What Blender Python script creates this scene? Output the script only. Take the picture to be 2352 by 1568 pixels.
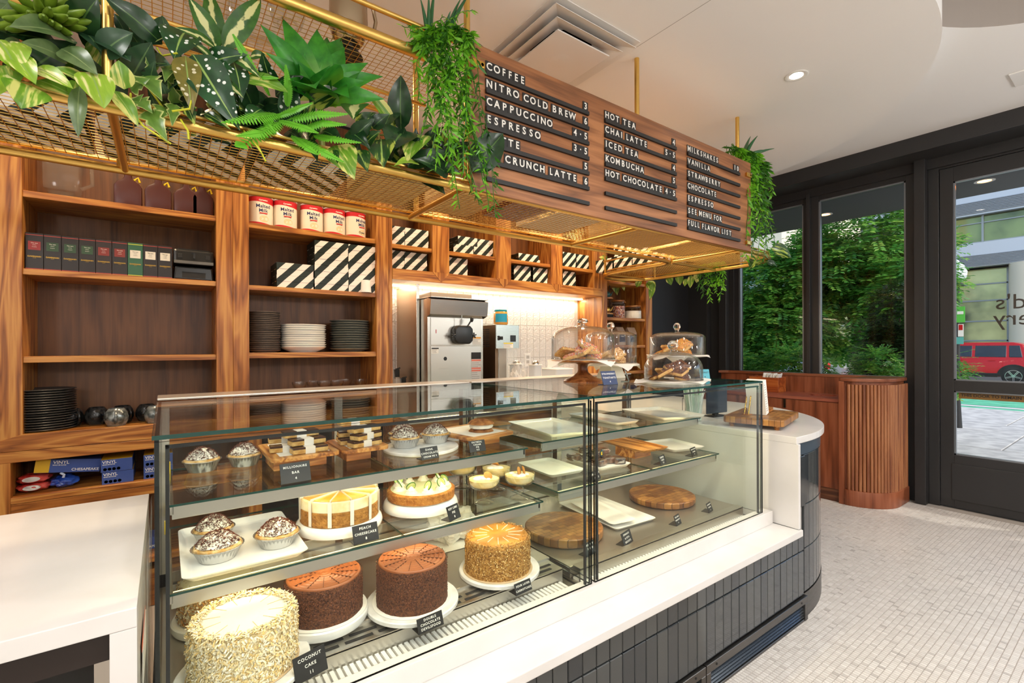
import bpy, bmesh, math, random
from mathutils import Vector, Matrix, noise
R=math.radians; PI=math.pi
for o in list(bpy.data.objects): bpy.data.objects.remove(o)
sc=bpy.context.scene; col=sc.collection
# ---------------- camera
cd=bpy.data.cameras.new('camera'); cam=bpy.data.objects.new('camera',cd); col.objects.link(cam); sc.camera=cam
cd.sensor_width=36.0; cd.lens=36.0*1093.83/2352; cd.clip_start=.02; cd.clip_end=400
cam.location=(0,0,1.40)
YAW,ROLL=0.629975,-0.003512
cam.matrix_world=Matrix.Translation((0,0,1.40))@Matrix.Rotation(-YAW,4,'Z')@Matrix.Rotation(PI/2,4,'X')@Matrix.Rotation(ROLL,4,'Z')
cd.shift_y=(796.365-784)/2352.0
# ---------------- view and light
sc.view_settings.view_transform='Standard'; sc.view_settings.look='None'
sc.view_settings.gamma=1.0; sc.view_settings.use_curve_mapping=False
sc.view_settings.exposure=-0.42
sc.cycles.transparent_max_bounces=40; sc.cycles.max_bounces=10; sc.cycles.glossy_bounces=6
sc.cycles.sample_clamp_indirect=6.0
w=bpy.data.worlds.new('sky'); sc.world=w; w.use_nodes=True
nt=w.node_tree; bg=nt.nodes['Background']
sky=nt.nodes.new('ShaderNodeTexSky'); sky.sky_type='NISHITA'; sky.sun_disc=False
sky.sun_elevation=R(38); sky.sun_rotation=R(200); sky.dust_density=1.5
nt.links.new(sky.outputs[0],bg.inputs[0]); bg.inputs[1].default_value=0.55
def lamp(name,kind,loc,energy,color=(1,1,1),rot=(0,0,0),**k):
    l=bpy.data.lights.new(name,kind); l.energy=energy; l.color=color
    for a,b in k.items(): setattr(l,a,b)
    o=bpy.data.objects.new(name,l); col.objects.link(o); o.location=loc; o.rotation_euler=rot; return o
WARM=(1.0,.74,.46); NEUT=(1.0,.975,.945)
lamp('sun','SUN',(10,-10,12),2.6,(1,.94,.84),(R(48),0,R(35)),angle=R(1.0))
# recessed ceiling downlights of the shop (those above and behind the camera are out of the frame)
for i,(x,y) in enumerate([(0.3,.2),(1.6,.2),(3.0,-.3),(1.0,-1.0),(4.2,.1),(-.9,.3),(-1.2,1.4)]):
    lamp('downlight_lamp','AREA',(x,y,3.02),15,NEUT,(0,0,0),shape='DISK',size=.16,spread=R(150))
for i,(x,y) in enumerate([(-.3,2.75),(.7,2.75),(1.7,2.75),(2.7,2.75),(3.0,2.6)]):
    lamp('aisle_lamp','AREA',(x,y,3.02),16,WARM,(0,0,0),shape='DISK',size=.12,spread=R(140))
lamp('front_fill','AREA',(1.2,-1.6,2.9),25,NEUT,(R(28),0,0),shape='RECTANGLE',size=4.0,size_y=1.0)  # unseen area lamp added as fill for the board, plants and canopy

for x,y in ((-1.6,-1.3),(.6,-1.7),(2.9,-1.5),(4.4,-1.3)):   # unseen point lamps behind the camera, added to fill room and ceiling
    lamp('fill_lamp','POINT',(x,y,2.25),62,NEUT,shadow_soft_size=.16)
# ---------------- materials
def srgb(h):
    if isinstance(h,str):
        h=h.lstrip('#'); c=[int(h[i:i+2],16)/255 for i in (0,2,4)]
    else: c=[v/255 for v in h]
    return tuple((v/12.92 if v<=.04045 else ((v+.055)/1.055)**2.4) for v in c)+(1,)
class NT:
    def __init__(s,name):
        s.m=bpy.data.materials.new(name); s.m.use_nodes=True; s.t=s.m.node_tree; s.n=s.t.nodes
        s.b=s.n['Principled BSDF']; s.out=s.n['Material Output']
    def node(s,typ,**k):
        n=s.n.new('ShaderNode'+typ)
        for a,b in k.items():
            if a.startswith('i_'):
                key=a[2:]; key=int(key) if key.isdigit() else key.replace('_',' ')
                n.inputs[key].default_value=b
            else: setattr(n,a,b)
        return n
    def link(s,a,b): s.t.links.new(a,b)
    def ramp(s,fac,stops,interp='LINEAR'):
        r=s.node('ValToRGB'); r.color_ramp.interpolation=interp; e=r.color_ramp.elements
        while len(e)<len(stops): e.new(.5)
        for q,(p,c) in zip(e,stops): q.position=p; q.color=c
        s.link(fac,r.inputs[0]); return r.outputs[0]
    def bump(s,h,strength=.3,dist=.01):
        b=s.node('Bump'); b.inputs['Strength'].default_value=strength; b.inputs['Distance'].default_value=dist
        s.link(h,b.inputs['Height']); s.link(b.outputs[0],s.b.inputs['Normal'])
def pm(name,c,rough=.5,metal=0,spec=.5,emit=None,es=1,coat=0,trans=0,bump=None,var=None,sss=0):
    t=NT(name); b=t.b; c=srgb(c) if not (isinstance(c,tuple) and len(c)==4) else c
    b.inputs['Base Color'].default_value=c; b.inputs['Roughness'].default_value=rough; b.inputs['Metallic'].default_value=metal
    b.inputs['Specular IOR Level'].default_value=spec; b.inputs['Coat Weight'].default_value=coat
    if emit: b.inputs['Emission Color'].default_value=srgb(emit); b.inputs['Emission Strength'].default_value=es
    if trans: b.inputs['Transmission Weight'].default_value=trans
    if bump or var:
        tc=t.node('TexCoord')
        sca,stg=(bump or (30,.0)); nz=t.node('TexNoise',i_Scale=sca,i_Detail=4.0); t.link(tc.outputs['Object'],nz.inputs['Vector'])
        if bump: t.bump(nz.outputs[0],stg,.01)
        if var:
            a,bb=var[0],var[1]; vs=var[2] if len(var)>2 else sca
            n2=t.node('TexNoise',i_Scale=vs,i_Detail=5.0); t.link(tc.outputs['Object'],n2.inputs['Vector'])
            t.link(t.ramp(n2.outputs[0],[(.38,srgb(a)),(.62,srgb(bb))]),b.inputs['Base Color'])
    return t.m
def wood(name,dark,mid,light,axis='X',scale=1.0,rough=.38,figure=1.0):
    t=NT(name); tc=t.node('TexCoord'); mp=t.node('Mapping'); oi=t.node('ObjectInfo')
    ad=t.node('VectorMath',operation='SCALE'); cb=t.node('CombineXYZ')
    for i in range(3): t.link(oi.outputs['Random'],cb.inputs[i])
    ad.inputs['Scale'].default_value=7.0; t.link(cb.outputs[0],ad.inputs[0])
    av=t.node('VectorMath',operation='ADD'); t.link(tc.outputs['Object'],av.inputs[0]); t.link(ad.outputs[0],av.inputs[1])
    t.link(av.outputs[0],mp.inputs[0])
    s=[9.0*scale]*3; s['XYZ'.index(axis)]=.9*scale; mp.inputs['Scale'].default_value=s
    n1=t.node('TexNoise',i_Scale=1.0,i_Detail=3.0,i_Distortion=.6*figure); t.link(mp.outputs[0],n1.inputs['Vector'])
    wv=t.node('MATH' if False else 'Math',operation='MULTIPLY',i_1=9.0*figure+3); t.link(n1.outputs[0],wv.inputs[0])
    sn=t.node('Math',operation='PINGPONG',i_1=1.0); t.link(wv.outputs[0],sn.inputs[0])
    m2=t.node('Mapping'); s2=[110*scale]*3; s2['XYZ'.index(axis)]=2.5*scale; m2.inputs['Scale'].default_value=s2
    t.link(av.outputs[0],m2.inputs[0]); n2=t.node('TexNoise',i_Scale=1.0,i_Detail=2.0); t.link(m2.outputs[0],n2.inputs['Vector'])
    mx=t.node('Math',operation='MULTIPLY_ADD',i_1=.55,i_2=0.0); t.link(sn.outputs[0],mx.inputs[0]); 
    m3=t.node('Math',operation='MULTIPLY',i_1=.55); t.link(n2.outputs[0],m3.inputs[0]); t.link(m3.outputs[0],mx.inputs[2])
    t.link(t.ramp(mx.outputs[0],[(.18,srgb(dark)),(.5,srgb(mid)),(.82,srgb(light))]),t.b.inputs['Base Color'])
    t.b.inputs['Roughness'].default_value=rough; t.bump(n2.outputs[0],.05,.004)
    return t.m
def thin(name,tint=(1,1,1,1),power=4.5,base=.012,top=.85,rough=0.0):
    """clear sheet: lets light through, mirrors at grazing angles"""
    t=NT(name); t.n.remove(t.b)
    tr=t.node('BsdfTransparent'); tr.inputs[0].default_value=tint
    gl=t.node('BsdfGlossy'); gl.inputs['Roughness'].default_value=rough
    lw=t.node('LayerWeight',i_Blend=.5); pw=t.node('Math',operation='POWER',i_1=power); t.link(lw.outputs['Facing'],pw.inputs[0])
    ma=t.node('Math',operation='MULTIPLY_ADD',i_1=top,i_2=base); t.link(pw.outputs[0],ma.inputs[0])
    mx=t.node('MixShader'); t.link(ma.outputs[0],mx.inputs[0]); t.link(tr.outputs[0],mx.inputs[1]); t.link(gl.outputs[0],mx.inputs[2])
    t.link(mx.outputs[0],t.out.inputs[0]); return t.m
def film(name,c,alpha,rough=.15):
    """cloudy plastic: part clear, part diffuse and glossy"""
    t=NT(name); t.b.inputs['Base Color'].default_value=srgb(c); t.b.inputs['Roughness'].default_value=rough
    t.b.inputs['Alpha'].default_value=alpha; return t.m
def brushed(name,c,axis='X',rough=.25):
    t=NT(name); b=t.b; b.inputs['Base Color'].default_value=srgb(c); b.inputs['Metallic'].default_value=1
    tc=t.node('TexCoord'); mp=t.node('Mapping'); s=[260.0]*3; s['XYZ'.index(axis)]=1.5; mp.inputs['Scale'].default_value=s
    t.link(tc.outputs['Object'],mp.inputs[0]); n=t.node('TexNoise',i_Scale=1.0,i_Detail=2.0); t.link(mp.outputs[0],n.inputs['Vector'])
    mr=t.node('MapRange',i_3=rough*.75,i_4=rough*1.35); t.link(n.outputs[0],mr.inputs[0]); t.link(mr.outputs[0],b.inputs['Roughness'])
    return t.m
M={}
M['walnut_z']=wood('walnut_upright','#6f3d15','#a3632a','#c48a44','Z',1.0)
M['walnut_x']=wood('walnut_level','#6f3d15','#a3632a','#c48a44','X',1.0)
M['walnut_y']=wood('walnut_deep','#6f3d15','#a3632a','#c48a44','Y',1.0)
M['walnut_back_shade']=wood('walnut_shade','#513017','#6b4222','#7d502b','Z',1.3,.42,.35)  # darkened copy of the walnut: shade on the shelf backs put into the colour
M['walnut_board']=wood('walnut_sign','#6b4226','#935d37','#b0764a','X',.9,.4,.6)
M['walnut_red']=wood('walnut_red','#5f301b','#834629','#975739','Z',1.0,.35,.3)
M['acacia']=wood('acacia','#6e3d17','#a96a2f','#d19a55','X',1.4,.35)
M['acacia_y']=wood('acacia_y','#6e3d17','#a96a2f','#d19a55','Y',1.4,.35)
M['quartz']=pm('quartz','#dedad5',.2,0,.5,var=('#dbd7d2','#e2deda',4))
M['steel']=brushed('brushed_steel','#c9c5bd','X',.3)
M['steel_z']=brushed('brushed_steel_upright','#c9c5bd','Z',.22)
M['steel_dark']=brushed('dark_steel','#6d6a66','X',.35)
M['chrome']=pm('chrome','#dedbd6',.08,1)
M['brass']=pm('brushed_brass','#e3bb68',.34,1,bump=(90,.03))
M['brass_bright']=pm('polished_brass','#d9ac52',.15,1)
M['black']=pm('black_paint','#232322',.42)
M['frame']=pm('charcoal_frame','#2b2a2a',.38,bump=(400,.04))
M['plastic_black']=pm('black_plastic','#161616',.3)
M['matte_black']=pm('matte_black','#1b1a1a',.7)
M['white']=pm('white_paint','#f3f1ee',.75,bump=(60,.03))
M['white_gloss']=pm('white_gloss','#f0eee9',.25)
M['cream']=pm('cream_ceramic','#efe9da',.3)
M['porcelain']=pm('white_porcelain','#f1efea',.15,coat=.3)
M['marble']=pm('white_marble','#e9e7e3',.2,var=('#d3d1cf','#f0eeea',14))
M['glass']=thin('clear_glass',(.955,.98,.968,1))
M['glass_dark']=thin('window_glass',(.97,.98,.98,1),4.5,.012,.7)
M['glass_clear']=thin('blown_glass',(.985,.985,.98,1),2.6,.03,.75)
M['glass_edge']=pm('glass_edge','#0d3b33',.08,0,.6)
M['glass_edge_dark']=pm('glass_seam','#101514',.15)
M['led']=pm('led_strip','#fff2dc',.5,emit='#ffe2b4',es=9)
M['red']=pm('red','#c5161c',.4); M['blue']=pm('blue','#2c4ba0',.4); M['teal']=pm('teal','#1996a8',.4)
M['yellow']=pm('yellow','#e8c41c',.45); M['paper']=pm('paper','#f3efe6',.85,bump=(40,.1))
M['ink']=pm('ink','#1d1d22',.6); M['letter']=pm('letter_white','#ece8e0',.55,emit=None)

# ---------------- mesh tools
class MB:
    def __init__(s): s.v=[]; s.f=[]; s.mi=[]
    def add(s,vs,fs,mi=0):
        n=len(s.v); s.v+= [tuple(p) for p in vs]
        for f in fs: s.f.append([n+i for i in f]); s.mi.append(mi)
        return s
    def box(s,x0,x1,y0,y1,z0,z1,mi=0,T=None):
        vs=[(x,y,z) for z in (z0,z1) for y in (y0,y1) for x in (x0,x1)]
        if T: vs=[T@Vector(p) for p in vs]
        return s.add(vs,[(0,2,3,1),(4,5,7,6),(0,1,5,4),(2,6,7,3),(0,4,6,2),(1,3,7,5)],mi)
    def prism(s,poly,h0,h1,axis='Z',mi=0,T=None,cap=True):
        n=len(poly); P={'Z':lambda a,b,h:(a,b,h),'Y':lambda a,b,h:(a,h,b),'X':lambda a,b,h:(h,a,b)}[axis]
        vs=[P(a,b,h0) for a,b in poly]+[P(a,b,h1) for a,b in poly]
        if T: vs=[T@Vector(p) for p in vs]
        fs=[(i,(i+1)%n,n+(i+1)%n,n+i) for i in range(n)]
        if cap: fs+=[tuple(range(n-1,-1,-1)),tuple(range(n,2*n))]
        return s.add(vs,fs,mi)
    def lathe(s,prof,c=(0,0,0),n=32,mi=0,T=None,flute=0,nf=0,close=False):
        vs=[];fs=[];m=len(prof); ax=[(None if (p[0]>1e-5 or close) else True) for p in prof]; idx=[[0]*m for _ in range(n)]
        for k,(r,z) in enumerate(prof):
            if ax[k]:
                vs.append((c[0],c[1],c[2]+z))
                for i in range(n): idx[i][k]=len(vs)-1
            else:
                for i in range(n):
                    a=2*PI*i/n; rr=r*(1+(flute*math.cos(nf*a) if flute else 0)); vs.append((c[0]+rr*math.cos(a),c[1]+rr*math.sin(a),c[2]+z)); idx[i][k]=len(vs)-1
        for i in range(n):
            j=(i+1)%n
            for k in range(m-1):
                q=[idx[i][k],idx[j][k],idx[j][k+1],idx[i][k+1]]; u=[]
                for e in q:
                    if e not in u: u.append(e)
                if len(u)>2: fs.append(tuple(u))
            if close: fs.append((idx[i][m-1],idx[j][m-1],idx[j][0],idx[i][0]))
        if T: vs=[T@Vector(p) for p in vs]
        if not close:
            if not ax[0]: fs.append(tuple(idx[i][0] for i in range(n-1,-1,-1)))
            if not ax[-1]: fs.append(tuple(idx[i][m-1] for i in range(n)))
        return s.add(vs,fs,mi)
    def tube(s,path,r,n=8,mi=0,closed=False,cap=True):
        P=[Vector(p) for p in path]; m=len(P); vs=[];fs=[]; rs=r if isinstance(r,(list,tuple)) else [r]*m
        t0=(P[1]-P[0]).normalized(); up=Vector((0,0,1)) if abs(t0.z)<.95 else Vector((1,0,0))
        prev=None
        for i in range(m):
            if closed: t=(P[(i+1)%m]-P[i-1])
            else: t=P[min(i+1,m-1)]-P[max(i-1,0)]
            t.normalize()
            a=(up if prev is None else prev); u=a-t*a.dot(t)
            if u.length<1e-6: u=t.orthogonal()
            u.normalize(); prev=u; w_=t.cross(u)
            for k in range(n):
                q=2*PI*k/n; vs.append(P[i]+(u*math.cos(q)+w_*math.sin(q))*rs[i])
        for i in range(m if closed else m-1):
            j=(i+1)%m
            for k in range(n): fs.append((i*n+k,i*n+(k+1)%n,j*n+(k+1)%n,j*n+k))
        if cap and not closed: fs+=[tuple(range(n-1,-1,-1)),tuple((m-1)*n+k for k in range(n))]
        return s.add(vs,fs,mi)
    def rod(s,a,b,r,n=10,mi=0,r2=None): return s.tube([a,b],[r,r if r2 is None else r2],n,mi)
    def ball(s,c,r,n=16,m=10,mi=0,T=None,sz=1):
        return s.lathe([(max(1e-6,r*math.sin(PI*k/m)),-r*sz*math.cos(PI*k/m)) for k in range(m+1)],c,n,mi,T)
    def quad(s,a,b,c,d,mi=0): return s.add([a,b,c,d],[(0,1,2,3)],mi)
    def rbox(s,x0,x1,y0,y1,z0,z1,r,n=4,mi=0,T=None):
        poly=[]
        for cx,cy,a0 in ((x1-r,y1-r,0),(x0+r,y1-r,90),(x0+r,y0+r,180),(x1-r,y0+r,270)):
            for k in range(n+1):
                a=R(a0+90*k/n); poly.append((cx+r*math.cos(a),cy+r*math.sin(a)))
        return s.prism(poly,z0,z1,'Z',mi,T)
    def build(s,name,mats,parent=None,smooth=False,bevel=0,world=True,seg=2,recalc=True,**tags):
        if not isinstance(mats,(list,tuple)): mats=[mats]
        me=bpy.data.meshes.new(name); off=Vector((0,0,0))
        if world and parent is not None:
            p=parent
            while p is not None: off+=p.location; p=p.parent
        me.from_pydata([Vector(p)-off for p in s.v] if off.length else s.v,[],s.f)
        for m_ in mats: me.materials.append(M[m_] if isinstance(m_,str) else m_)
        if len(mats)>1: me.polygons.foreach_set('material_index',s.mi)
        if recalc or bevel:
            bm=bmesh.new(); bm.from_mesh(me)
            if recalc: bmesh.ops.recalc_face_normals(bm,faces=bm.faces)
            if bevel:
                es=[e for e in bm.edges if len(e.link_faces)==2 and e.calc_face_angle(0)>.6]
                bmesh.ops.bevel(bm,geom=es,offset=bevel,segments=seg,profile=.6,affect='EDGES',clamp_overlap=True)
            bm.to_mesh(me); bm.free()
        if smooth:
            me.polygons.foreach_set('use_smooth',[True]*len(me.polygons))
            try: me.set_sharp_from_angle(angle=R(smooth if smooth is not True else 40))
            except Exception: pass
        o=bpy.data.objects.new(name,me); col.objects.link(o)
        if parent is not None: o.parent=parent
        for k,v in tags.items(): o[k]=v
        return o
def thing(name,label,cat,loc=(0,0,0),rz=0,group=None):
    o=bpy.data.objects.new(name,None); col.objects.link(o); o.location=loc; o.rotation_euler=(0,0,rz); o.empty_display_size=.05
    o['label']=label; o['category']=cat
    if group: o['group']=group
    return o
def tag(o,label,cat,group=None):
    o['label']=label; o['category']=cat
    if group: o['group']=group
    return o
def dup(root,loc,rz=None,label=None,group=None):
    def cp(o,par):
        c=o.copy(); col.objects.link(c); c.parent=par
        for ch in [q for q in o.children]: cp(ch,c)
        return c
    c=cp(root,None); c.location=loc
    if rz is not None: c.rotation_euler=(0,0,rz)
    if label: c['label']=label
    if group: c['group']=group
    return c
def struct(o): o['kind']='structure'; return o
_fonts={}
def text(body,size,T,mat,name,parent,depth=.0006,align='CENTER',font=None,space=1.0,bold=0):
    cu=bpy.data.curves.new('t','FONT'); cu.body=body; cu.size=size; cu.align_x=align; cu.align_y='CENTER'; cu.extrude=depth; cu.space_character=space; cu.resolution_u=3
    cu.offset=bold
    ob=bpy.data.objects.new('t',cu); col.objects.link(ob)
    dg=bpy.context.evaluated_depsgraph_get(); me=bpy.data.meshes.new_from_object(ob.evaluated_get(dg)); bpy.data.objects.remove(ob); bpy.data.curves.remove(cu)
    me.transform(T); me.materials.clear(); me.materials.append(M[mat] if isinstance(mat,str) else mat)
    o=bpy.data.objects.new(name,me); col.objects.link(o); o.parent=parent
    if parent is not None:
        off=Vector((0,0,0)); p=parent
        while p is not None: off+=p.location; p=p.parent
        me.transform(Matrix.Translation(-off))
    return o
def frame(o,xd,up):
    """matrix whose local x runs along xd, local y along up, at o"""
    x=Vector(xd).normalized(); u=Vector(up); z=x.cross(u).normalized(); y=z.cross(x)
    m_=Matrix((x,y,z)).transposed().to_4x4(); m_.translation=Vector(o); return m_
rnd=random.Random(7)

# ================= SETTING
def floor_build():
    b=MB(); b.box(-3.2,5.62,-3.6,3.62,-.08,-.003)
    fl=struct(b.build('floor',pm('grout','#a79d93',.8)))
    tm=NT('floor_tile'); at=tm.node('Attribute',attribute_name='shade'); tm.link(tm.ramp(at.outputs['Fac'],[(0,srgb('#b5aea8')),(.25,srgb('#cdc6bf')),(.7,srgb('#d9d3cc')),(1,srgb('#e6e1db'))]),tm.b.inputs['Base Color'])
    tm.b.inputs['Roughness'].default_value=.3; M['floor_tile']=tm.m
    PX,PY,G=.0172,.0254,.0022
    cells=[]
    x=1.4
    def inside(px,py):   # keep out of counter, case base and stand
        if py>1.09 and px<2.66: return False
        if px<2.66+ .35 and py>1.09+ max(0,(px-2.66))*1.2: return False
        return True
    i=0
    while x<5.36:
        y=-1.2; 
        while y<1.95:
            # visible wedge of the floor only
            dx,dy=x,y
            u=(dx*math.cos(YAW)-dy*math.sin(YAW))/(dx*math.sin(YAW)+dy*math.cos(YAW)) if (dx*math.sin(YAW)+dy*math.cos(YAW))>.3 else 9
            dep=dx*math.sin(YAW)+dy*math.cos(YAW)
            if .35<u<1.14 and dep>1.85 and inside(x,y): cells.append((dep,x,y))
            y+=PY
        x+=PX; i+=1
    cells.sort()
    vis=[c for c in cells if abs(c[0])>0 and (1.4/c[0])*1093.83+796<1590]
    rs=random.Random(3)
    def tile(b,x,y):
        a,c=(PX-G)/2,(PY-G)/2; e=.0006
        b.add([(x-a,y-c,-.003),(x+a,y-c,-.003),(x+a,y+c,-.003),(x-a,y+c,-.003),(x-a+e,y-c+e,.0),(x+a-e,y-c+e,.0),(x+a-e,y+c-e,.0),(x-a+e,y+c-e,.0)],
              [(4,5,6,7),(0,1,5,4),(1,2,6,5),(2,3,7,6),(3,0,4,7)])
    def shade(me,vals,per):
        a=me.attributes.new('shade','FLOAT','FACE'); a.data.foreach_set('value',[v for v in vals for _ in range(per)])
    def val(): 
        r=rs.random(); return rs.uniform(0,.3) if r<.06 else (rs.uniform(.9,1) if r<.05 else rs.uniform(.35,.85))
    protos=[]
    for k in range(12):
        b=MB(); tile(b,0,0); o=b.build('tile','floor_tile',None,recalc=False); shade(o.data,[val()],5); protos.append(o.data); bpy.data.objects.remove(o)
    for c in vis[:300]:
        o=bpy.data.objects.new('tile',rs.choice(protos)); col.objects.link(o); o.location=(c[1],c[2],0); o.parent=fl
    b=MB(); vs=[]
    for c in vis[300:]: tile(b,c[1],c[2]); vs.append(val())
    o=b.build('mosaic_tiles','floor_tile',fl,recalc=False); shade(o.data,vs,5); o['kind']='stuff'
floor_build()
# walls
WB,XD=3.56,5.5
b=MB(); b.box(-3.2,5.9,WB,WB+.1,0,3.3); wb=struct(b.build('wall_back',pm('wall_black','#1d1c1e',.55)))
b=MB(); b.box(-3.3,-3.2,-3.6,3.7,0,3.3); struct(b.build('wall_left','white'))
b=MB(); b.box(-3.3,5.6,-3.7,-3.6,0,3.3); struct(b.build('wall_front','white'))
# ceiling: upper plane with a round recess, lower plane with a rounded end
def disc_pts(cx,cy,r,a0,a1,n): return [(cx+r*math.cos(R(a0+(a1-a0)*k/n)),cy+r*math.sin(R(a0+(a1-a0)*k/n))) for k in range(n+1)]
low=[(-3.2,3.6),(-3.2,.633)]+disc_pts(2.861,2.431,1.798,-90,0,48)+[(4.659,3.6)]
b=MB(); b.prism(low,3.03,3.175); ceil=struct(b.build('ceiling','white'))
b=MB(); hc=(2.99,-.21,1.064); out_=[(-3.2,-3.6),(5.16,-3.6),(5.16,3.6),(-3.2,3.6)]
ring=disc_pts(hc[0],hc[1],hc[2],0,360,72)[:-1]
# square-with-hole as quads: project ring to the rectangle border
n=len(ring); vs=[];fs=[]
for (x,y) in ring:
    dx,dy=x-hc[0],y-hc[1]; t=min(((5.16-hc[0])/dx if dx>1e-6 else 9e9),((-3.2-hc[0])/dx if dx<-1e-6 else 9e9),((3.6-hc[1])/dy if dy>1e-6 else 9e9),((-3.6-hc[1])/dy if dy<-1e-6 else 9e9))
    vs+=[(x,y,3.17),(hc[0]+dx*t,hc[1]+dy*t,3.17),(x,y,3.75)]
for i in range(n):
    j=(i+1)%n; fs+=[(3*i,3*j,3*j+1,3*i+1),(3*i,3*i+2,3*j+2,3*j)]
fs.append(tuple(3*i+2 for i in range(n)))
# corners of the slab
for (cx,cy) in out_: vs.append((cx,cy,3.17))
b.add(vs,fs); up=struct(b.build('ceiling_upper','white',recalc=False)); up.data.materials.append(pm('recess_shade','#a59c94',.8)); up.data.polygons.foreach_set('material_index',[1 if (k%2==1 and k<2*n) or k==2*n else 0 for k in range(len(up.data.polygons))]);  # shade inside the recess is put into its grey colour
b=MB(); 
for (cx,cy) in out_:
    sx,sy=(1 if cx>0 else -1),(1 if cy>0 else -1); b.box(min(cx,cx-sx*1.3),max(cx,cx-sx*1.3),min(cy,cy-sy*.5),max(cy,cy-sy*.5),3.172,3.2)
b.build('ceiling_corner','white',up)
b=MB(); b.box(-3.4,5.7,-3.8,3.8,3.8,3.86); struct(b.build('ceiling_slab','white'))
# ---- storefront: bulkhead, posts, frames, panes
b=MB(); b.box(5.145,5.62,-3.6,3.6,3.035,3.29); b.box(5.60,5.66,-3.6,3.6,2.95,3.3)
struct(b.build('trim_1','frame',bevel=.006))
b=MB(); b.box(5.44,5.60,-3.6,3.6,2.95,3.045); struct(b.build('trim_2','frame'))
def post(name,x0,x1,y0,y1): 
    b=MB(); b.box(x0,x1,y0,y1,0,3.05); return struct(b.build(name,'frame',bevel=.004))
post('trim_3',5.385,5.60,1.238,1.316)
post('trim_4',5.47,5.60,1.163,1.238)
def rail(b,y0,y1,z0,z1,x0=5.47,x1=5.56): b.box(x0,x1,y0,y1,z0,z1)
def window(name,y0,y1,lites,fr,z1=2.985):
    """y0<y1 outer frame; lites = list of (z0,z1) clear openings"""
    w_=bpy.data.objects.new(name,None); col.objects.link(w_); w_.location=(5.5,(y0+y1)/2,0); struct(w_)
    b=MB(); rail(b,y0,y0+fr,0,z1); rail(b,y1-fr,y1,0,z1)
    zs=[0]+[z for l in sorted(lites) for z in l]+[z1]
    for k in range(0,len(zs),2): rail(b,y0+fr,y1-fr,zs[k],zs[k+1])
    b.build('window_frame','frame',w_,bevel=.003)
    for (a,c) in lites:
        b=MB(); b.box(5.505,5.517,y0+fr,y1-fr,a,c); b.build('pane',['glass_dark'],w_)
        b=MB(); t=.014
        for q in ((y0+fr,y0+fr+t,a,c),(y1-fr-t,y1-fr,a,c),(y0+fr,y1-fr,a,a+t),(y0+fr,y1-fr,c-t,c)): b.box(5.478,5.504,q[0],q[1],q[2],q[3])
        b.build('glazing_bead',pm('bead_metal','#8b9096',.3,.6),w_)
    return w_
w1=window('window_1',2.205,3.01,[(1.101,2.905)],.052)
w2=window('window_2',1.316,2.19,[(1.101,2.905),(.466,1.001)],.078)
b=MB(); b.box(5.43,5.56,2.18,2.215,0,2.985); struct(b.build('trim_5','frame',bevel=.003))
for k,(y0,y1,x0) in enumerate([(3.01,3.07,5.45),(3.07,3.16,5.38),(3.16,3.30,5.44),(3.30,3.56,5.36)]):
    post('trim_%d'%(6+k),x0,5.60,y0,y1)
# door
d=bpy.data.objects.new('door_1',None); col.objects.link(d); d.location=(5.5,.55,0); struct(d)
b=MB(); rail(b,1.069,1.158,.012,2.93); rail(b,.02,.108,.012,2.93)
for z0,z1 in ((.012,.461),(1.009,1.099),(2.805,2.93)): rail(b,.108,1.069,z0,z1)
b.build('door_leaf','frame',d,bevel=.003)
b=MB(); b.box(5.462,5.472,.112,1.085,.078,.388); b.build('kick_panel','frame',d,bevel=.004)
for a,c in ((.461,1.009),(1.099,2.805)):
    b=MB(); b.box(5.505,5.517,.108,1.069,a,c); b.build('pane','glass_dark',d)
    b=MB(); t=.012
    for q in ((.108,.108+t,a,c),(1.069-t,1.069,a,c),(.108,1.069,a,a+t),(.108,1.069,c-t,c)): b.box(5.478,5.504,q[0],q[1],q[2],q[3])
    b.build('glazing_bead',bpy.data.materials['bead_metal'],d)
b=MB(); rail(b,-.06,.02,0,3.0); rail(b,-.06,1.163,2.935,3.0)
struct(b.build('trim_10','frame',bevel=.003))
b=MB(); rail(b,-3.6,-.06,0,.4); rail(b,-3.6,-.06,2.9,3.0)
for y in (-.95,-1.9,-2.8,-3.6): rail(b,y,y+.09,.4,2.9)
struct(b.build('trim_11','frame'))
b=MB(); b.box(5.505,5.515,-3.5,-.06,.4,2.9); struct(b.build('window_3','glass_dark'))
# lettering on the door glass: reads right from the street
TT=lambda y,z,x: frame((x,y,z),(0,1,0),(0,0,1))
text("Bakery",.15,frame((5.52,.74-.30,1.655),(0,-1,0),(0,0,1))@Matrix.Diagonal((-1,1,1,1)),'ink','lettering',d,.0004,'CENTER') if False else None

# ================= OUTSIDE THE WINDOWS
b=MB(); b.box(5.66,14.70,-9,22,-.16,-.035); gs=struct(b.build('sidewalk_ground',pm('joint_grey','#6f6c69',.9)))
sm=pm('sidewalk_concrete','#b9b5af',.85,bump=(60,.25),var=('#a9a5a0','#c6c2bb',5)); M['concrete']=sm
ys=-6
xs=[5.66,7.05,9.12,11.98,14.69]
for i in range(4):
    y=-2.9+.35*i
    while y<12:
        b=MB(); b.box(xs[i]+.008,xs[i+1]-.008,y+.008,y+1.75-.008,-.05,-.02+.001*((i+int(y*3))%3)); b.build('slab','concrete',gs,bevel=.006,seg=1); y+=1.75
b=MB(); b.box(14.69,14.86,-9,22,-.2,-.02); struct(b.build('kerb','concrete',bevel=.01))
b=MB(); b.box(14.86,70,-40,60,-.3,-.15); rd=struct(b.build('road',pm('asphalt','#5a5a5c',.85,bump=(80,.2))))
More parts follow.
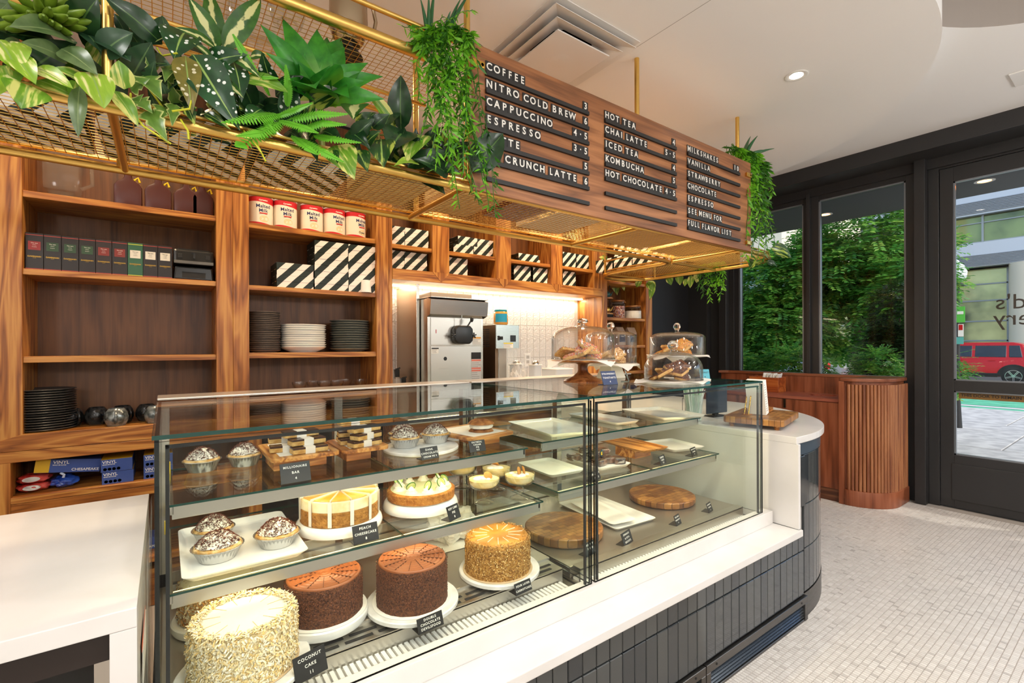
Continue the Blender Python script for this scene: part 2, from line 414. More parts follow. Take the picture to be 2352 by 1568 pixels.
b=MB(); b.box(14.95,16.5,-9,40,-.15,-.146); b.box(17.0,18.9,-9,40,-.15,-.146); b.build('bike_lane',pm('green_lane','#4fae84',.8,var=('#459d77','#63bd94',3)),rd); b=MB(); b.box(16.62,16.85,-9,40,-.149,-.145); b.build('lane_line',pm('road_white','#dcdcd8',.7),rd)
b=MB(); b.box(5.66,6.80,-3.6,6.0,2.95,3.2); sf=struct(b.build('soffit_ceiling',pm('soffit_grey','#55565a',.7)))
for i,(x,y) in enumerate(((6.30,2.36),(6.25,1.0))):
    dl=thing('soffit_light','small lit recessed downlight in grey soffit outside second window' if i==0 else 'round recessed light in the grey soffit outside the door','light',(x,y,2.949))
    b=MB(); b.lathe([(.075,0),(.075,-.004),(.05,-.004),(.05,.0)],(x,y,2.949),24); b.build('trim_ring','white',dl)
    b=MB(); b.lathe([(0,-.001),(.05,-.001)],(x,y,2.949),20); b.build('lens',pm('soffit_glow','#ffd9a0',.5,emit='#ffc070',es=8),dl)
nb=thing('neighbour_building','cream rendered corner of a neighbouring building above the first window trees','building',(20,9.5,-.15))
b=MB(); b.box(19,27,8.6,16,4.6,11); b.build('upper_block',pm('cream_render','#d6cdb9',.85,bump=(50,.1)),nb)
for k in range(5):
    b=MB(); b.box(19.3,19.4,8.7+k*1.4,10.0+k*1.4,-.1,4.5); f=b.build('window',pm('teal_glass','#3f5f58',.08,.3) if k==0 else bpy.data.materials['teal_glass'],nb)
    for z in (1.4,2.6,3.8): b=MB(); b.box(19.2,19.3,8.7+k*1.4,10.1+k*1.4,z,z+.09); b.build('transom',pm('pale_bar','#b9c4c6',.4) if 'pale_bar' not in bpy.data.materials else bpy.data.materials['pale_bar'],f)
# facade across the street
FX=33.0
bd=thing('office_building','large office building across the street, pale metal bands and rows of windows','building',(FX+3,8,-.15))
pal=pm('metal_panel','#b9c2cc',.45,.2); dk=pm('louver_grey','#7e868f',.5,.3); gw=pm('office_glass','#4b5d43',.06,.35,var=('#3b4a38','#7d8b5a',.5)); wf=pm('window_bar','#8f979c',.4,.5)
def bx(name,m,x0,x1,y0,y1,z0,z1,p=bd):
    b=MB(); b.box(x0,x1,y0,y1,z0,z1); return b.build(name,m,p)
bx('core',pm('core_dark','#20262a',.6),FX+1.2,FX+8,-10,34,-.15,14)
for z0,z1 in ((5.35,6.55),(7.95,9.2),(10.6,14)):
    y=-10
    while y<34: bx('cladding_panel',pal,FX,FX+.5,y+.02,y+4.38,z0,z1); y+=4.4
for z0,z1 in ((5.4,5.95),(8.05,8.65)):
    y=-10
    while y<34:
        b=MB()
        for k in range(8): b.box(FX-.06,FX+.02,y+.2,y+4.2,z0+k*(z1-z0)/8,z0+k*(z1-z0)/8+.045)
        b.build('louver',dk,bd); y+=4.4
for z0,z1 in ((6.56,7.94),(9.21,10.59)):
    y=-10
    while y<34:
        f=bx('window',wf,FX+.30,FX+.36,y,y+2.2,z0,z0+.08); bx('pane',gw,FX+.36,FX+.40,y+.04,y+2.16,z0+.05,z1,f); bx('mullion',wf,FX+.25,FX+.38,y-.04,y+.04,z0,z1,f); bx('transom',wf,FX+.3,FX+.38,y,y+2.2,z0+1.0,z0+1.05,f); y+=2.2
y=4.6
gl=pm('lobby_glass','#a3b07c',.08,.2,var=('#3f4d3d','#c6cc96',.35))
while y<30:
    f=bx('window',wf,FX+.9,FX+1.0,y-.05,y+.05,-.1,5.3); bx('pane',gl,FX+.95,FX+1.0,y+.05,y+2.0,-.1,5.3,f)
    for z in (1.6,2.6,3.65,4.5): bx('transom',wf,FX+.9,FX+1.0,y,y+2.05,z,z+.07,f)
    y+=2.05
b=MB(); b.lathe([(.95,-.15),(.95,5.35)],(FX+.4,3.55,0),40); b.build('column',pm('cream_column','#e9dfc6',.6),bd,smooth=30)
b=MB(); b.lathe([(.95,-.15),(.95,5.35)],(FX+.4,-6,0),40); b.build('column',bpy.data.materials['cream_column'],bd,smooth=30)
# red car (faces left in the view)
def car(name,label,paint,x,y,sx=1):
    c=thing(name,label,'car',(x,y,-.15))
    L=4.25; prof=[(0,.42),(.03,.75),(.10,.98),(.35,1.05),(.62,1.58),(.9,1.66),(2.35,1.66),(2.75,1.55),(3.22,1.10),(3.95,1.02),(4.2,.85),(4.25,.45),(4.2,.32),(.05,.32)]
    W=1.8
    # side outline extruded across x with tumble-home above the belt line
    n=len(prof); vs=[]
    for xx in (0,W):
        for (a,z) in prof: vs.append((x+xx+( (.13 if xx==0 else -.13) if z>1.2 else 0),y+a,z-.15))
    fs=[tuple(range(n-1,-1,-1)),tuple(range(n,2*n))]+[(i,(i+1)%n,n+(i+1)%n,n+i) for i in range(n)]
    b=MB(); b.add(vs,fs); b.build('body',paint,c,bevel=.06,seg=3,smooth=35)
    gm=bpy.data.materials.get('car_glass') or pm('car_glass','#11140f',.05,.0,.8)
    for a0,a1,t0,t1 in ((.62,.98,.70,1.0),(1.06,1.95,1.06,1.95),(2.03,2.95,2.03,2.55)):
        b=MB(); b.add([(x-.012,y+a0,.93),(x-.012,y+a1,.93),(x+.11,y+t1,1.39),(x+.11,y+t0,1.39),(x+.02,y+a0,.93),(x+.02,y+a1,.93),(x+.14,y+t1,1.39),(x+.14,y+t0,1.39)],[(0,1,2,3),(4,7,6,5),(0,4,5,1),(1,5,6,2),(2,6,7,3),(3,7,4,0)]); b.build('side_window',gm,c,bevel=.012,seg=1)
    clad='plastic_black'
    for wy in (.86,3.42):
        b=MB(); b.prism([(y+wy+.46*math.cos(R(a)),.195+.46*math.sin(R(a))) for a in range(0,181,12)]+[(y+wy-.38,.19),(y+wy+.38,.19)],x-.02,x+.2,'X'); b.build('wheel_arch',clad,c)
        w_=MB(); T=Matrix.Translation((x-.015,y+wy,.195))@Matrix.Rotation(PI/2,4,'Y')
        w_.lathe([(.24,-.02),(.345,-.015),(.345,.2),(.2,.2)],(0,0,0),32,T=T); q=w_.build('wheel','plastic_black',c,smooth=35)
        r_=MB(); 
        for k in range(5):
            TT=T@Matrix.Rotation(2*PI*k/5,4,'Z'); r_.box(.04,.225,-.028,-.008,-.035,-.005,T=TT); r_.box(.04,.225,.008,.028,-.035,-.005,T=TT)
        r_.lathe([(.225,-.03),(.24,-.03),(.24,.0),(.225,.0)],(0,0,0),28,T=T,close=True); r_.lathe([(0,-.04),(.05,-.04),(.055,0)],(0,0,0),14,T=T); r_.build('rim','chrome',q)
    b=MB(); b.box(x-.02,x+.05,y+1.3,y+2.98,.15,.30); b.build('sill','plastic_black',c,bevel=.02)
    b=MB(); b.box(x-.03,x-.005,y+1.35,y+1.55,.78,.81); b.box(x-.03,x-.005,y+2.3,y+2.5,.78,.81); b.build('door_handle',paint,c)
    b=MB(); b.box(x-.01,x+.15,y-.02,y+.08,.70,.9); b.build('tail_lamp','red',c,bevel=.02)
    return c
pr_=pm('car_red','#b00a10',.3,0,.3,coat=.15); car('car','red compact off-road car parked across the green lane','car_red' and pr_,26.4,2.58)
car('car','silver car parked beyond the trees, glimpsed through the first window',pm('car_silver','#b4bac0',.2,.7,coat=.6),15.9,5.9)
# street lamp with signs
lp=thing('street_lamp','black street lamp with frosted globe and a green sign on its post','lamp post',(11.05,2.12,-.02))
b=MB(); b.tube([(11.05,2.12,-.02),(11.05,2.12,.5),(11.05,2.12,2.42)],[.07,.045,.04],12); b.lathe([(.04,2.38),(.10,2.42),(.09,2.46),(.05,2.48)],(11.05,2.12,0),16); b.build('post','matte_black',lp,smooth=40)
b=MB(); b.lathe([(.06,2.48),(.13,2.56),(.14,2.66),(.10,2.77),(.045,2.82),(.03,2.86),(0,2.88)],(11.05,2.12,0),20); b.build('globe',pm('frosted_globe','#dfe5ea',.3),lp,smooth=60)
def sign_plate(y0,y1,z0,z1,m,p): b=MB(); b.box(10.975,10.98,y0,y1,z0,z1); return b.build('sign',m,p)
g1=sign_plate(2.0,2.12,1.79,2.06,pm('sign_green','#5fc24a',.5),lp); b=MB(); b.box(10.970,10.974,2.02,2.10,1.93,1.98); b.build('sign_band','paper',g1); 
g2=sign_plate(2.02,2.09,1.55,1.76,'paper',lp); b=MB(); b.box(10.970,10.974,2.03,2.08,1.66,1.75); b.build('sign_band','red',g2)
sign_plate(2.02,2.12,1.42,1.54,pm('sign_teal','#5fb4a8',.5),lp)
# planter under the window
pl=thing('planter_box','long dark bronze planter box on the sidewalk below the windows','planter',(6.7,2.6,-.02))
b=MB(); b.box(6.35,7.0,1.72,4.6,-.02,.76); b.build('box',pm('bronze_planter','#3a3029',.5,.3),pl,bevel=.01); b=MB(); b.box(6.39,6.96,1.76,4.56,.75,.77); b.build('soil',pm('soil','#2a1f17',.95,bump=(40,.6)),pl)
# foliage
def leafmat(name,cols,trans=.35,rough=.45):
    t=NT(name); at=t.node('Attribute',attribute_name='shade'); c=t.ramp(at.outputs['Fac'],[(i/(len(cols)-1),srgb(q)) for i,q in enumerate(cols)])
    t.link(c,t.b.inputs['Base Color']); t.b.inputs['Roughness'].default_value=rough
    tl=t.node('BsdfTranslucent'); t.link(c,tl.inputs[0]); mx=t.node('MixShader'); mx.inputs[0].default_value=trans
    t.link(t.b.outputs[0],mx.inputs[1]); t.link(tl.outputs[0],mx.inputs[2]); t.link(mx.outputs[0],t.out.inputs[0]); return t.m
def foliage(name,mat,parent,blobs,n,L,seed,droop=.35):
    """compound leaves scattered through the outer shell of overlapping ellipsoids"""
    rs=random.Random(seed); vs=[];fs=[];sh=[]
    tot=sum(b_[3]*b_[4]*b_[5] for b_ in blobs)
    for (cx,cy,cz,rx,ry,rz) in blobs:
        k=int(n*rx*ry*rz/tot)
        for _ in range(k):
            th=rs.uniform(0,2*PI); ph=math.acos(rs.uniform(-1,1)); r_=rs.uniform(.45,1.0)**.5
            p=Vector((cx+rx*r_*math.sin(ph)*math.cos(th),cy+ry*r_*math.sin(ph)*math.sin(th),cz+rz*r_*math.cos(ph)))
            if p.z<.72: continue
            d=Vector((math.sin(ph)*math.cos(th)+rs.uniform(-.6,.6),math.sin(ph)*math.sin(th)+rs.uniform(-.6,.6),math.cos(ph)*.5-droop+rs.uniform(-.4,.3))).normalized()
            s_=d.cross(Vector((0,0,1)));  s_=s_.normalized() if s_.length>.01 else Vector((1,0,0))
            u=s_.cross(d); base=rs.uniform(.0,.6)
            for q in range(5):
                for sd in (-1,1):
                    o=p+d*L*(.35*q); a=(d*.55+s_*sd*.8+u*rs.uniform(-.2,.2)).normalized(); w_=a.cross(u).normalized()*L*.16
                    t=o+a*L*rs.uniform(.5,.72); i=len(vs); m_=(o+t)/2+u*L*.05
                    vs+=[tuple(o),tuple(m_+w_),tuple(t),tuple(m_-w_)]; fs.append((i,i+1,i+2,i+3)); sh.append(min(1,base+rs.uniform(0,.4)))
    me=bpy.data.meshes.new(name); off=parent.location
    me.from_pydata([Vector(v)-off for v in vs],[],fs); a=me.attributes.new('shade','FLOAT','FACE'); a.data.foreach_set('value',sh); me.materials.append(mat)
    o=bpy.data.objects.new(name,me); col.objects.link(o); o.parent=parent; o['kind']='stuff'; return o
lg=leafmat('leaf_green',['#2b5f2c','#458a38','#74b044','#b3cf5c'],.45); ld=leafmat('leaf_dark',['#142a18','#1f3a1e','#33511f','#4b5a2a'])
bark=pm('bark','#5a4736',.9,bump=(20,.5)); M['bark']=bark
def tree(name,label,x,y,h,blobs,n,L,mat,seed,cat='tree'):
    t=thing(name,label,cat,(x,y,-.02)); rs=random.Random(seed)
    b=MB(); b.tube([(x,y,-.02),(x+.05,y+.03,h*.4),(x,y,h*.75)],[.07,.055,.03],8)
    for bl in blobs: b.tube([(x+.03,y+.02,min(h*.45,bl[2]-.05)),((x+bl[0])/2,(y+bl[1])/2,(h*.5+bl[2])/2),(bl[0],bl[1],bl[2])],[.035,.022,.01],6)
    b.build('trunk','bark',t,smooth=60); foliage('crown',mat,t,blobs,n,L,seed)
    return t
tree('street_tree','tall leafy green tree filling the second window',9.3,3.0,3.6,[(9.3,3.0,3.1,1.0,.9,.75),(8.8,3.4,2.6,.8,.8,.6),(9.0,2.5,2.35,.8,.75,.55),(9.0,3.1,1.8,.8,.9,.55),(9.6,2.3,2.9,.6,.45,.4)],3800,.15,lg,11)
tree('street_tree','spreading leafy green tree behind the first window',8.6,4.1,3.0,[(8.6,4.05,2.45,.9,.75,.55),(8.3,3.9,1.75,.8,.9,.5),(8.2,4.5,1.35,.8,.8,.5)],3200,.14,lg,12)
tree('shrub','dark brown-green shrub at the right side of the second window',7.6,2.05,2.2,[(7.6,2.0,1.75,.35,.32,.5),(7.5,2.05,1.2,.4,.38,.5)],1900,.07,ld,13,'shrub')
for i,(x,y,lab) in enumerate(((6.75,2.95,'bright green bush in the planter below the second window'),(6.75,3.9,'bright green bush in the planter below the first window'),(6.7,1.98,'small leafy bush at the near end of the planter'))):
    tree('shrub',lab,x,y,1.2,[(x,y,1.05,.3,.48 if i<2 else .22,.34)],1000 if i<2 else 500,.075,lg,20+i,'shrub')
gp=thing('shrub','sprig of pointed leaves outside the door in front of the red car','shrub',(8.2,1.68,-.02))
b=MB(); b.tube([(8.2,1.68,-.02),(8.2,1.66,.8),(8.2,1.6,1.1)],[.012,.01,.005],6); b.build('stem','bark',gp); foliage('foliage',lg,gp,[(8.2,1.60,1.05,.12,.13,.28)],70,.09,31)

# ================= COUNTER BASE, DISPLAY CASES
YG=1.215; ZC=.553; ZT=1.222
# base: tiled front, quartz ledge and curb
base=thing('tiled_counter_base','long base under the glass cases, clad in dark glossy tiles with a white quartz ledge','counter',(1.2,1.15,0))
b=MB(); b.box(-.03,2.56,1.105,2.05,.0,.455); b.box(2.56,2.645,1.1045,1.1115,0,.455); b.build('carcass',pm('grout_grey','#8d8b88',.7),base)
tilem=NT('glazed_tile'); oi=tilem.node('ObjectInfo'); tilem.link(tilem.ramp(oi.outputs['Random'],[(0,srgb('#2f3438')),(1,srgb('#454848'))]),tilem.b.inputs['Base Color']); tilem.b.inputs['Roughness'].default_value=.09; tilem.b.inputs['Coat Weight'].default_value=.3
tc=tilem.node('TexCoord'); nz=tilem.node('TexNoise',i_Scale=9.0,i_Detail=1.0); tilem.link(tc.outputs['Object'],nz.inputs['Vector']); tilem.bump(nz.outputs[0],.12,.01); M['glazed']=tilem.m
def tile_proto(w,h,t=.012):
    b=MB(); b.box(-w/2,w/2,-t,0,0,h); o=b.build('tile','glazed',None,bevel=.0022,seg=1); me=o.data; bpy.data.objects.remove(o); return me
tp_long=tile_proto(.0598,.222); tp_top=tile_proto(.0598,.095)
x=2.605
rt=random.Random(5)
while x>.55:
    for me,z in ((tp_long,.131),(tp_top,.3585)):
        o=bpy.data.objects.new('tile',me); col.objects.link(o); o.parent=base; o.location=Vector((x,1.102+rt.uniform(-.0006,.0006),z))-base.location
    x-=.0627
b=MB(); b.box(-.03,2.538,1.06,1.3,.455,.487); b.box(2.538,2.558,1.06,1.072,.455,.487); b.build('ledge','quartz',base,bevel=.003)
b=MB(); b.box(-.03,2.524,1.19,1.245,.487,.553); b.build('curb','quartz',base,bevel=.003)
# toe grilles
for (x0,x1) in ((1.742,2.652),(.83,1.736)):
    b=MB(); b.box(x0,x1,1.078,1.098,.09,.125); b.box(x1-.03,x1,1.078,1.098,.004,.09); b.box(x0,x0+.03,1.078,1.098,.004,.09); b.box(x0,x1,1.082,1.1,.0,.012)
    g=b.build('grille_frame','steel_dark',base,bevel=.0015,seg=1)
    b=MB(); b.box(x0+.03,x1-.03,1.13,1.135,.004,.09); b.build('grille_back','matte_black',g)
    for k in range(5):
        b=MB(); z=.018+k*.0155; b.add([(x0+.03,1.086,z),(x1-.03,1.086,z),(x1-.03,1.105,z+.011),(x0+.03,1.105,z+.011),(x0+.03,1.088,z-.003),(x1-.03,1.088,z-.003),(x1-.03,1.107,z+.008),(x0+.03,1.107,z+.008)],[(0,1,2,3),(4,5,6,7),(0,1,5,4)])
        b.build('louvre',pm('louvre_blue_steel','#70777f',.25,.9) if 'louvre_blue_steel' not in bpy.data.materials else bpy.data.materials['louvre_blue_steel'],g)
    b=MB()
    for sx in (x0+.07,x1-.07): b.lathe([(.0,-.001),(.005,-.001),(.005,.002),(0,.002)],(0,0,0),8,T=Matrix.Translation((sx,1.078,.108))@Matrix.Rotation(PI/2,4,'X'))
    b.build('screw','matte_black',g)
# display case shells
def pane(b,x0,x1,y0,y1,z0,z1):
    """glass sheet; slot 0 = the two big faces, slot 1 = edges"""
    d=[x1-x0,y1-y0,z1-z0]; ax=d.index(min(d)); n0=len(b.f); b.box(x0,x1,y0,y1,z0,z1)
    for k in range(6):
        fa=[2,2,1,1,0,0][k]; b.mi[n0+k]=0 if fa==ax else 1
def case(name,label,x0,x1,sh):
    c=thing(name,label,'display case',((x0+x1)/2,1.65,.49))
    YB=2.05
    b=MB(); pane(b,x0+.003,x1-.003,YG-.008,YG,ZC,ZT-.014); b.build('front_pane',['glass','glass_edge_dark'],c,recalc=False)
    b=MB(); pane(b,x0,x1,YG-.008,YB,ZT-.009,ZT); b.build('top_pane',['glass','glass_edge'],c,recalc=False)
    for xx in (x0+.004,x1-.012):
        b=MB(); pane(b,xx,xx+.008,YG+.001,YB,ZC,ZT-.009); b.build('side_pane',['glass','glass_edge_dark'],c,recalc=False)
    # black seams: inner frame print along the glass edges
    b=MB(); t=.007
    b.box(x0+.022,x1-.022,YG+.001,YG+.009,ZT-.030,ZT-.023); b.box(x0+.022,x0+.029,YG+.001,YG+.009,ZC,ZT-.023); b.box(x1-.029,x1-.022,YG+.001,YG+.009,ZC,ZT-.023)
    b.build('seal','matte_black',c)
    # rear: metal strip on top, posts, sliding door frames
    b=MB(); b.box(x0,x1,YB,YB+.15,ZT-.03,ZT+.004); b.build('rear_strip',pm('strip_metal','#cfc4b6',.28,.7) if 'strip_metal' not in bpy.data.materials else bpy.data.materials['strip_metal'],c,bevel=.003)
    b=MB()
    for xx in (x0,x1-.035,(x0+x1)/2-.03): b.box(xx,xx+.035,YB+.01,YB+.05,ZC,ZT-.03)
    b.box(x0,x1,YB+.01,YB+.05,ZC-.02,ZC+.06); b.build('rear_frame','steel_z',c,bevel=.002)
    b=MB(); pane(b,x0+.03,(x0+x1)/2,YB+.02,YB+.026,ZC+.05,ZT-.04); pane(b,(x0+x1)/2,x1-.03,YB+.034,YB+.04,ZC+.05,ZT-.04); b.build('sliding_door',['glass','glass_edge_dark'],c,recalc=False)
    # deck and machinery below the glass
    b=MB(); b.box(x0,x1,1.245,YB+.05,.49,.512); b.build('deck','steel',c)
    b=MB(); b.box(x0+.01,x1-.01,(1.43 if x0<1 else 1.345),YB,.512,(.572 if x0<1 else .556)); b.build('platform',pm('deck_steel','#b5aea3',.3,.85,bump=(60,.05)) if 'deck_steel' not in bpy.data.materials else bpy.data.materials['deck_steel'],c,bevel=.004)
    # ribbed white air channel in front of the platform
    b=MB(); 
    n=int((x1-x0-.04)/.018)
    for k in range(n): b.box(x0+.02+k*.018,x0+.02+k*.018+.011,1.252,1.34,.512,.519)
    q=b.build('ribbed_tray',pm('ribbed_white','#e7e4df',.3) if 'ribbed_white' not in bpy.data.materials else bpy.data.materials['ribbed_white'],c); q['kind']='stuff'
    b=MB(); ga=1.345 if x0<1 else 1.30; b.box(x0+.02,x1-.02,ga,ga+.007,.512,.56); b.box(x0+.02,x1-.02,ga,ga+(.085 if x0<1 else .04),.556,.563); g=b.build('air_grille','steel',c)
    b=MB(); s=(x1-x0-.08)/12
    for k in (range(12) if x0<1 else ()):
        for r_ in range(2): b.box(x0+.04+k*s+(.02 if r_ else 0),x0+.04+k*s+s*.82+(.02 if r_ else 0),1.362+r_*.028,1.374+r_*.028,.5632,.5642)
    (b.build('slot','matte_black',g) if b.v else None)
    # shelves: glass sheets on steel front bars and side brackets
    for (z,y0,y1,a0,a1) in sh:
        m_=(a0+a1)/2+.02
        for p,q in ((a0,m_-.001),(m_+.001,a1)):
            b=MB(); pane(b,p,q,y0,y1,z-.006,z); b.build('glass_shelf',['glass','glass_edge'],c,recalc=False)
        b=MB(); b.box(a0+.01,a1-.005,y0+.012,y0+.026,z-.043,z-.007); s_=b.build('shelf_bar','steel',c,bevel=.002)
        b=MB(); b.box(a0+.01,a1-.005,y0+.03,y0+.042,z-.03,z-.012); b.build('shelf_light',M['case_led'],s_)
        for xx in (a0+.006,a1-.016):
            b=MB(); b.prism([(y0+.012,z-.007),(y1,z-.007),(y1,z-.06),(y1-.06,z-.06),(y0+.012,z-.03)],xx,xx+.008,'X'); b.build('bracket','steel_z',c,bevel=.001)
        b=MB()
        for xx in (a0-.004,): b.box(xx,xx+.014,y1-.03,y1-.012,z-.012,z+.03)
        b.build('shelf_clip','yellow',c)
    return c
M['case_led']=pm('case_led','#fff0d0',.5,emit='#ffdf9f',es=3.5)
caseL=case('display_case','glass pastry case on the left, full of cakes, pies and bars',-.022,1.233,[(.990,1.53,1.98,.004,1.195),(.795,1.44,1.98,.001,1.2)])
caseR=case('display_case','glass pastry case on the right, mostly empty, holding white platters and round boards',1.243,2.457,[(1.003,1.53,1.98,1.268,2.42),(.826,1.41,1.98,1.257,2.40)])
for x0,x1,z,y in ((.004,1.195,.990,1.53),(.001,1.2,.795,1.44),(1.268,2.42,1.003,1.53),(1.257,2.40,.826,1.41)):
    lamp('shelf_lamp','AREA',((x0+x1)/2,y+.05,z-.022),1.2,(1,.82,.52),(R(18),0,0),shape='RECTANGLE',size=1.05,size_y=.012)
for i,(x0,x1) in enumerate(((-.022,1.233),(1.243,2.457))):
    lamp('case_lamp','AREA',((x0+x1)/2,YG+.03,ZT-.035),5.5,(1,.82,.52),(R(-25),0,0),shape='RECTANGLE',size=1.1,size_y=.02)

# ================= LEFT SERVICE COUNTER
lc=thing('service_counter','white quartz waterfall counter at the left end, dark appliance recess below','counter',(-.6,1.6,0))
b=MB(); b.box(-1.6,-.045,1.171,2.06,.862,.90); b.build('worktop','quartz',lc,bevel=.002)
b=MB(); b.prism([(-.045,.8615),(-.086,.8615),(-.086,0),(-.045,0)],1.172,2.05,'Y'); b.build('end_panel','quartz',lc,bevel=.0015)
b=MB(); b.box(-1.6,-.0875,1.19,1.21,.805,.861); b.build('fascia',pm('bronze_panel','#241b17',.4),lc)
b=MB(); b.box(-1.6,-.11,1.45,1.5,0,.805); b.build('recess_back','matte_black',lc)
b=MB(); b.box(-1.6,-.11,1.2,1.21,.2,.804); b.build('cooler_door',['glass_dark'],lc); b=MB(); b.box(-.11,-.0875,1.195,1.215,.0,.804); b.box(-.2,-.192,1.196,1.2,.2,.8); b.build('cooler_frame','steel_z',lc)
ac=thing('acrylic_panel','tall clear acrylic sheet wedged between white counter and glass case','panel',(-.03,1.6,0))
b=MB(); 
for k in range(12):
    y=1.20+k*.06
    b.add([(-.036+.004*math.sin(k*1.3),y,.25),(-.036+.004*math.sin(k*1.3+1),y+.06,.25),(-.034+.003*math.sin(k*1.7),y+.06,.93),(-.034+.003*math.sin(k*1.7-1.2),y,.93)],[(0,1,2,3)])
b.build('sheet',film('acrylic','#e9edf0',.28,.1),ac); 
b=MB(); b.box(-.0415,-.0395,1.32,1.52,.66,.74); b.build('sticker','paper',ac); b=MB(); b.box(-.0425,-.0416,1.32,1.52,.735,.75); b.build('sticker_band',pm('orange_red','#d8603f',.5),ac)
# ================= RIGHT COUNTER (rounded end)
rc=thing('checkout_counter','white quartz checkout counter with a rounded end clad in dark glazed tile','counter',(3.0,1.9,0))
CC=(2.664,2.19); CR=1.108
cv=[(CC[0]+CR*math.cos(R(a)),CC[1]+CR*math.sin(R(a))) for a in range(-90,5,3)]
top=[(2.54,2.94),(2.54,1.082)]+cv+[(3.772,2.94)]
b=MB(); b.prism(top,.909,.944); b.build('worktop','quartz',rc,bevel=.003)
b=MB(); b.box(2.54,2.562,1.073,2.94,.4875,.909); b.build('end_panel','quartz',rc,bevel=.0015)
CR2=CR-.018
cv2=[(CC[0]+CR2*math.cos(R(a)),CC[1]+CR2*math.sin(R(a))) for a in range(-90,5,3)]
b=MB(); b.prism([(2.566,2.8),(2.566,CC[1]-CR2+.012)]+[(CC[0]+(CR2-.012)*math.cos(R(a)),CC[1]+(CR2-.012)*math.sin(R(a))) for a in range(-90,5,3)]+[(CC[0]+CR2-.012,2.8)],0,.84); b.build('core',bpy.data.materials['grout_grey'],rc)
b=MB(); b.prism([(2.566,2.8),(2.566,CC[1]-CR2)]+cv2+[(CC[0]+CR2,2.8)],.841,.908); b.build('apron',pm('apron_blue_grey','#3e4a55',.3),rc,smooth=30)
b=MB(); 
b.prism([(2.646,2.8),(2.646,CC[1]-CR2-.002)]+[(CC[0]+(CR2+.002)*math.cos(R(a)),CC[1]+(CR2+.002)*math.sin(R(a))) for a in range(-90,5,3)]+[(CC[0]+CR2+.002,2.8)],.0,.125); b.build('toe_kick','steel_dark',rc,smooth=30)
def ctile(h):
    b=MB(); w=.0598; n=3; vs=[]
    for k in range(n+1):
        a=(k/n-.5)*w/CR2
        for r_,z in ((CR2,0),(CR2,h),(CR2-.012,0),(CR2-.012,h)): vs.append((r_*math.cos(a),r_*math.sin(a),z))
    fs=[]
    for k in range(n):
        i,j=4*k,4*k+4; fs+=[(i,j,j+1,i+1),(i+2,i+3,j+3,j+2),(i+1,j+1,j+3,i+3),(i,i+2,j+2,j)]
    fs+=[(0,1,3,2),(4*n,4*n+2,4*n+3,4*n+1)]
    b.add(vs,fs); o=b.build('tile','glazed',None,bevel=.0018,seg=1,smooth=25); me=o.data; bpy.data.objects.remove(o); return me
for h,z in ((.222,.131),(.222,.3565),(.255,.5825)):
    me=ctile(h); a=-90+R(0)
    step=math.degrees(.0627/CR2); a=-90+step*.5
    while a<2:
        o=bpy.data.objects.new('tile',me); col.objects.link(o); o.parent=rc; o.location=Vector((CC[0],CC[1],z))-rc.location; o.rotation_euler=(0,0,R(a)); a+=step
tp=tile_proto(.0598,.255)
o=bpy.data.objects.new('tile',tp); col.objects.link(o); o.parent=rc; o.location=Vector((2.622,CC[1]-CR2,.5825))-rc.location
# ================= CONDIMENT STAND
ks=thing('condiment_stand','reddish walnut condiment stand with a rounded reeded end by the window','stand',(5.1,2.2,0))
KC=(5.15,1.67); KR=.30
def karc(r,a0=180,a1=270,n=16): return [(KC[0]+r*math.cos(R(a0+(a1-a0)*k/n)),KC[1]+r*math.sin(R(a0+(a1-a0)*k/n))) for k in range(n+1)]
XB=5.405
b=MB(); b.prism([(4.875,3.12),(4.875,1.70),(4.885,1.69)]+[(XB-.02,1.69),(XB-.02,3.12)],.0,.892); b.build('body','walnut_red',ks)
for y0,y1 in ((1.69,2.20),(2.205,2.66),(2.665,3.12)):
    b=MB(); b.box(4.866,4.8745,y0+.004,y1-.002,.112,.885); q=b.build('door','walnut_red',ks,bevel=.001,seg=1)
    if y0<2.1:
        hb=MB(); hb.box(4.858,4.868,y1-.03,y1-.012,.80,.885); hb.build('handle',pm('dark_bronze','#3c3427',.35,.8),q)
b=MB(); b.box(4.872,4.885,1.69,3.12,0,.11); b.build('plinth',wood('walnut_plinth','#3d2116','#5c3420','#744a2e','Y',1.2,.45,.8),ks)
# worktop with a round waste hole
hc=(5.175,1.965); hr=.115
pts=[]; ring=[(hc[0]+hr*math.cos(2*PI*k/32),hc[1]+hr*math.sin(2*PI*k/32)) for k in range(32)]
X0,X1,Yk0,Yk1=4.862,5.36,1.695,3.12; vs=[];fs=[]
for (x,y) in ring:
    dx,dy=x-hc[0],y-hc[1]; t=min(((X1-hc[0])/dx if dx>1e-6 else 9e9),((X0-hc[0])/dx if dx<-1e-6 else 9e9),((hc[1]+.25-hc[1])/dy if dy>1e-6 else 9e9),((Yk0-hc[1])/dy if dy<-1e-6 else 9e9))
    vs+=[(x,y,.92),(hc[0]+dx*t,hc[1]+dy*t,.92),(x,y,.60)]
for i in range(32):
    j=(i+1)%32; fs+=[(3*i,3*i+1,3*j+1,3*j),(3*i,3*j,3*j+2,3*i+2)]
b=MB(); b.add(vs,fs); b.box(X0,X1,hc[1]+.25,Yk1,.892,.92); b.box(X0,X0+.01,Yk0,hc[1]+.25,.892,.9199)
for cx,cy in ((X0,Yk0),(X1,Yk0),(X0,hc[1]+.25),(X1,hc[1]+.25)):
    b.box(min(cx,cx+(.19 if cx==X0 else -.1))+(.003 if cx==X0 else 0),max(cx,cx+(.19 if cx==X0 else -.1)),min(cy,cy+(.12 if cy==Yk0 else -.12)),max(cy,cy+(.12 if cy==Yk0 else -.12)),.893,.9196)
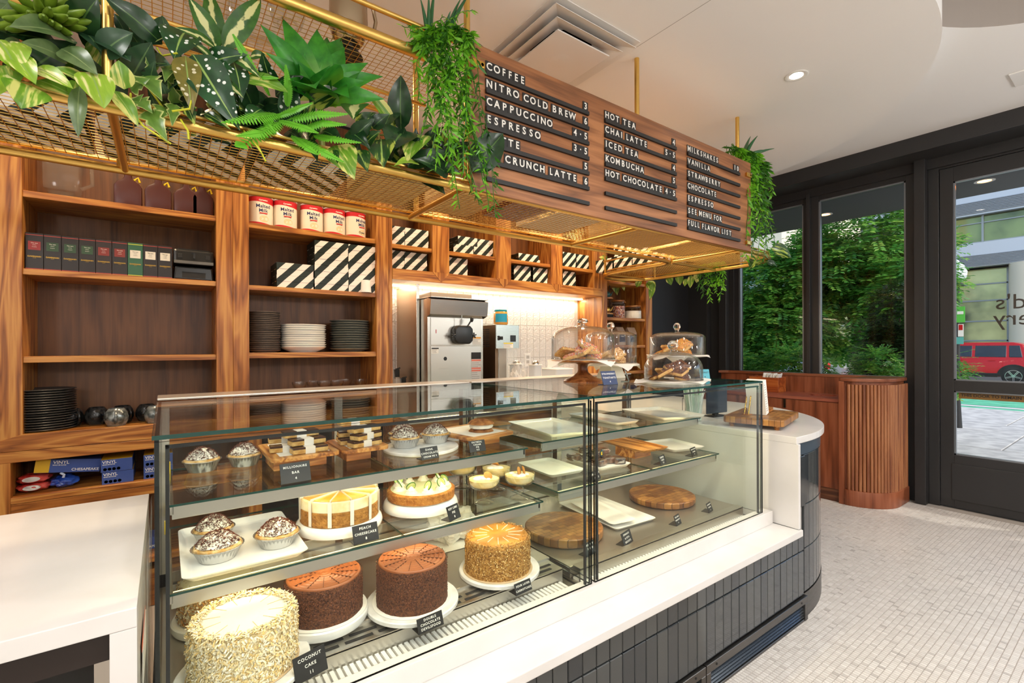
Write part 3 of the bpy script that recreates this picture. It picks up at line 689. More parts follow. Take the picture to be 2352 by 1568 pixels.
b.build('worktop',wood('walnut_counter','#6e3425','#8f4a38','#a55f48','Y',1.0,.3,.3),ks,recalc=False)
b=MB(); b.box(5.36,5.372,1.69,3.12,.92,1.09); b.build('back_panel','walnut_red',ks)
b=MB(); b.prism(karc(KR-.02)+[(XB-.02,KC[1]-KR+.02),(XB-.02,1.69),(4.862,1.69)],0.0,1.09); b.build('end_core','walnut_red',ks)
# reeds
rm=wood('reed_walnut','#643622','#8a5234','#a86f48','Z',.8,.35,.3); M['reed']=rm
reed=MB(); reed.lathe([(.0125,.135),(.0125,1.06)],(0,0,0),10); ro=reed.build('reed','reed',None,smooth=60); rme=ro.data; bpy.data.objects.remove(ro)
L=[]; 
for k in range(17): L.append((KC[0]+(KR-.006)*math.cos(R(186+84*k/16)),KC[1]+(KR-.006)*math.sin(R(186+84*k/16))))
for k in range(1,10): L.append((KC[0]+k*.0275,KC[1]-KR+.006))
for p in L:
    o=bpy.data.objects.new('reed',rme); col.objects.link(o); o.parent=ks; o.location=Vector((p[0],p[1],0))-ks.location
b=MB(); b.box(4.835,4.872,1.672,1.712,0,1.085); b.build('stile','walnut_red',ks,bevel=.003)
b=MB(); b.prism(karc(KR+.014)+[(XB,KC[1]-KR-.014),(XB,1.68),(4.86,1.68)],0,.135); b.build('base_band','walnut_red',ks,bevel=.004,smooth=30)
b=MB(); cap=karc(KR+.014)+[(5.33,KC[1]-KR-.014)]+[(5.33+.09*math.sin(R(a)),KC[1]-KR+.076-.09*math.cos(R(a))) for a in (15,30,45,60,75,90)]+[(5.42,3.0)]+[(5.36,3.12),(5.30,3.12)]+[(5.345,3.02),(5.355,1.9)]+[(5.30+.055*math.cos(R(a)),1.70+.06*math.sin(R(a))-.0) for a in (0,-30,-60,-90)]+[(5.0,1.64),(4.92,1.70),(4.836,1.70)]
b.prism(cap,1.087,1.115); b.build('cap_rail',wood('walnut_cap','#5f301b','#7d4429','#8f5538','Y',1.0,.3,.3),ks,bevel=.004)

# ================= BACK SHELVING
YF=3.2; YK=3.55
sh=thing('wall_shelving','tall walnut wall shelving with two open bays of plates, tins and boxes','shelving',(.38,3.37,0))
def part(name,mat,x0,x1,y0,y1,z0,z1,p,bev=.0015):
    b=MB(); b.box(x0,x1,y0,y1,z0,z1); return b.build(name,mat,p,bevel=bev,seg=1)
part('stile','walnut_z',-.80,-.547,YF,YK,.92,3.0,sh)
part('stile','walnut_z',.239,.3215,YF,YK,.92,3.0,sh); part('stile','walnut_z',.3225,.405,YF,YK,.92,3.0,sh)
part('stile','walnut_z',1.18,1.266,YF,YK,.92,3.0,sh); part('stile','walnut_z',1.268,1.296,YF+.004,YK,.92,3.0,sh)
part('back_panel','walnut_back_shade',-.8,1.29,YK-.012,YK,.9,3.0,sh)
for x0,x1,zz in ((-.547,.239,((2.126,2.158),(1.755,1.783),(1.332,1.362))),(.405,1.18,((2.115,2.148),(1.746,1.774),(1.337,1.370)))):
    for z0,z1 in zz: part('shelf','walnut_x',x0,x1,YF+.012,YK-.012,z0,z1,sh)
# mitred bottom rail
b=MB(); b.prism([(-.80,.915),(1.296,.915),(1.18,.992),(-.547,.992)],YF-.003,YF+.30,'Y'); b.build('rail','walnut_x',sh,bevel=.0012,seg=1)
part('shelf','walnut_x',-.547,1.18,YF+.01,YK-.012,.95,.985,sh)
for x in (-.547+.012,.239-.012,1.18-.012):   # rows of shelf-pin holes
    pass
low=thing('base_cabinet','low open walnut cabinet holding glove boxes and bagged supplies','cabinet',(-.2,3.37,0))
part('rail','walnut_x',-.80,1.296,YF-.003,YK,.862,.913,low)
part('stile','walnut_z',-.66,-.588,YF-.003,YK,.2,.8615,low); part('stile','walnut_z',.40,.47,YF-.003,YK,.2,.8615,low)
part('shelf','walnut_x',-.588,.40,YF-.002,YK,.667,.696,low); part('shelf_edge','walnut_x',-.588,.40,YF-.0015,YF+.03,.621,.665,low)
part('side_panel','walnut_back_shade',-.80,-.66,YF,YK,.2,.8615,low)
part('back_panel','walnut_back_shade',-.66,.47,YK-.012,YK,.2,.862,low)
part('shelf','walnut_x',-.588,.40,YF+.01,YK-.012,.25,.28,low)
part('plinth','walnut_x',-.8,1.296,YF+.05,YK,.0,.2,low)
# overhead cabinets above the niche
up_=thing('overhead_cabinet','row of walnut overhead cubbies stacked with black and white striped boxes','cabinet',(2.36,3.37,1.88))
XS=[1.296,1.608,1.747,2.178,2.327,2.766,2.9,3.30]
for k in (1,3,5): part('stile','walnut_z',XS[k],XS[k+1],YF,YK-.012,1.957,3.0,up_)
part('stile','walnut_z',3.30,3.417,YF,YK-.012,1.957,3.0,up_)
b=MB(); b.prism([(1.296,1.88),(3.417,1.88),(3.417,1.957),(1.296,1.957)],YF-.002,YK,'Y'); b.build('rail','walnut_x',up_,bevel=.001,seg=1)
for k in (0,2,4,6): part('shelf','walnut_x',XS[k],XS[k+1],YF+.012,YK-.012,2.103,2.132,up_)
for k in (1,3,5):   # mitred feet of the stiles
    a,c=XS[k],XS[k+1]; m_=(a+c)/2
    b=MB(); b.prism([(a,1.957),(m_,1.885),(c,1.957)],YF-.004,YF,'Y'); b.build('mitre','walnut_z',up_)
part('back_panel','walnut_back_shade',1.296,3.417,YK-.012,YK,1.957,3.0,up_)
part('niche_side','walnut_z',3.411,3.4165,YF,YK-.013,.9205,1.8795,up_)
part('led_strip','led',1.32,3.40,YK-.10,YK-.05,1.868,1.879,up_)
lamp('niche_led','AREA',(2.36,YK-.08,1.862),11,(1,.86,.66),(R(-8),0,0),shape='RECTANGLE',size=2.1,size_y=.05)
# backsplash tiles, embossed
et=NT('embossed_tile'); et.b.inputs['Base Color'].default_value=srgb('#e4e1dc'); et.b.inputs['Roughness'].default_value=.2
tc=et.node('TexCoord'); nz=et.node('TexNoise',i_Scale=26.0,i_Detail=2.0,i_Distortion=1.5); et.link(tc.outputs['Object'],nz.inputs['Vector']); et.bump(nz.outputs[0],.55,.02); M['embossed']=et.m
b=MB(); b.box(1.296,3.412,YK-.012,YK,.88,1.88); bs=struct(b.build('wall_niche',pm('niche_grout','#cfcac2',.8)))
w_,h_=.0765,.30
b=MB(); b.box(-w_/2+.001,w_/2-.001,-.008,0,.001,h_-.001); pt=b.build('tile','embossed',None,bevel=.002,seg=1); ptm=pt.data; bpy.data.objects.remove(pt)
for r_ in range(4):
    z=1.88-h_*(r_+1)+.02
    for k in range(28):
        x=1.296+w_*(k+.5)
        if x+w_/2>3.42: break
        if z<.9: continue
        o=bpy.data.objects.new('tile',ptm); col.objects.link(o); o.parent=bs; o.location=(x,YK-.012,z)
# back counter in the niche
bc=thing('back_counter','stainless back counter with a walnut front under the tiled niche','counter',(2.4,3.25,0))
part('worktop','steel',1.297,3.41,2.95,YK-.021,.885,.92,bc,.003); part('front_panel','walnut_x',1.297,3.41,3.0,3.4,.1,.885,bc); part('plinth','matte_black',1.297,3.41,3.06,3.4,0,.1,bc)
# end shelf
es=thing('end_shelf','narrow walnut shelf unit at the far corner with jars and coffee bags','shelving',(3.82,3.37,0))
part('stile','walnut_z',3.417,3.482,YF-.002,YK,.0,3.0,es); part('stile','walnut_z',4.069,4.17,YF-.002,YK,.0,3.0,es)
part('back_panel','walnut_back_shade',3.482,4.069,YK-.012,YK,.0,3.0,es)
for z in (.9,1.15,1.415,1.688,2.05,2.4): part('shelf','walnut_x',3.482,4.069,YF+.01,YK-.012,z-.028,z,es)

# ================= HANGING BRASS CANOPY WITH MENU BOARD
ZB=2.057; Y0c,Y1c=1.70,2.262; XR=3.84
can=thing('hanging_canopy','long L-shaped brass canopy hung from the ceiling, wire mesh trays full of plants and boxes','canopy',(1.9,2.0,2.05))
def arc(cx,cy,r,a0,a1,n=10): return [(cx+r*math.cos(R(a0+(a1-a0)*k/n)),cy+r*math.sin(R(a0+(a1-a0)*k/n))) for k in range(n+1)]
XW=XR-.62    # inner side of the leg
LEGY=3.17
outer=[(-1.9,Y0c)]+[(x,Y0c) for x in (-.116,1.004,2.12,3.2)]+arc(XR-.34,Y0c+.34,.34,-90,0)+[(XR,2.4)]+arc(XR-.30,LEGY-.30,.30,0,180,14)[0:0]
rim_o=[(-1.9,Y0c),(3.2,Y0c)]+arc(XR-.36,Y0c+.36,.36,-90,0)+arc(XR-.31,LEGY-.31,.31,0,180,16)+arc(XW-.12,Y1c+.12,.12,0,-90,6)+[(-1.9,Y1c)]
b=MB(); b.tube([(x,y,ZB) for x,y in rim_o],.016,10,closed=True); b.build('lower_rim','brass',can,smooth=True)
b=MB(); b.tube([(x,y,ZB+.03) for x,y in rim_o if True],.006,6,closed=True); b.build('tray_edge','brass',can,smooth=True)
for x in (-1.23,-.116,1.004,2.12,3.2):
    b=MB(); b.rod((x,Y0c,ZB),(x,Y1c,ZB),.012); b.build('cross_bar','brass',can,smooth=True)
for y in (2.28,3.0):
    b=MB(); b.rod((XW,y,ZB),(XR,y,ZB),.010); b.build('cross_bar','brass',can,smooth=True)
def mesh_wires(name,inside,x0,x1,y0,y1,z,px,py,r,n=4):
    b=MB(); 
    x=x0
    while x<=x1:
        segs=[];y=y0;st=None
        while y<=y1+1e-6:
            if inside(x,y): st=y if st is None else st; last=y
            elif st is not None: segs.append((st,last)); st=None
            y+=.02
        if st is not None: segs.append((st,last))
        for a,c in segs:
            if c-a>.03: b.tube([(x,a,z),(x,c,z)],r,n,cap=False)
        x+=px
    y=y0
    while y<=y1:
        segs=[];x=x0;st=None
        while x<=x1+1e-6:
            if inside(x,y): st=x if st is None else st; last=x
            elif st is not None: segs.append((st,last)); st=None
            x+=.02
        if st is not None: segs.append((st,last))
        for a,c in segs:
            if c-a>.03: b.tube([(a,y,z+r*1.6),(c,y,z+r*1.6)],r,n,cap=False)
        y+=py
    o=b.build(name,'brass',can,recalc=False); o['kind']='stuff'; return o
def ins(x,y):
    if Y0c<=y<=Y1c and x<=XR-.36: return True
    if XW<=x<=XR and Y0c+.36<=y<=LEGY-.31: return True
    if math.hypot(x-(XR-.36),y-(Y0c+.36))<=.36 and x>=XR-.37: return True
    if math.hypot(x-(XR-.31),y-(LEGY-.31))<=.31: return True
    return False
mesh_wires('wire_mesh',ins,-1.5,XR,Y0c+.01,LEGY,ZB+.022,.0285,.0265,.0013)
# uprights
UP=[(-.125,Y0c+.02),(-.125,Y1c-.04),(1.03,Y1c-.03),(2.17,Y1c),(3.2,Y1c),(1.05,Y0c+.06),(2.165,Y0c+.06),(3.305,Y0c+.095),(XW+.02,3.0),(XW+.0,2.33),(XR-.02,2.9)]
for x,y in UP[:8]:
    b=MB(); b.rod((x,y,ZB),(x,y,3.0295),.0135,14); b.build('hanger_rod','brass',can,smooth=True)
for x,y in UP[8:]:
    b=MB(); b.rod((x,y,ZB),(x,y,2.3),.010,10); b.build('upright','brass',can,smooth=True)
# guard rail of the leg
b=MB(); g_=[(XW-.0,2.33)]+[(XW,3.0)]+arc(XR-.31,LEGY-.31,.31,180,0,14)+[(XR,2.2)]
b.tube([(x,y,ZB+.115) for x,y in g_],.007,8); b.build('guard_rail','brass',can,smooth=True)
# upper tray
ZU=2.555
b=MB(); b.rod((-1.9,1.76,ZU+.022),(.86,1.76,ZU+.022),.022,12); b.build('upper_rim','brass',can,smooth=True)
b=MB(); b.rod((-1.9,1.76,2.686),(1.0,1.76,2.686),.010,10); b.build('upper_guard','brass',can,smooth=True)
b=MB(); b.rod((-1.9,2.25,ZU),(1.0,2.25,ZU),.012,10); b.rod((-1.9,2.06,ZU-.012),(1.0,2.06,ZU-.012),.008,8); b.build('upper_back_rim','brass',can,smooth=True)
mesh_wires('upper_mesh',lambda x,y:True,-1.2,1.0,1.76,2.25,ZU,.0285,.0265,.0013)

# menu board: bolted to the canopy, moves with it
mb_=thing('menu_board','long walnut menu board with black letter rails hanging under the ceiling','menu board',(2.13,1.69,2.05))
b=MB(); b.box(1.02,3.25,1.672,1.692,2.047,2.652); b.build('board','walnut_board',mb_,bevel=.0015,seg=1)
for x,z in ((1.045,2.565),(3.205,2.56),(3.205,2.10)):
    b=MB(); b.box(x-.03,x+.03,1.657,1.672,z-.013,z+.013); b.lathe([(.0,-.02),(.008,-.02),(.011,-.012),(.009,0)],(0,0,0),12,T=Matrix.Translation((x+.018,1.657,z))@Matrix.Rotation(-PI/2,4,'X')@Matrix.Scale(-1,4,(0,0,1))); b.build('clamp','brass_bright',mb_,bevel=.002)

rows=[(1.084,1.685,[('COFFEE','3'),('NITRO COLD BREW','6'),('CAPPUCCINO','4·5'),('ESPRESSO','3·5'),('LATTE','5'),('CT CRUNCH LATTE','6'),('','')]),
 (1.800,2.395,[('HOT TEA','4'),('CHAI LATTE','5·5'),('ICED TEA','4'),('KOMBUCHA','5'),('HOT CHOCOLATE','4·5'),('',''),('','')]),
 (2.507,3.093,[('MILKSHAKES','10'),('VANILLA',''),('STRAWBERRY',''),('CHOCOLATE',''),('ESPRESSO',''),('SEE MENU FOR',''),('FULL FLAVOR LIST','')])]
black_tile=pm('tile_black','#201e1d',.55); rail_m=pm('rail_black','#1f1d1c',.5)
_lm={}
def letter_me(ch):
    if ch in _lm: return _lm[ch]
    o=text(ch,.044,Matrix.Identity(4),'letter','letter',None,.0006,'CENTER',bold=.0009); me=o.data; bpy.data.objects.remove(o); _lm[ch]=me; return me
_tm={}
def tile_me(w):
    k=round(w,4)
    if k not in _tm:
        b=MB(); b.box(-w/2+.0005,w/2-.0005,-.003,0,0,.0475); o=b.build('letter_tile',black_tile,None,bevel=.0006,seg=1); _tm[k]=o.data; bpy.data.objects.remove(o)
    return _tm[k]
LT=frame((0,0,0),(1,0,0),(0,0,1))
def put(ch,xc,z,w):
    o=bpy.data.objects.new('letter_tile',tile_me(w)); col.objects.link(o); o.parent=mb_; o.location=Vector((xc,1.671,z))-mb_.location
    l=bpy.data.objects.new('letter',letter_me(ch)); col.objects.link(l); l.parent=o; l.matrix_local=Matrix.Translation((0,-.0032,.0245))@LT@Matrix.Diagonal((min(1,(w-.006)/.034) if ch not in 'I1·' else 1,1,1,1))
for x0,x1,rr in rows:
    for i,(s_,p) in enumerate(rr):
        zb=2.533-.0735*i
        b=MB(); b.box(x0,x1,1.662,1.672,zb,zb+.006); b.box(x0,x1,1.6645,1.672,zb+.006,zb+.018); b.box(x0,x1,1.660,1.664,zb,zb+.018); rl=b.build('rail',rail_m,mb_)
        b=MB()
        for xx in (x0+.05,x1-.035): b.lathe([(0,-.0004),(.0028,-.0004)],(0,0,0),8,T=Matrix.Translation((xx,1.6598,zb+.008))@Matrix.Rotation(PI/2,4,'X'))
        q=b.build('rail_screws','matte_black',rl); q['kind']='stuff'
        if not s_: continue
        ww={'I':.024,' ':.017,'M':.042,'W':.044,'L':.033,'E':.034,'F':.033}
        tot=sum(ww.get(c,.0385) for c in s_); pw=sum({'1':.034,'·':.033}.get(c,.037) for c in p); av=(x1-x0)-(pw+.008 if p else 0)
        k=min(1,av/tot); 
        if len(s_)>=8 and x0>2: k=min(k,.93)
        x=x0
        for c in s_:
            w=ww.get(c,.0385)*k
            if c!=' ': put(c,x+w/2,zb+.0165,w)
            x+=w
        x=x1-pw
        for c in p:
            w={'1':.034,'·':.033}.get(c,.037); put(c,x+w/2,zb+.0165,w); x+=w

# ================= CEILING FIXTURES
dfm=pm('diffuser_white','#e3dfda',.28); 
t=thing('air_diffuser','square white layered ceiling air diffuser above the menu board','vent',(1.76,1.95,3.03))
def pyr(b,cx,cy,a,z0,h,c,th=.003):
    """square dished plate: rim half-size a at height z0, centre panel half-size c raised by h"""
    vs=[]; 
    for s_,z in ((a,z0),(c,z0+h),(a,z0-th),(c,z0+h-th)):
        vs+=[(cx-s_,cy-s_,z),(cx+s_,cy-s_,z),(cx+s_,cy+s_,z),(cx-s_,cy+s_,z)]
    fs=[]
    for k in range(4):
        j=(k+1)%4; fs+=[(k,j,4+j,4+k),(8+k,12+k,12+j,8+j),(k,8+k,8+j,j)]
    b.add(vs,fs); return vs
b=MB(); b.box(1.46,2.06,1.65,2.25,3.026,3.0299); b.build('back_plate',dfm,t,bevel=.001)
for nm,(a,z0,h,c) in (('outer_cone',(.285,3.0,.026,.20)),('middle_cone',(.235,2.985,.03,.15))):
    b=MB(); pyr(b,1.76,1.95,a,z0,h,c); b.build(nm,dfm,t)
b=MB(); b.lathe([(.17,3.0245),(.20,3.0245),(.20,3.0262),(.17,3.0262)],(1.76,1.95,0),40,close=True); b.build('neck_ring',dfm,t); b=MB(); b.lathe([(0,3.0255),(.168,3.0255)],(1.76,1.95,0),40); b.build('dark_neck','matte_black',t,recalc=False)
b=MB(); b.box(1.575,1.945,1.765,2.135,2.965,2.972); b.build('face_plate',dfm,t,bevel=.002); b=MB(); b.lathe([(.0,2.9645),(.018,2.9645),(.018,2.965),(.06,2.9647),(.062,2.965)],(1.76,1.95,0),32); b.build('centre_disc',dfm,t,smooth=20)
b=MB()
for dx,dy in ((-.1,-.1),(.1,.1),(-.1,.1),(.1,-.1)): b.rod((1.76+dx,1.95+dy,2.972),(1.76+dx,1.95+dy,3.02),.004,6)
q=b.build('hangers',dfm,t); q['kind']='stuff'
b=MB(); b.box(2.081,2.0825,.64,3.5,3.0291,3.0299); struct(b.build('ceiling_seam',pm('seam_grey','#8f8a84',.8)))
t=thing('downlight','round recessed ceiling downlight, lit, right of the menu board','light',(3.085,1.308,3.03))
b=MB(); b.lathe([(.062,-.0002),(.063,-.003),(.058,-.005),(.041,-.002),(.036,.0),(.036,-.0002)],(3.085,1.308,3.03),40); b.build('trim_ring','white_gloss',t,smooth=50)
b=MB(); b.lathe([(0,-.0012),(.036,-.0012)],(3.085,1.308,3.03),32); b.build('lens',pm('lamp_lens','#ffffff',.5,emit='#fff4e2',es=14),t,recalc=False)
t=thing('wall_vent','white louvred air vent in the ceiling at the right edge','vent',(4.57,.45,3.17))
b=MB(); b.box(4.46,4.70,.05,.60,3.160,3.1695); b.build('vent_frame','white_gloss',t,bevel=.003)
b=MB()
for k in range(8): b.box(4.49+k*.024,4.50+k*.024,.08,.53,3.156,3.1605)
q=b.build('slat','white_gloss',t); b=MB(); b.box(4.48,4.68,.08,.53,3.1585,3.1598); b.build('vent_shade_sheet',pm('vent_shadow','#8c8780',.8),t)  # flat grey sheet: its colour stands for the shade behind the slats

# ================= GOODS ON THE WALL SHELVES
def stripemat(name,a,b,period,axis=(1,-1),duty=.5):
    t=NT(name); tc=t.node('TexCoord'); sx=t.node('SeparateXYZ'); t.link(tc.outputs['Object'],sx.inputs[0])
    m1=t.node('Math',operation='MULTIPLY',i_1=axis[0]/period); t.link(sx.outputs[0],m1.inputs[0])
    m2=t.node('Math',operation='MULTIPLY_ADD',i_1=axis[1]/period); t.link(sx.outputs[2],m2.inputs[0]); t.link(m1.outputs[0],m2.inputs[2])
    m2b=t.node('Math',operation='MULTIPLY_ADD',i_1=axis[1]/period); t.link(sx.outputs[1],m2b.inputs[0]); t.link(m2.outputs[0],m2b.inputs[2])
    oi=t.node('ObjectInfo'); ra=t.node('Math',operation='ADD'); t.link(m2b.outputs[0],ra.inputs[0]); sc_=t.node('SeparateColor'); t.link(oi.outputs['Color'],sc_.inputs[0]); t.link(sc_.outputs[0],ra.inputs[1]); fr=t.node('Math',operation='FRACT'); t.link(ra.outputs[0],fr.inputs[0]); 
    t.link(t.ramp(fr.outputs[0],[(0,srgb(a)),(duty,srgb(b))],'CONSTANT'),t.b.inputs['Base Color']); t.b.inputs['Roughness'].default_value=.45
    return t.m
M['stripe']=stripemat('box_stripes','#16241f','#efe6de',.10); M['stripe_dark']=pm('box_side','#16211d',.5)
M['stripe_small']=stripemat('box_stripes_small','#16241f','#efe6de',.085)
def striped_box(name,label,group,x0,x1,y,dp,z0,z1,mat='stripe',rz=0):
    w=(x1-x0); h=z1-z0
    t=thing(name,label,'box',((x0+x1)/2,y+dp/2,z0),rz,group)
    b=MB(); b.box(-w/2,w/2,-dp/2,dp/2,0,h*.52); b.mi[4]=1; b.mi[5]=1
    ofs=(x0*7.3+z0*3.1)%1.0
    q=b.build('base',[mat,'stripe_dark'],t,world=False,bevel=.001,seg=1); q.color=(ofs,0,0,1)
    b=MB(); b.box(-w/2-.0015,w/2+.0015,-dp/2-.0015,dp/2+.0015,h*.5,h-.0008); b.mi[4]=1; b.mi[5]=1
    q=b.build('lid',[mat,'stripe_dark'],t,world=False,bevel=.001,seg=1); q.color=(ofs,0,0,1); return t
G2='striped pastry boxes stacked on the middle shelf'
def sb(x0,x1,zs,y,lab,grp,mat='stripe',dp=.2):
    for k in range(len(zs)-1): striped_box('pastry_box',lab%(('bottom','second','third','top')[k] if len(zs)>3 else ('lower','upper')[k] if len(zs)==3 else 'only'),grp,x0,x1,y,dp,zs[k],zs[k+1],mat)
sb(.561,.776,(1.775,1.852,1.931),3.235,'black and white striped box, %s of the short pair on the middle shelf',G2)
sb(.782,.994,(1.775,1.855,1.935,2.015,2.094),3.225,'black and white striped box, %s of the left tall stack of four',G2)
sb(.998,1.178,(1.775,1.855,1.935,2.015,2.094),3.225,'black and white striped box, %s of the right tall stack by the stile',G2)
cub=[(1.306,1.404,2.133,3.24,'left end of the first cubby, top shelf'),(1.408,1.592,2.133,3.24,'right side of the first cubby, top shelf'),(1.306,1.400,1.958,3.24,'left end of the first cubby, low shelf'),(1.404,1.58,1.958,3.24,'right side of the first cubby, low shelf'),
 (2.594,2.755,1.958,3.24,'right side of the third cubby, low shelf'),(2.386,2.565,1.958,3.24,'left side of the third cubby, low shelf'),(1.769,1.93,1.958,3.24,'second cubby, low shelf'),(2.942,3.10,2.133,3.24,'left side of the fourth cubby, top shelf'),(3.112,3.27,2.133,3.24,'right side of the fourth cubby, top shelf'),(2.942,3.10,1.958,3.24,'fourth cubby, low shelf')]
GC='striped boxes in the overhead cubbies'
for x0,x1,z,y,lab in cub:
    for k in range(2): striped_box('pastry_box','small striped box, %s of a pair, %s'%(('lower','upper')[k],lab) if 'side' in lab or 'end' in lab else 'small striped box, %s of a pair, %s'%(('lower','upper')[k],lab),GC,x0,x1,y,.2,z+k*.0675,z+k*.0675+.067,'stripe_small')
for x0,x1,k,lab in ((1.806,1.985,0,'lower left of four in the second cubby'),(1.992,2.170,0,'lower right of four in the second cubby'),(1.847,2.02,1,'upper left of four in the second cubby'),(2.023,2.175,1,'upper right of four in the second cubby')):
    striped_box('pastry_box','small striped box, '+lab,GC,x0,x1,3.24,.2,2.133+k*.0675,2.133+k*.0675+.067,'stripe_small')
striped_box('pastry_box','single small striped box on the top shelf of the third cubby',GC,2.436,2.655,3.24,.2,2.133,2.20,'stripe_small')
tb=thing('carton','small plain white carton beside the single striped box','box',(2.69,3.33,2.133)); b=MB(); b.box(2.665,2.72,3.30,3.38,2.133,2.175); b.build('carton_body','paper',tb,bevel=.002); b=MB(); b.box(2.667,2.718,3.2995,3.3,2.155,2.16); b.build('tape','cream',tb)
# cups, plates
def cup_thing(x,y,z,lab):
    t=thing('paper_cup',lab,'cup',(x,y,z),0,'white cups upside down on the middle shelf'); b=MB(); b.lathe([(.034,0),(.036,.002),(.031,.082),(.026,.084),(.0,.084)],(0,0,0),24); b.build('cup','white_gloss',t,world=False,smooth=40)
    b=MB(); b.lathe([(.0335,.0),(.037,.0),(.037,.006),(.0335,.006)],(0,0,0),24,close=True); b.build('rim','white_gloss',t,world=False,smooth=40)
cup_thing(1.113,3.222,1.775,'white cup in front of the striped boxes, the left of two'); cup_thing(1.19-.035,3.285,1.775,'white cup against the stile, the right of two')
def plate_mesh(r,h,foot=.6):
    b=MB(); b.lathe([(0,.003),(r*foot,.003),(r*foot,0),(r*foot+.004,.0),(r*foot+.006,.003),(r*.9,h*.6),(r,h),(r-.002,h+.002),(r*.88,h*.75),(r*foot,.006),(0,.006)],(0,0,0),40); o=b.build('plate','white',None,smooth=50); me=o.data; bpy.data.objects.remove(o); return me
def stack(name,lab,grp,x,y,z,r,h,pitch,n,mat,foot=.6,jit=.002):
    me=plate_mesh(r,h,foot); me.materials.clear(); me.materials.append(mat); rs=random.Random(int(x*1000)+n)
    for k in range(n):
        o=bpy.data.objects.new(name,me); col.objects.link(o); o.location=(x+rs.uniform(-jit,jit),y+rs.uniform(-jit,jit),z+k*pitch); tag(o,lab,'plate',grp)
stone=pm('stoneware_taupe','#6d625c',.35); stone2=pm('stoneware_grey','#6a6d68',.35); stone3=pm('stoneware_charcoal','#4a4846',.3)
stack('dinner_plate','charcoal dinner plate with a pale rim in the tall stack on the lowest shelf','plates stacked at the left of the lowest shelf',-.498+.0,3.345,.985,.128,.016,.0122,17,stone3)
stack('side_plate','taupe side plate in the tall thin stack against the left stile','taupe plates stacked on the plate shelf',.405+.006+.095,3.33,1.370,.092,.016,.0112,22,stone)
stack('bowl','white shallow bowl in the white stack in the middle of the plate shelf','white bowls stacked on the plate shelf',.74,3.36,1.370,.142,.036,.0142,11,M['porcelain'],.55)
stack('dinner_plate','grey dinner plate in the wide stack at the right of the plate shelf','grey plates stacked on the plate shelf',1.045,3.36,1.370,.132,.024,.0158,13,stone2,.55)
# mugs
def mug(x,y,z,lab,mat,ang,grp):
    t=thing('mug',lab,'mug',(x,y,z),ang,grp)
    b=MB(); b.lathe([(0,.004),(.030,.004),(.032,0),(.036,.002),(.05,.035),(.052,.055),(.045,.08),(.034,.096),(.032,.098),(.030,.095),(.042,.078),(.047,.055),(.03,.012),(0,.01)],(0,0,0),28); b.build('mug_body',mat,t,world=False,smooth=60)
    b=MB(); b.tube([(.046,0,.082),(.066,0,.085),(.078,0,.07),(.078,0,.045),(.066,0,.025),(.047,0,.022)],.0065,8); b.build('handle',mat,t,world=False,smooth=60)
mgd=pm('mug_black_glaze','#1f1f1f',.22,var=('#151515','#3a3a38',30)); mgs=pm('mug_silver_glaze','#7f8787',.2,.5,var=('#4d5352','#9fa5a4',35))
for k,(x,lab) in enumerate(((-.40,'black glazed mug beside the charcoal plate stack'),(-.298,'black glazed mug, second from the plate stack'),(-.19,'black glazed mug behind the silver mugs'),(-.084,'black glazed mug nearest the glass case'))):
    mug(x,3.40,.985,lab,mgd,R(-60+(-25 if k==3 else 0)),'mugs on the lowest shelf')
mug(-.208,3.27,.985,'silver-grey glazed mug in front, handle toward the room',mgs,R(-88),'mugs on the lowest shelf'); mug(-.042,3.27,.985,'silver-grey glazed mug half hidden by the glass case',mgs,R(-60),'mugs on the lowest shelf')
# coupes turned up on the lower shelf of the right bay
def coupe_mesh():
    b=MB(); b.lathe([(0,.002),(.034,0),(.036,.004),(.008,.012),(.008,.04),(.012,.052),(.036,.062),(.046,.085),(.047,.1),(.0455,.1),(.044,.086),(.034,.066),(0,.06)],(0,0,0),28); o=b.build('coupe','glass_clear',None,smooth=60); me=o.data; bpy.data.objects.remove(o); return me
cm=coupe_mesh()
for k,x in enumerate((.705,.805,.86,.94,1.015,1.10)):
    o=bpy.data.objects.new('dessert_coupe',cm); col.objects.link(o); o.location=(x,3.30+(.06 if k in (1,4) else 0),1.078); tag(o,'empty clear glass dessert coupe in the row above the case top','glass','glass coupes on the low shelf')
part('shelf','walnut_x',.405,1.18,YF+.02,YK-.012,1.055,1.078,sh)
# malted milk tins
tinm=NT('tin_print'); tc=tinm.node('TexCoord'); sx=tinm.node('SeparateXYZ'); tinm.link(tc.outputs['Object'],sx.inputs[0])
wn=tinm.node('Math',operation='SINE'); ax=tinm.node('Math',operation='MULTIPLY',i_1=22.0); tinm.link(sx.outputs[0],ax.inputs[0]); tinm.link(ax.outputs[0],wn.inputs[0])
zz=tinm.node('Math',operation='MULTIPLY_ADD',i_1=.006); tinm.link(wn.outputs[0],zz.inputs[0]); tinm.link(sx.outputs[2],zz.inputs[2])
mr=tinm.node('MapRange',i_1=0.0,i_2=.17); tinm.link(zz.outputs[0],mr.inputs[0])
tinm.link(tinm.ramp(mr.outputs[0],[(0,srgb('#c3202a')),(.06,srgb('#e9dfcd')),(.79,srgb('#c3202a'))],'CONSTANT'),tinm.b.inputs['Base Color']); tinm.b.inputs['Roughness'].default_value=.35; M['tin']=tinm.m
def wrap(o,r,c=(0,0)):
    """bend a flat mesh (x across, z up, drawn at y=-r) round a cylinder of radius r about the thing's axis"""
    for v in o.data.vertices:
        a=v.co.x/r; d=-v.co.y; v.co=(d*math.sin(a),-d*math.cos(a),v.co.z)
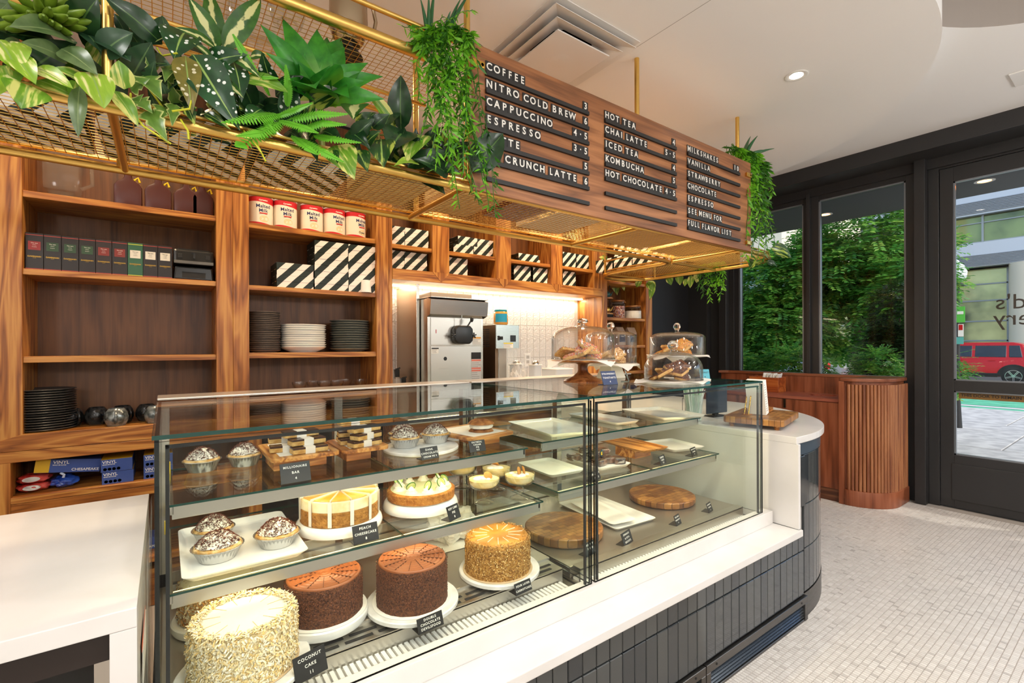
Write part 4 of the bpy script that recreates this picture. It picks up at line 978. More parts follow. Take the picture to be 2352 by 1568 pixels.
for k,(x,ang,lab) in enumerate(((.482,6,'red and cream malted milk tin against the left stile'),(.621,3,'red and cream malted milk tin, second from the left stile'),(.781,-2,'red and cream malted milk tin, middle of five'),(.925,14,'red and cream malted milk tin, fourth from the left stile'),(1.066,22,'red and cream malted milk tin with a handwritten note on it'))):
    t=thing('milk_tin',lab,'tin',(x,3.295,2.148),R(ang-2),'malted milk tins')
    b=MB(); b.lathe([(.066,0),(.069,.003),(.069,.167),(.066,.170)],(0,0,0),40); b.build('can','tin',t,world=False,smooth=40)
    b=MB(); b.lathe([(.0,.17),(.066,.17),(.0705,.172),(.0705,.177),(.066,.1775),(0,.176)],(0,0,0),40); b.build('lid','white_gloss',t,world=False,smooth=40)
    def wt(s_,size,z,mat,nm,x0=0):
        o=text(s_,size,frame((x0,-.0693,z),(1,0,0),(0,0,1)),mat,nm,t,.0003,bold=.0003); 
        for v in o.data.vertices: v.co+=t.location
        wrap(o,.0693)
    navy=bpy.data.materials.get('tin_navy') or pm('tin_navy','#1f2a5c',.4)
    wt('Malted',.030,.112,navy,'lettering'); wt('Milk',.030,.085,navy,'lettering'); 
    wt('Carnation',.012,.148,'paper','small_lettering')
    b=MB(); b.box(-.022,.022,-.0698,-.0692,.066,.072); o=b.build('ribbon','red',t,world=False); 
    b=MB(); b.lathe([(0,0),(.026,0)],(0,0,0),24,T=Matrix.Translation((.004,-.0694,.036))@Matrix.Rotation(PI/2,4,'X')@Matrix.Diagonal((1,.8,1,1))); o=b.build('drink_picture',pm('drink_beige','#e3cda2',.5) if k==0 else bpy.data.materials['drink_beige'],t,world=False,recalc=False); wrap(o,.0694)
    if k==4: wt('Open',.02,.034,'ink','note'); 
# tea boxes
cols=[('#211c1c','#8c2f33','red'),('#211c1c','#2e4a33','green'),('#211c1c','#2e4a33','green'),('#211c1c','#2e4a33','green'),('#2a2020','#7c2b26','red'),('#221d1d','#7c2b26','red'),('#2b5a41','#d9d3c6','white'),('#211c1c','#d9d3c6','white'),('#211c1c','#d9d3c6','white')]
tl=['leftmost, with a bright red label','second from left, with a green label','third from left, with a green label','fourth from left, with a green label','fifth from left, with a dark red label','sixth from left, with a dark red label','green box with a white label','with a white label, beside the green box','with a white label, beside the blender base']
gold=pm('gold_print','#b08d3c',.35,.6)
for k,(c,lc_,nm) in enumerate(cols):
    x=-.5115+.0643*k
    t=thing('tea_box',('dark tea box, ' if k!=6 else 'tea box, ')+tl[k],'box',(x,3.295,1.783),0,'tea boxes in a row')
    b=MB(); b.box(-.0315,.0315,-.055,.09,0,.179); b.build('carton',pm('tea_carton_%d'%k,c,.4),t,world=False,bevel=.0008,seg=1)
    b=MB(); b.box(-.022,.022,-.0556,-.0551,.097,.139); lb=b.build('label',pm('tea_label_%d'%k,lc_,.5),t,world=False)
    b=MB()
    for z in (.168,.004): b.box(-.0312,.0312,-.0556,-.0551,z,z+.0035)
    b.build('bands',pm('tea_band','#9c3a33',.4) if k==0 else bpy.data.materials['tea_band'] if k!=6 else pm('tea_band_lime','#b9c63f',.4),t,world=False)['kind']='stuff'
    o=text('DAMMANN',.0092,frame((x,3.2394,1.783+.065),(1,0,0),(0,0,1)),gold,'gold_lettering',t,.0003,bold=.0004)
    o=text('FRERES',.004,frame((x,3.2394,1.783+.058),(1,0,0),(0,0,1)),gold,'gold_lettering',t,.0003)
    for q,(wd,sz) in enumerate((('The vert',.007),('parfume',.004),('au jasmin',.0045))): text(wd,sz,frame((x,3.2390,1.783+.130-q*.009),(1,0,0),(0,0,1)),'paper' if nm!='white' else 'ink','small_lettering',t,.0003)
# blender base
t=thing('blender_base','black blender base with a dial standing beside the tea boxes','blender',(.135,3.32,1.783))
b=MB(); b.prism([(-.095,0),(.095,0),(.088,.075),(-.088,.075)],-.08,.09,'Y'); b.build('foot','plastic_black',t,world=False,bevel=.008)
b=MB(); b.prism([(-.1,.0),(-.085,.085),(.07,.085),(.09,0)],-.095,.095,'X',T=Matrix.Translation((0,0,.085))); b.build('housing','plastic_black',t,world=False,bevel=.012)
b=MB(); b.lathe([(0,-.02),(.014,-.02),(.02,-.008),(.021,0)],(0,0,0),20,T=Matrix.Translation((0,-.087,.132))@Matrix.Rotation(-PI/2+.2,4,'X')@Matrix.Scale(-1,4,(0,0,1))); b.box(-.004,.004,-.118,-.104,.118,.146); b.build('dial','plastic_black',t,world=False,smooth=40)
for sx in (-.065,.065):
    b=MB(); b.box(sx-.012,sx+.012,-.096,-.085,.118,.144); b.build('rocker_switch','matte_black',t,world=False,bevel=.002)
b=MB(); b.box(-.055,.055,-.083,-.079,.012,.045); b.build('vent_slot','matte_black',t,world=False)
b=MB(); b.box(-.093,.093,-.1035,-.098,.088,.105); b.build('badge_strip',pm('badge_grey','#5d5a55',.35),t,world=False,bevel=.002)
b=MB(); b.box(-.075,.075,-.06,.06,.17,.178); b.build('jar_seat','plastic_black',t,world=False,bevel=.004)
# blender jar (clear)
t=thing('blender_jar','clear plastic blender jar standing upside down on the top shelf','jar',(-.42,3.33,2.158))
smoke=film('smoky_plastic','#8a8378',.22,.08); M['smoke']=smoke
b=MB(); b.rbox(-.05,.05,-.05,.05,0,.035,.02); b.build('collar','smoke',t,world=False,smooth=40)
b=MB(); 
for z0,z1,r in ((.036,.26,.068),): b.prism([(-.068,.036),(.068,.036),(.074,.26),(-.074,.26)],-.068,.068,'Y')
b.build('jar','smoke',t,world=False,bevel=.018,smooth=40); b=MB(); b.tube([(.07,0,.22),(.11,0,.21),(.115,0,.10),(.07,0,.07)],.01,8); b.build('handle','smoke',t,world=False,smooth=60)
# syrup jugs
bm_=pm('syrup_brown','#4a241f',.28); 
for k,x in enumerate((-.158,-.027,.1025,.231-.03)):
    if k==3: x=.178
    t=thing('syrup_jug','brown flat syrup jug, %s on the top shelf'%('furthest left' if k==0 else 'second of four','third of four','partly behind the stile')[k-1 if k else 0] if False else 'brown flat syrup jug, '+('first of four on the top shelf','second of four on the top shelf','third of four on the top shelf','last of four, against the stile')[k],'bottle',(x,3.32,2.158),0,'brown syrup jugs')
    w=.06 if k<3 else .055
    pr_=[(-w,0),(w,0),(w,.115),(w*.75,.138),(w*.35,.152),(.016,.165),(.016,.195),(-.016,.195),(-.016,.165),(-w*.35,.152),(-w*.75,.138),(-w,.115)]
    b=MB(); b.prism(pr_,-.035,.035,'Y'); b.build('jug',bm_,t,world=False,bevel=.012,smooth=40)
    b=MB(); b.lathe([(.017,.18),(.019,.182),(.019,.205),(0,.207)],(0,0,0),18); b.build('cap','yellow',t,world=False,smooth=40)
    b=MB(); b.tube([(.025,0,.158),(.042,0,.175),(.05,0,.15)],.006,6); b.build('handle_tab','yellow',t,world=False)
# glove boxes and bags
gb=pm('glove_blue','#3f5596',.4); gp_=pm('glove_yellow','#d7a81f',.45); gvio=pm('glove_lilac','#6a73a8',.4)
def glove(x,y,z,lab,rz=0,long=False,rx=0):
    t=thing('glove_box',lab,'box',(x,y,z),rz,'blue glove boxes'); 
    if rx: t.rotation_euler=(0,rx,rz)
    if not long: w,d,h=.128,.24,.0635
    else: w,d,h=.245,.13,.066
    b=MB(); b.box(-w/2,w/2,-d/2,d/2,0,h); b.build('carton',gb,t,world=False,bevel=.0012,seg=1)
    def tx(s_,size,px,pz,m='paper',al='LEFT'):
        o=text(s_,size,frame((px,-d/2-.0004,pz),(1,0,0),(0,0,1)),m,'lettering',None,.0003,al,bold=.0002); o.parent=t; return o
    if not long:
        tx('VINYL',.021,-.058,.05); tx('SINGLE USE GLOVES',.0055,-.057,.038)
        for k in range(4):
            q=MB(); q.lathe([(0,0),(.0075,0)],(0,0,0),16,T=Matrix.Translation((-.047+k*.018,-d/2-.0008,.014))@Matrix.Rotation(PI/2,4,'X')); q.build('size_mark',gp_,t,world=False)
        q=MB(); q.box(-w/2+.001,w/2-.001,-d/2+.002,d/2-.002,h,h+.0006); q.build('top_band',gp_,t,world=False)
    else:
        tx('VINYL',.022,-.06,.05); tx('CHESAPEAKE',.018,.012,.014); tx('SINGLE USE GLOVES',.0055,-.06,.037)
        q=MB(); q.box(-w/2-.0006,-.07,-d/2-.0006,d/2,.001,h-.001); q.build('yellow_end',gp_,t,world=False)
    return t
glove(-.200,3.345,.696,'blue vinyl glove box, lower of the middle pair'); glove(-.204,3.342,.7605,'blue vinyl glove box, upper of the middle pair')
glove(-.03,3.35,.696,'blue vinyl glove box, lower of the pair by the glass case'); glove(-.03,3.35,.7605,'blue vinyl glove box, upper of the pair by the glass case')
glove(-.405,3.33,.775,'long blue glove box tilted on top of the plastic bags',R(6),True,R(8))
def bag(name,lab,cx,cy,cz,rx,ry,rz,mat,seed,gr=None,ang=0):
    t=thing(name,lab,'bag',(cx,cy,cz),ang,gr); bm=bmesh.new(); bmesh.ops.create_icosphere(bm,subdivisions=4,radius=1)
    for v in bm.verts:
        n=v.co.normalized(); f=1+.22*noise.noise(n*2.3+Vector((seed,0,0)))+.08*noise.noise(n*7+Vector((seed,3,0)))
        z=n.z; v.co=Vector((n.x*f*rx*(1.1),n.y*f*ry,max(-.92,z)*f*rz+rz*.92))
        if v.co.z<0: v.co.z=0
    me=bpy.data.meshes.new('bag_body'); bm.to_mesh(me); bm.free(); me.materials.append(mat); o=bpy.data.objects.new('bag_body',me); col.objects.link(o); o.parent=t; me.polygons.foreach_set('use_smooth',[True]*len(me.polygons)); return t
rb=pm('red_bag','#b3241e',.18,coat=.6,var=('#9d1a18','#d8564a',14)); bb_=pm('blue_bag','#1f3f9c',.15,coat=.6,var=('#17317f','#3d63c4',14))
q=bag('snack_bag','red and white plastic bag, lower of two in the base cabinet',-.525,3.32,.696,.058,.07,.024,rb,1); b=MB(); b.lathe([(0,0),(.032,0)],(0,0,0),20,T=Matrix.Translation((.0,-.071,.026))@Matrix.Rotation(PI/2-.5,4,'X')@Matrix.Diagonal((1,.4,1,1))); b.build('label','paper',q,world=False)
q=bag('snack_bag','red and white plastic bag, upper of two in the base cabinet',-.527,3.315,.737,.056,.065,.024,rb,4); b=MB(); b.lathe([(0,0),(.032,0)],(0,0,0),20,T=Matrix.Translation((.0,-.066,.026))@Matrix.Rotation(PI/2-.5,4,'X')@Matrix.Diagonal((1,.4,1,1))); b.build('label','paper',q,world=False)
q=bag('plastic_bag','shiny blue plastic bag beside the red bags',-.415,3.32,.696,.05,.07,.032,bb_,8); b=MB(); b.tube([(0,-.05,.055),(.004,-.052,.068),(-.01,-.05,.08)],.006,6); b.build('knot',pm('clear_knot','#c8d2e6',.1),q,world=False)
for k,x in enumerate((-.30,-.13)):
    glove(x,3.40,.28,'blue glove box low in the cabinet behind the white counter, '+('left' if k==0 else 'right'),0,True)

# ================= MACHINES IN THE TILED NICHE
t=thing('steel_partition','tall stainless partition panel at the left end of the tiled niche','panel',(1.50,3.36,.92))
b=MB(); b.box(1.462,1.466,3.174,3.535,.9205,1.855); b.build('side_sheet',brushed('warm_steel','#c9b49c','Z',.3),t); b=MB(); b.box(1.462,1.485,3.168,3.174,.9205,1.855); b.build('front_flange','steel_z',t,bevel=.002)
t=thing('soft_serve_machine','stainless soft-serve ice cream machine with a black dispensing head','ice cream machine',(1.722,3.2,.92))
b=MB(); b.box(1.491,1.955,3.052,3.52,.9205,1.744); b.build('cabinet','steel_z',t,bevel=.004)
b=MB(); b.prism([(3.052,1.612),(3.0,1.628),(2.985,1.735),(3.052,1.75)],1.486,1.960,'X'); b.build('hood',brushed('hood_steel','#bcb7b0','X',.22),t,bevel=.003)
b=MB(); b.box(1.484,1.962,2.983,3.525,1.746,1.754); b.build('top_trim','steel',t,bevel=.002); b=MB(); b.box(1.55,1.90,3.12,3.45,1.7545,1.80); b.build('hopper_lid',pm('lid_taupe','#a89a8a',.4),t,bevel=.01)
b=MB(); b.box(1.515,1.935,3.047,3.0515,1.414,1.61); b.build('door_panel','steel',t,bevel=.002)
b=MB(); b.box(1.515,1.935,3.047,3.0515,.94,1.408); b.build('lower_panel','steel',t,bevel=.002)
b=MB(); b.prism([(-.075,-.045),(-.05,-.07),(.05,-.07),(.075,-.045),(.075,.04),(.05,.065),(-.05,.065),(-.075,.04)],2.99,3.046,'Y',T=Matrix.Translation((1.755,0,1.492))); hd=b.build('dispensing_head','plastic_black',t,bevel=.012,seg=3,smooth=40)
b=MB(); b.rod((1.775,2.99,1.545),(1.80,2.975,1.59),.005,8,r2=.006); b.ball((1.806,2.972,1.60),.013,12,8,sz=1.5); b.build('lever','plastic_black',hd,smooth=60)
for sx in (-.085,.085):
    b=MB(); 
    for k in range(5): T=Matrix.Translation((1.755+sx,2.999,1.485))@Matrix.Rotation(2*PI*k/5,4,'Y'); b.box(-.004,.004,-.006,.006,0,.022,T=T)
    b.build('star_knob','plastic_black',hd,bevel=.002,seg=1)
b=MB(); b.rod((1.735,2.995,1.56),(1.735,2.995,1.63),.003,6); b.build('spout_rod','chrome',hd)
def sticker(p,x0,x1,y,z0,z1,bg='paper',band_=None,lines=4,seed=1,dark=None):
    b=MB(); b.box(x0,x1,y-.0006,y,z0,z1); s_=b.build('sticker',bg,p)
    if band_: b=MB(); b.box(x0,x1,y-.001,y-.0006,z1-(z1-z0)*.2,z1); b.build('sticker_band',band_,s_)
    b=MB(); rs=random.Random(seed); h=(z1-z0)*.7
    for k in range(lines): z=z0+h*(k+.6)/lines; b.box(x0+.003,x0+(x1-x0)*rs.uniform(.6,.95),y-.001,y-.0007,z,z+h/lines*.25)
    b.build('print_lines',dark or pm('print_grey','#8c8a88',.7) if 'print_grey' not in bpy.data.materials else bpy.data.materials['print_grey'],s_)['kind']='stuff'
orange=pm('warn_orange','#e9a12a',.5); yel2=pm('warn_yellow','#e8d028',.5)
sticker(t,1.858,1.93,3.0465,1.418,1.475,'paper',orange,5,2); sticker(t,1.845,1.93,3.0465,1.11,1.36,pm('sticker_grey','#c9c7c3',.6),'matte_black',12,3); sticker(t,1.52,1.575,3.0465,1.355,1.395,'paper','matte_black',3,4)
for z in (1.295,1.235,1.218): b=MB(); b.box(1.847,1.928,3.0452,3.0456,z,z+.011); b.build('warning_stripe',pm('salmon','#e0715a',.5) if 'salmon' not in bpy.data.materials else bpy.data.materials['salmon'],t)
b=MB(); b.lathe([(0,-.004),(.006,-.004),(.012,-.003),(.014,0)],(0,0,0),18,T=Matrix.Translation((1.628,3.0465,1.317))@Matrix.Rotation(-PI/2,4,'X')@Matrix.Scale(-1,4,(0,0,1))); b.build('lock','plastic_black',t,smooth=40)
b=MB(); b.box(1.553,1.558,3.0455,3.0468,1.498,1.525); b.build('red_indicator','red',t)
t=thing('shake_dispenser','small stainless drink machine with a vented brown side under the peanut butter jar','drink machine',(2.13,3.2,.92))
b=MB(); b.box(2.03,2.25,2.99,3.46,1.386,1.572); b.build('head',brushed('pale_steel','#c3c8c6','X',.25),t,bevel=.004); b=MB(); b.box(2.032,2.248,3.16,3.46,.9205,1.386); b.build('column',brushed('brown_steel','#8a6f58','Z',.35),t,bevel=.002)
b=MB(); b.box(2.0292,2.0298,3.0,3.45,.93,1.568); b.build('side_sheet',bpy.data.materials['brown_steel'],t)
for k in range(9):
    for c_ in range(2): b=MB(); b.box(2.0285,2.0293,3.08+c_*.07,3.14+c_*.07,1.40+k*.0165,1.4085+k*.0165); q=b.build('vent_slot','matte_black',t)
b=MB(); b.box(2.04,2.24,3.0,3.16,.9205,.96); b.build('drip_base','steel',t,bevel=.003)
b=MB(); b.prism([(2.06,2.995),(2.235,2.995),(2.235,3.0),(2.06,3.0)],1.15,1.385); b.build('splash_shield',film('shield','#dfe6e4',.18,.05),t); b=MB(); b.rod((2.10,3.06,.96),(2.10,3.06,1.386),.005,8); b.build('spindle','chrome',t)
b=MB(); b.lathe([(0,-.012),(.016,-.012),(.02,-.004),(.02,0)],(0,0,0),16,T=Matrix.Translation((2.19,2.99,1.465))@Matrix.Rotation(-PI/2,4,'X')@Matrix.Scale(-1,4,(0,0,1))); b.box(2.165,2.215,2.987,2.99,1.44,1.49); b.build('dial','plastic_black',t,smooth=40); b=MB(); b.box(2.045,2.062,2.987,2.99,1.45,1.485); b.box(2.066,2.09,2.983,2.99,1.455,1.48); b.build('rocker_switch','matte_black',t)
sticker(t,2.10,2.19,2.9895,1.392,1.432,'paper',yel2,3,7)
t=thing('peanut_butter_jar','large jar of peanut butter with teal lid and label on the drink machine','jar',(2.13,3.07,1.5725))
b=MB(); b.lathe([(0,0),(.05,0),(.057,.008),(.057,.09),(.05,.102),(.046,.105),(0,.105)],(0,0,0),36); b.build('jar','syrup' if 'syrup' in M else pm('peanut_butter','#d99a3e',.25,coat=.6),t,world=False,smooth=50)
b=MB(); b.lathe([(0,.118),(.048,.118),(.051,.115),(.051,.103),(.048,.102)],(0,0,0),36); b.build('lid','teal',t,world=False,smooth=40)
b=MB(); b.add([(.0575*math.sin(a),-.0575*math.cos(a),z) for a in [R(-80+8*k) for k in range(14)] for z in (.02,.085)],[(2*k,2*k+2,2*k+3,2*k+1) for k in range(13)]); b.build('label',pm('label_cyan','#1b9fc4',.5),t,world=False,recalc=False)
t=thing('wall_outlet','white wall outlet on the tiled niche wall','outlet',(2.753,3.528,1.275)); b=MB(); b.box(2.716,2.79,3.524,3.53,1.215,1.335); b.build('cover_plate','white_gloss',t,bevel=.002); b=MB(); 
for z in (1.245,1.29): b.box(2.737,2.769,3.5225,3.5245,z,z+.028)
b.build('socket',pm('socket_grey','#b9b5af',.4),t)
# plastic bag and tubs on the back counter
frost=film('frosted_tub','#e6e9ec',.55,.25)
for k,(x,y,w,h,lab) in enumerate(((2.30,3.10,.085,.33,'frosted white tub with a steel rim pan, left of the outlet'),(2.50,3.10,.085,.325,'frosted white tub with a steel rim pan, under the outlet'),(2.76,3.12,.20,.285,'wide frosted plastic bin at the right of the niche'))):
    t=thing('plastic_tub',lab,'tub',(x,y,.9205)); b=MB(); b.rbox(-w/2,w/2,-w/2,w/2,0,h,.02); b.build('tub_body',frost,t,world=False,smooth=40); b=MB(); b.rbox(-w/2-.006,w/2+.006,-w/2-.006,w/2+.006,h+.0004,h+.008,.02); b.build('rim','white_gloss',t,world=False)
    if k<2: b=MB(); b.lathe([(.03,0),(.028,.02),(.014,.03),(.0,.032)],(0,0,h+.009),18); b.build('pump_top','chrome',t,world=False,smooth=50)
t=thing('plastic_bag','crumpled clear plastic bag in front of the drink machine','bag',(2.17,2.90,.9205)); bm=bmesh.new(); bmesh.ops.create_icosphere(bm,subdivisions=4,radius=1)
for v in bm.verts:
    n_=v.co.normalized(); f=1+.3*noise.noise(n_*2.5+Vector((9,1,0)))+.18*noise.noise(n_*8); v.co=Vector((n_.x*.075*f,n_.y*.06*f,max(0,.17+n_.z*.17*f)))
me=bpy.data.meshes.new('bag_film'); bm.to_mesh(me); bm.free(); me.materials.append(film('crinkle_film','#ece6de',.42,.08)); o=bpy.data.objects.new('bag_film',me); col.objects.link(o); o.parent=t; b=MB(); b.box(-.04,.04,-.03,.03,.345,.352); b.build('bag_header','white_gloss',t,world=False)
# dispensing scoops with clear domes at the left
for k,(x,y,z,lab) in enumerate(((1.36,3.40,1.245,'clear dome lid with black clip, highest in the niche corner'),(1.385,3.34,1.18,'clear dome lid with black clip, middle of the niche corner'),(1.40,3.26,1.10,'clear dome lid with black clip, lowest in the niche corner'))):
    t=thing('syrup_bottle',lab.replace('clear dome lid','clear bottle'),'bottle',(x,y,.9205),0,'clear bottles in the niche corner'); h=z-.92
    b=MB(); b.lathe([(0,0),(.036,0),(.038,.004),(.038,h*.82),(.03,h*.93),(.014,h),(0,h)],(0,0,0),24); b.build('bottle_body',film('clear_bottle','#ece4da',.3,.06) if k==0 else bpy.data.materials['clear_bottle'],t,world=False,smooth=60)
    b=MB(); b.box(.02,.055,-.035,-.005,h*.75,h*.97); b.rod((.03,-.02,h*.97),(.065,-.02,h*1.0),.006); b.build('black_clip','plastic_black',t,world=False,bevel=.004)
# end shelf goods
jl=NT('sprinkles_mix'); g_=jl.node('TexCoord'); vo=jl.node('TexVoronoi',i_Scale=130.0); jl.link(g_.outputs['Object'],vo.inputs['Vector']); sxx=jl.node('SeparateColor'); jl.link(vo.outputs['Color'],sxx.inputs[0]); jl.link(jl.ramp(sxx.outputs[0],[(0,srgb('#6b2e22')),(.3,srgb('#c9753f')),(.55,srgb('#d9b9a0')),(.75,srgb('#7a3f6a')),(.9,srgb('#e4d7c6'))],'CONSTANT'),jl.b.inputs['Base Color'])
def jar(x,y,z,r,h,lab,fill,fh):
    t=thing('storage_jar',lab,'jar',(x,y,z)); b=MB(); b.lathe([(0,0),(r-.004,0),(r,.004),(r,h*.85),(r*.9,h*.92),(r*.9,h),(r*.87,h),(r*.87,h*.92),(r*.96,h*.84)],(0,0,0),32); b.build('glass','glass_clear',t,world=False,smooth=60)
    b=MB(); b.lathe([(0,.004),(r*.95,.004),(r*.95,fh),(0,fh)],(0,0,0),28); b.build('contents',fill,t,world=False,smooth=40)
    b=MB(); b.lathe([(0,h+.002),(r*.93,h+.002),(r*.95,h+.008),(r*.93,h+.016),(0,h+.018)],(0,0,0),28); b.build('lid','walnut_x',t,world=False,smooth=50)
jar(3.775,3.32,1.688,.072,.17,'glass jar of multicoloured sprinkles on the end shelf',jl.m,.125); jar(3.975,3.30,1.688,.095,.12,'wide glass jar of white sugar on the end shelf',pm('sugar','#efe8da',.8),.082); jar(3.94,3.45,1.688,.075,.175,'dark glass jar with wooden lid behind the sugar jar',pm('dark_contents','#4a2c22',.7),.13)
t=thing('tier_stand','two-tier dark metal stand with wooden discs on the end shelf','stand',(3.60,3.33,1.688))
for z in (.035,.19): b=MB(); b.lathe([(0,z),(.075,z),(.075,z+.014),(0,z+.014)],(0,0,0),28); b.build('wood_disc','walnut_x',t,world=False)
b=MB(); b.rod((.062,0,0),(.062,0,.34),.003,6); b.build('post','matte_black',t,world=False); b=MB(); b.lathe([(.07,0),(.07,.034),(.066,.034),(.066,0)],(0,0,0),24,close=True); b.build('base_ring','matte_black',t,world=False)
def teapot(x,y,z,lab,mat):
    t=thing('teapot',lab,'teapot',(x,y,z),R(-20)); b=MB(); b.lathe([(0,0),(.03,0),(.042,.02),(.043,.04),(.03,.058),(.012,.066),(0,.067)],(0,0,0),24); b.build('pot_body',mat,t,world=False,smooth=60); b=MB(); b.tube([(.04,0,.02),(.055,0,.03),(.062,0,.05),(.072,0,.06)],[.008,.006,.005,.004],8); b.build('spout',mat,t,world=False,smooth=60); b=MB(); b.ball((0,0,.07),.007,10,6); b.build('lid_knob',mat,t,world=False,smooth=60)
teapot(3.60,3.32,1.7375,'small brass teapot on the lower disc of the tier stand',M['brass']); teapot(3.60,3.32,1.8925,'small teal teapot on the upper disc of the tier stand',pm('teal_glaze','#2f5a5c',.25))
kraft=pm('kraft_bag','#a98f78',.7,bump=(60,.3)); navy_=pm('bag_label_navy','#23304f',.5)
for k,(x,lab) in enumerate(((3.62,'kraft coffee bag at the left on the lower end shelf'),(3.79,'kraft coffee bag in the middle of the lower end shelf'),(3.965,'kraft coffee bag with a navy label at the right of the lower end shelf'))):
    t=thing('coffee_bag',lab,'bag',(x,3.32,1.415),R(8-6*k),'coffee bags'); b=MB(); b.prism([(-.04,0),(.04,0),(.038,.13),(.006,.185),(-.006,.185),(-.038,.13)],-.055,.055,'X'); b.build('paper_bag',kraft,t,world=False,bevel=.003); b=MB(); b.box(-.045,.045,-.0435,-.041,.03,.11); lb=b.build('label',navy_,t,world=False); o=text('Roast',.016,frame((0,-.0437,.09),(1,0,0),(0,0,1)),'paper','lettering',None,.0003); o.parent=t

# ================= PASTRIES IN THE CASES
ZS1,ZS2,ZPL=.990,.795,.572
sign_blk=pm('sign_black','#1b1918',.35); 
def sign(label,x,y,z,lines,w=.082,h=.062,yaw=0,mat=None,tm='letter',size=.0105,tilt=-20,bold=.00015):
    t=thing('price_sign',label,'sign',(x,y,z),R(yaw),'price signs')
    T=Matrix.Translation((0,0,.001))@Matrix.Rotation(R(tilt),4,'X')
    b=MB(); b.box(-w/2,w/2,-.0012,.0012,0,h,T=T); b.box(-w/2,w/2,.0,.04,0,.0022); b.build('card',mat or sign_blk,t,world=False,bevel=.0004,seg=1)
    n=len(lines)
    for k,s_ in enumerate(lines):
        zz=h*(1-(k+.75)/(n+.5)); o=text(s_,min(size,w*1.25/max(1,len(s_)) ),T@frame((0,-.0014,zz),(1,0,0),(0,0,1)),tm,'lettering',None,.0002,'CENTER',space=1.22,bold=bold); o.parent=t
    return t
sign('black price sign reading millionaire bar on the upper glass shelf',.322,1.556,ZS1,['MILLIONAIRE','BAR','4'],.086,.060,2)
sign('black price sign reading dark chocolate cream pie on the upper glass shelf',.785,1.585,ZS1,['DARK','CHOCOLATE','CREAM PIE 9'],.072,.044,4)
sign('black price sign reading oatmeal cream pie on the upper glass shelf',.99,1.585,ZS1+.0,['OATMEAL','CREAM','PIE','4.5'],.072,.044,-2,size=.009)
sign('black price sign reading peach cheesecake on the middle glass shelf',.505,1.462,ZS2,['PEACH','CHEESECAKE','8'],.080,.054,2)
sign('black price sign reading key lime pie on the middle glass shelf',.822,1.468,ZS2,['KEY LIME','PIE','8'],.062,.050,22)
sign('black price sign reading coconut cake on the case floor',.30,1.275,.5645,['COCONUT','CAKE','11'],.084,.060,14)
sign('black price sign reading double chocolate devils food on the case floor',.635,1.28,.5645,['DOUBLE','CHOCOLATE','DEVILSFOOD'],.085,.040,4,size=.0095)
sign('black price sign reading four layer carrot cake on the case floor',.985,1.285,.5645,['FOUR LAYER','CARROTCAKE'],.072,.036,4,size=.0095)
sign('black price sign reading chocolate cookie on the lower shelf of the right case',1.495,1.435,.826,['CHOCOLATE','COOKIE'],.075,.042,18)
sign('black price sign reading coffee cake before the raised wooden tray',1.957,1.435,.826,['COFFEE','CAKE','3.5'],.066,.044,14)
sign('black price sign reading peanut butter cookie before the white tray',2.24,1.45,.826,['PEANUT BUTTER','COOKIE','4'],.068,.044,12,size=.008)
sign('black price sign reading spinach and feta biscuits on the right case floor',1.60,1.352,.556,['SPINACH','& FETA','BISCUITS'],.082,.052,14)
sign('black price sign tilted in the middle of the right case floor',1.962,1.355,.556,['EGG AND','BREAKFAST','4'],.056,.046,12,size=.008)
sign('black price sign before the dark round board at the far end of the floor',2.247,1.365,.556,['BLUEBERRY','MUFFIN','4'],.056,.046,12,size=.008)
sign('black price sign in front of the near round board, behind the glass seam',1.398,1.372,.556,['MONKEY','BREAD','4'],.075,.05,10)
# --- tiny scattered flakes on a surface of revolution
def flakes(name,mat,parent,r,z0,z1,n,L,W,seed,top=0,out=.004,c=(0,0)):
    rs=random.Random(seed); vs=[];fs=[]
    for k in range(n):
        if rs.random()<top:
            a=rs.uniform(0,2*PI); rr=r*math.sqrt(rs.uniform(.62,1.02)); p=Vector((rr*math.cos(a),rr*math.sin(a),z1+rs.uniform(-.001,.003))); nn=Vector((0,0,1))
        else:
            a=rs.uniform(0,2*PI); p=Vector((r*math.cos(a),r*math.sin(a),rs.uniform(z0,z1))); nn=Vector((math.cos(a),math.sin(a),.1))
        d=Vector((rs.uniform(-1,1),rs.uniform(-1,1),rs.uniform(-1,1))); d=(d-nn*d.dot(nn)*.55); d.normalize(); w_=d.cross(nn); w_.normalize()
        p=p+nn*rs.uniform(0,out); l=L*rs.uniform(.5,1.1); ww=W*rs.uniform(.6,1.2); i=len(vs); up=nn*l*.12
        vs+=[tuple(p-d*l/2-w_*ww/2),tuple(p-d*l/2+w_*ww/2),tuple(p+w_*ww/2+up),tuple(p-w_*ww/2+up),tuple(p+d*l/2+w_*ww/2),tuple(p+d*l/2-w_*ww/2)]
        fs+=[(i,i+1,i+2,i+3),(i+3,i+2,i+4,i+5)]
    vs=[(v[0]+c[0],v[1]+c[1],v[2]) for v in vs]
    me=bpy.data.meshes.new(name); me.from_pydata(vs,[],fs); me.materials.append(mat); o=bpy.data.objects.new(name,me); col.objects.link(o); o.parent=parent; o['kind']='stuff'; return o
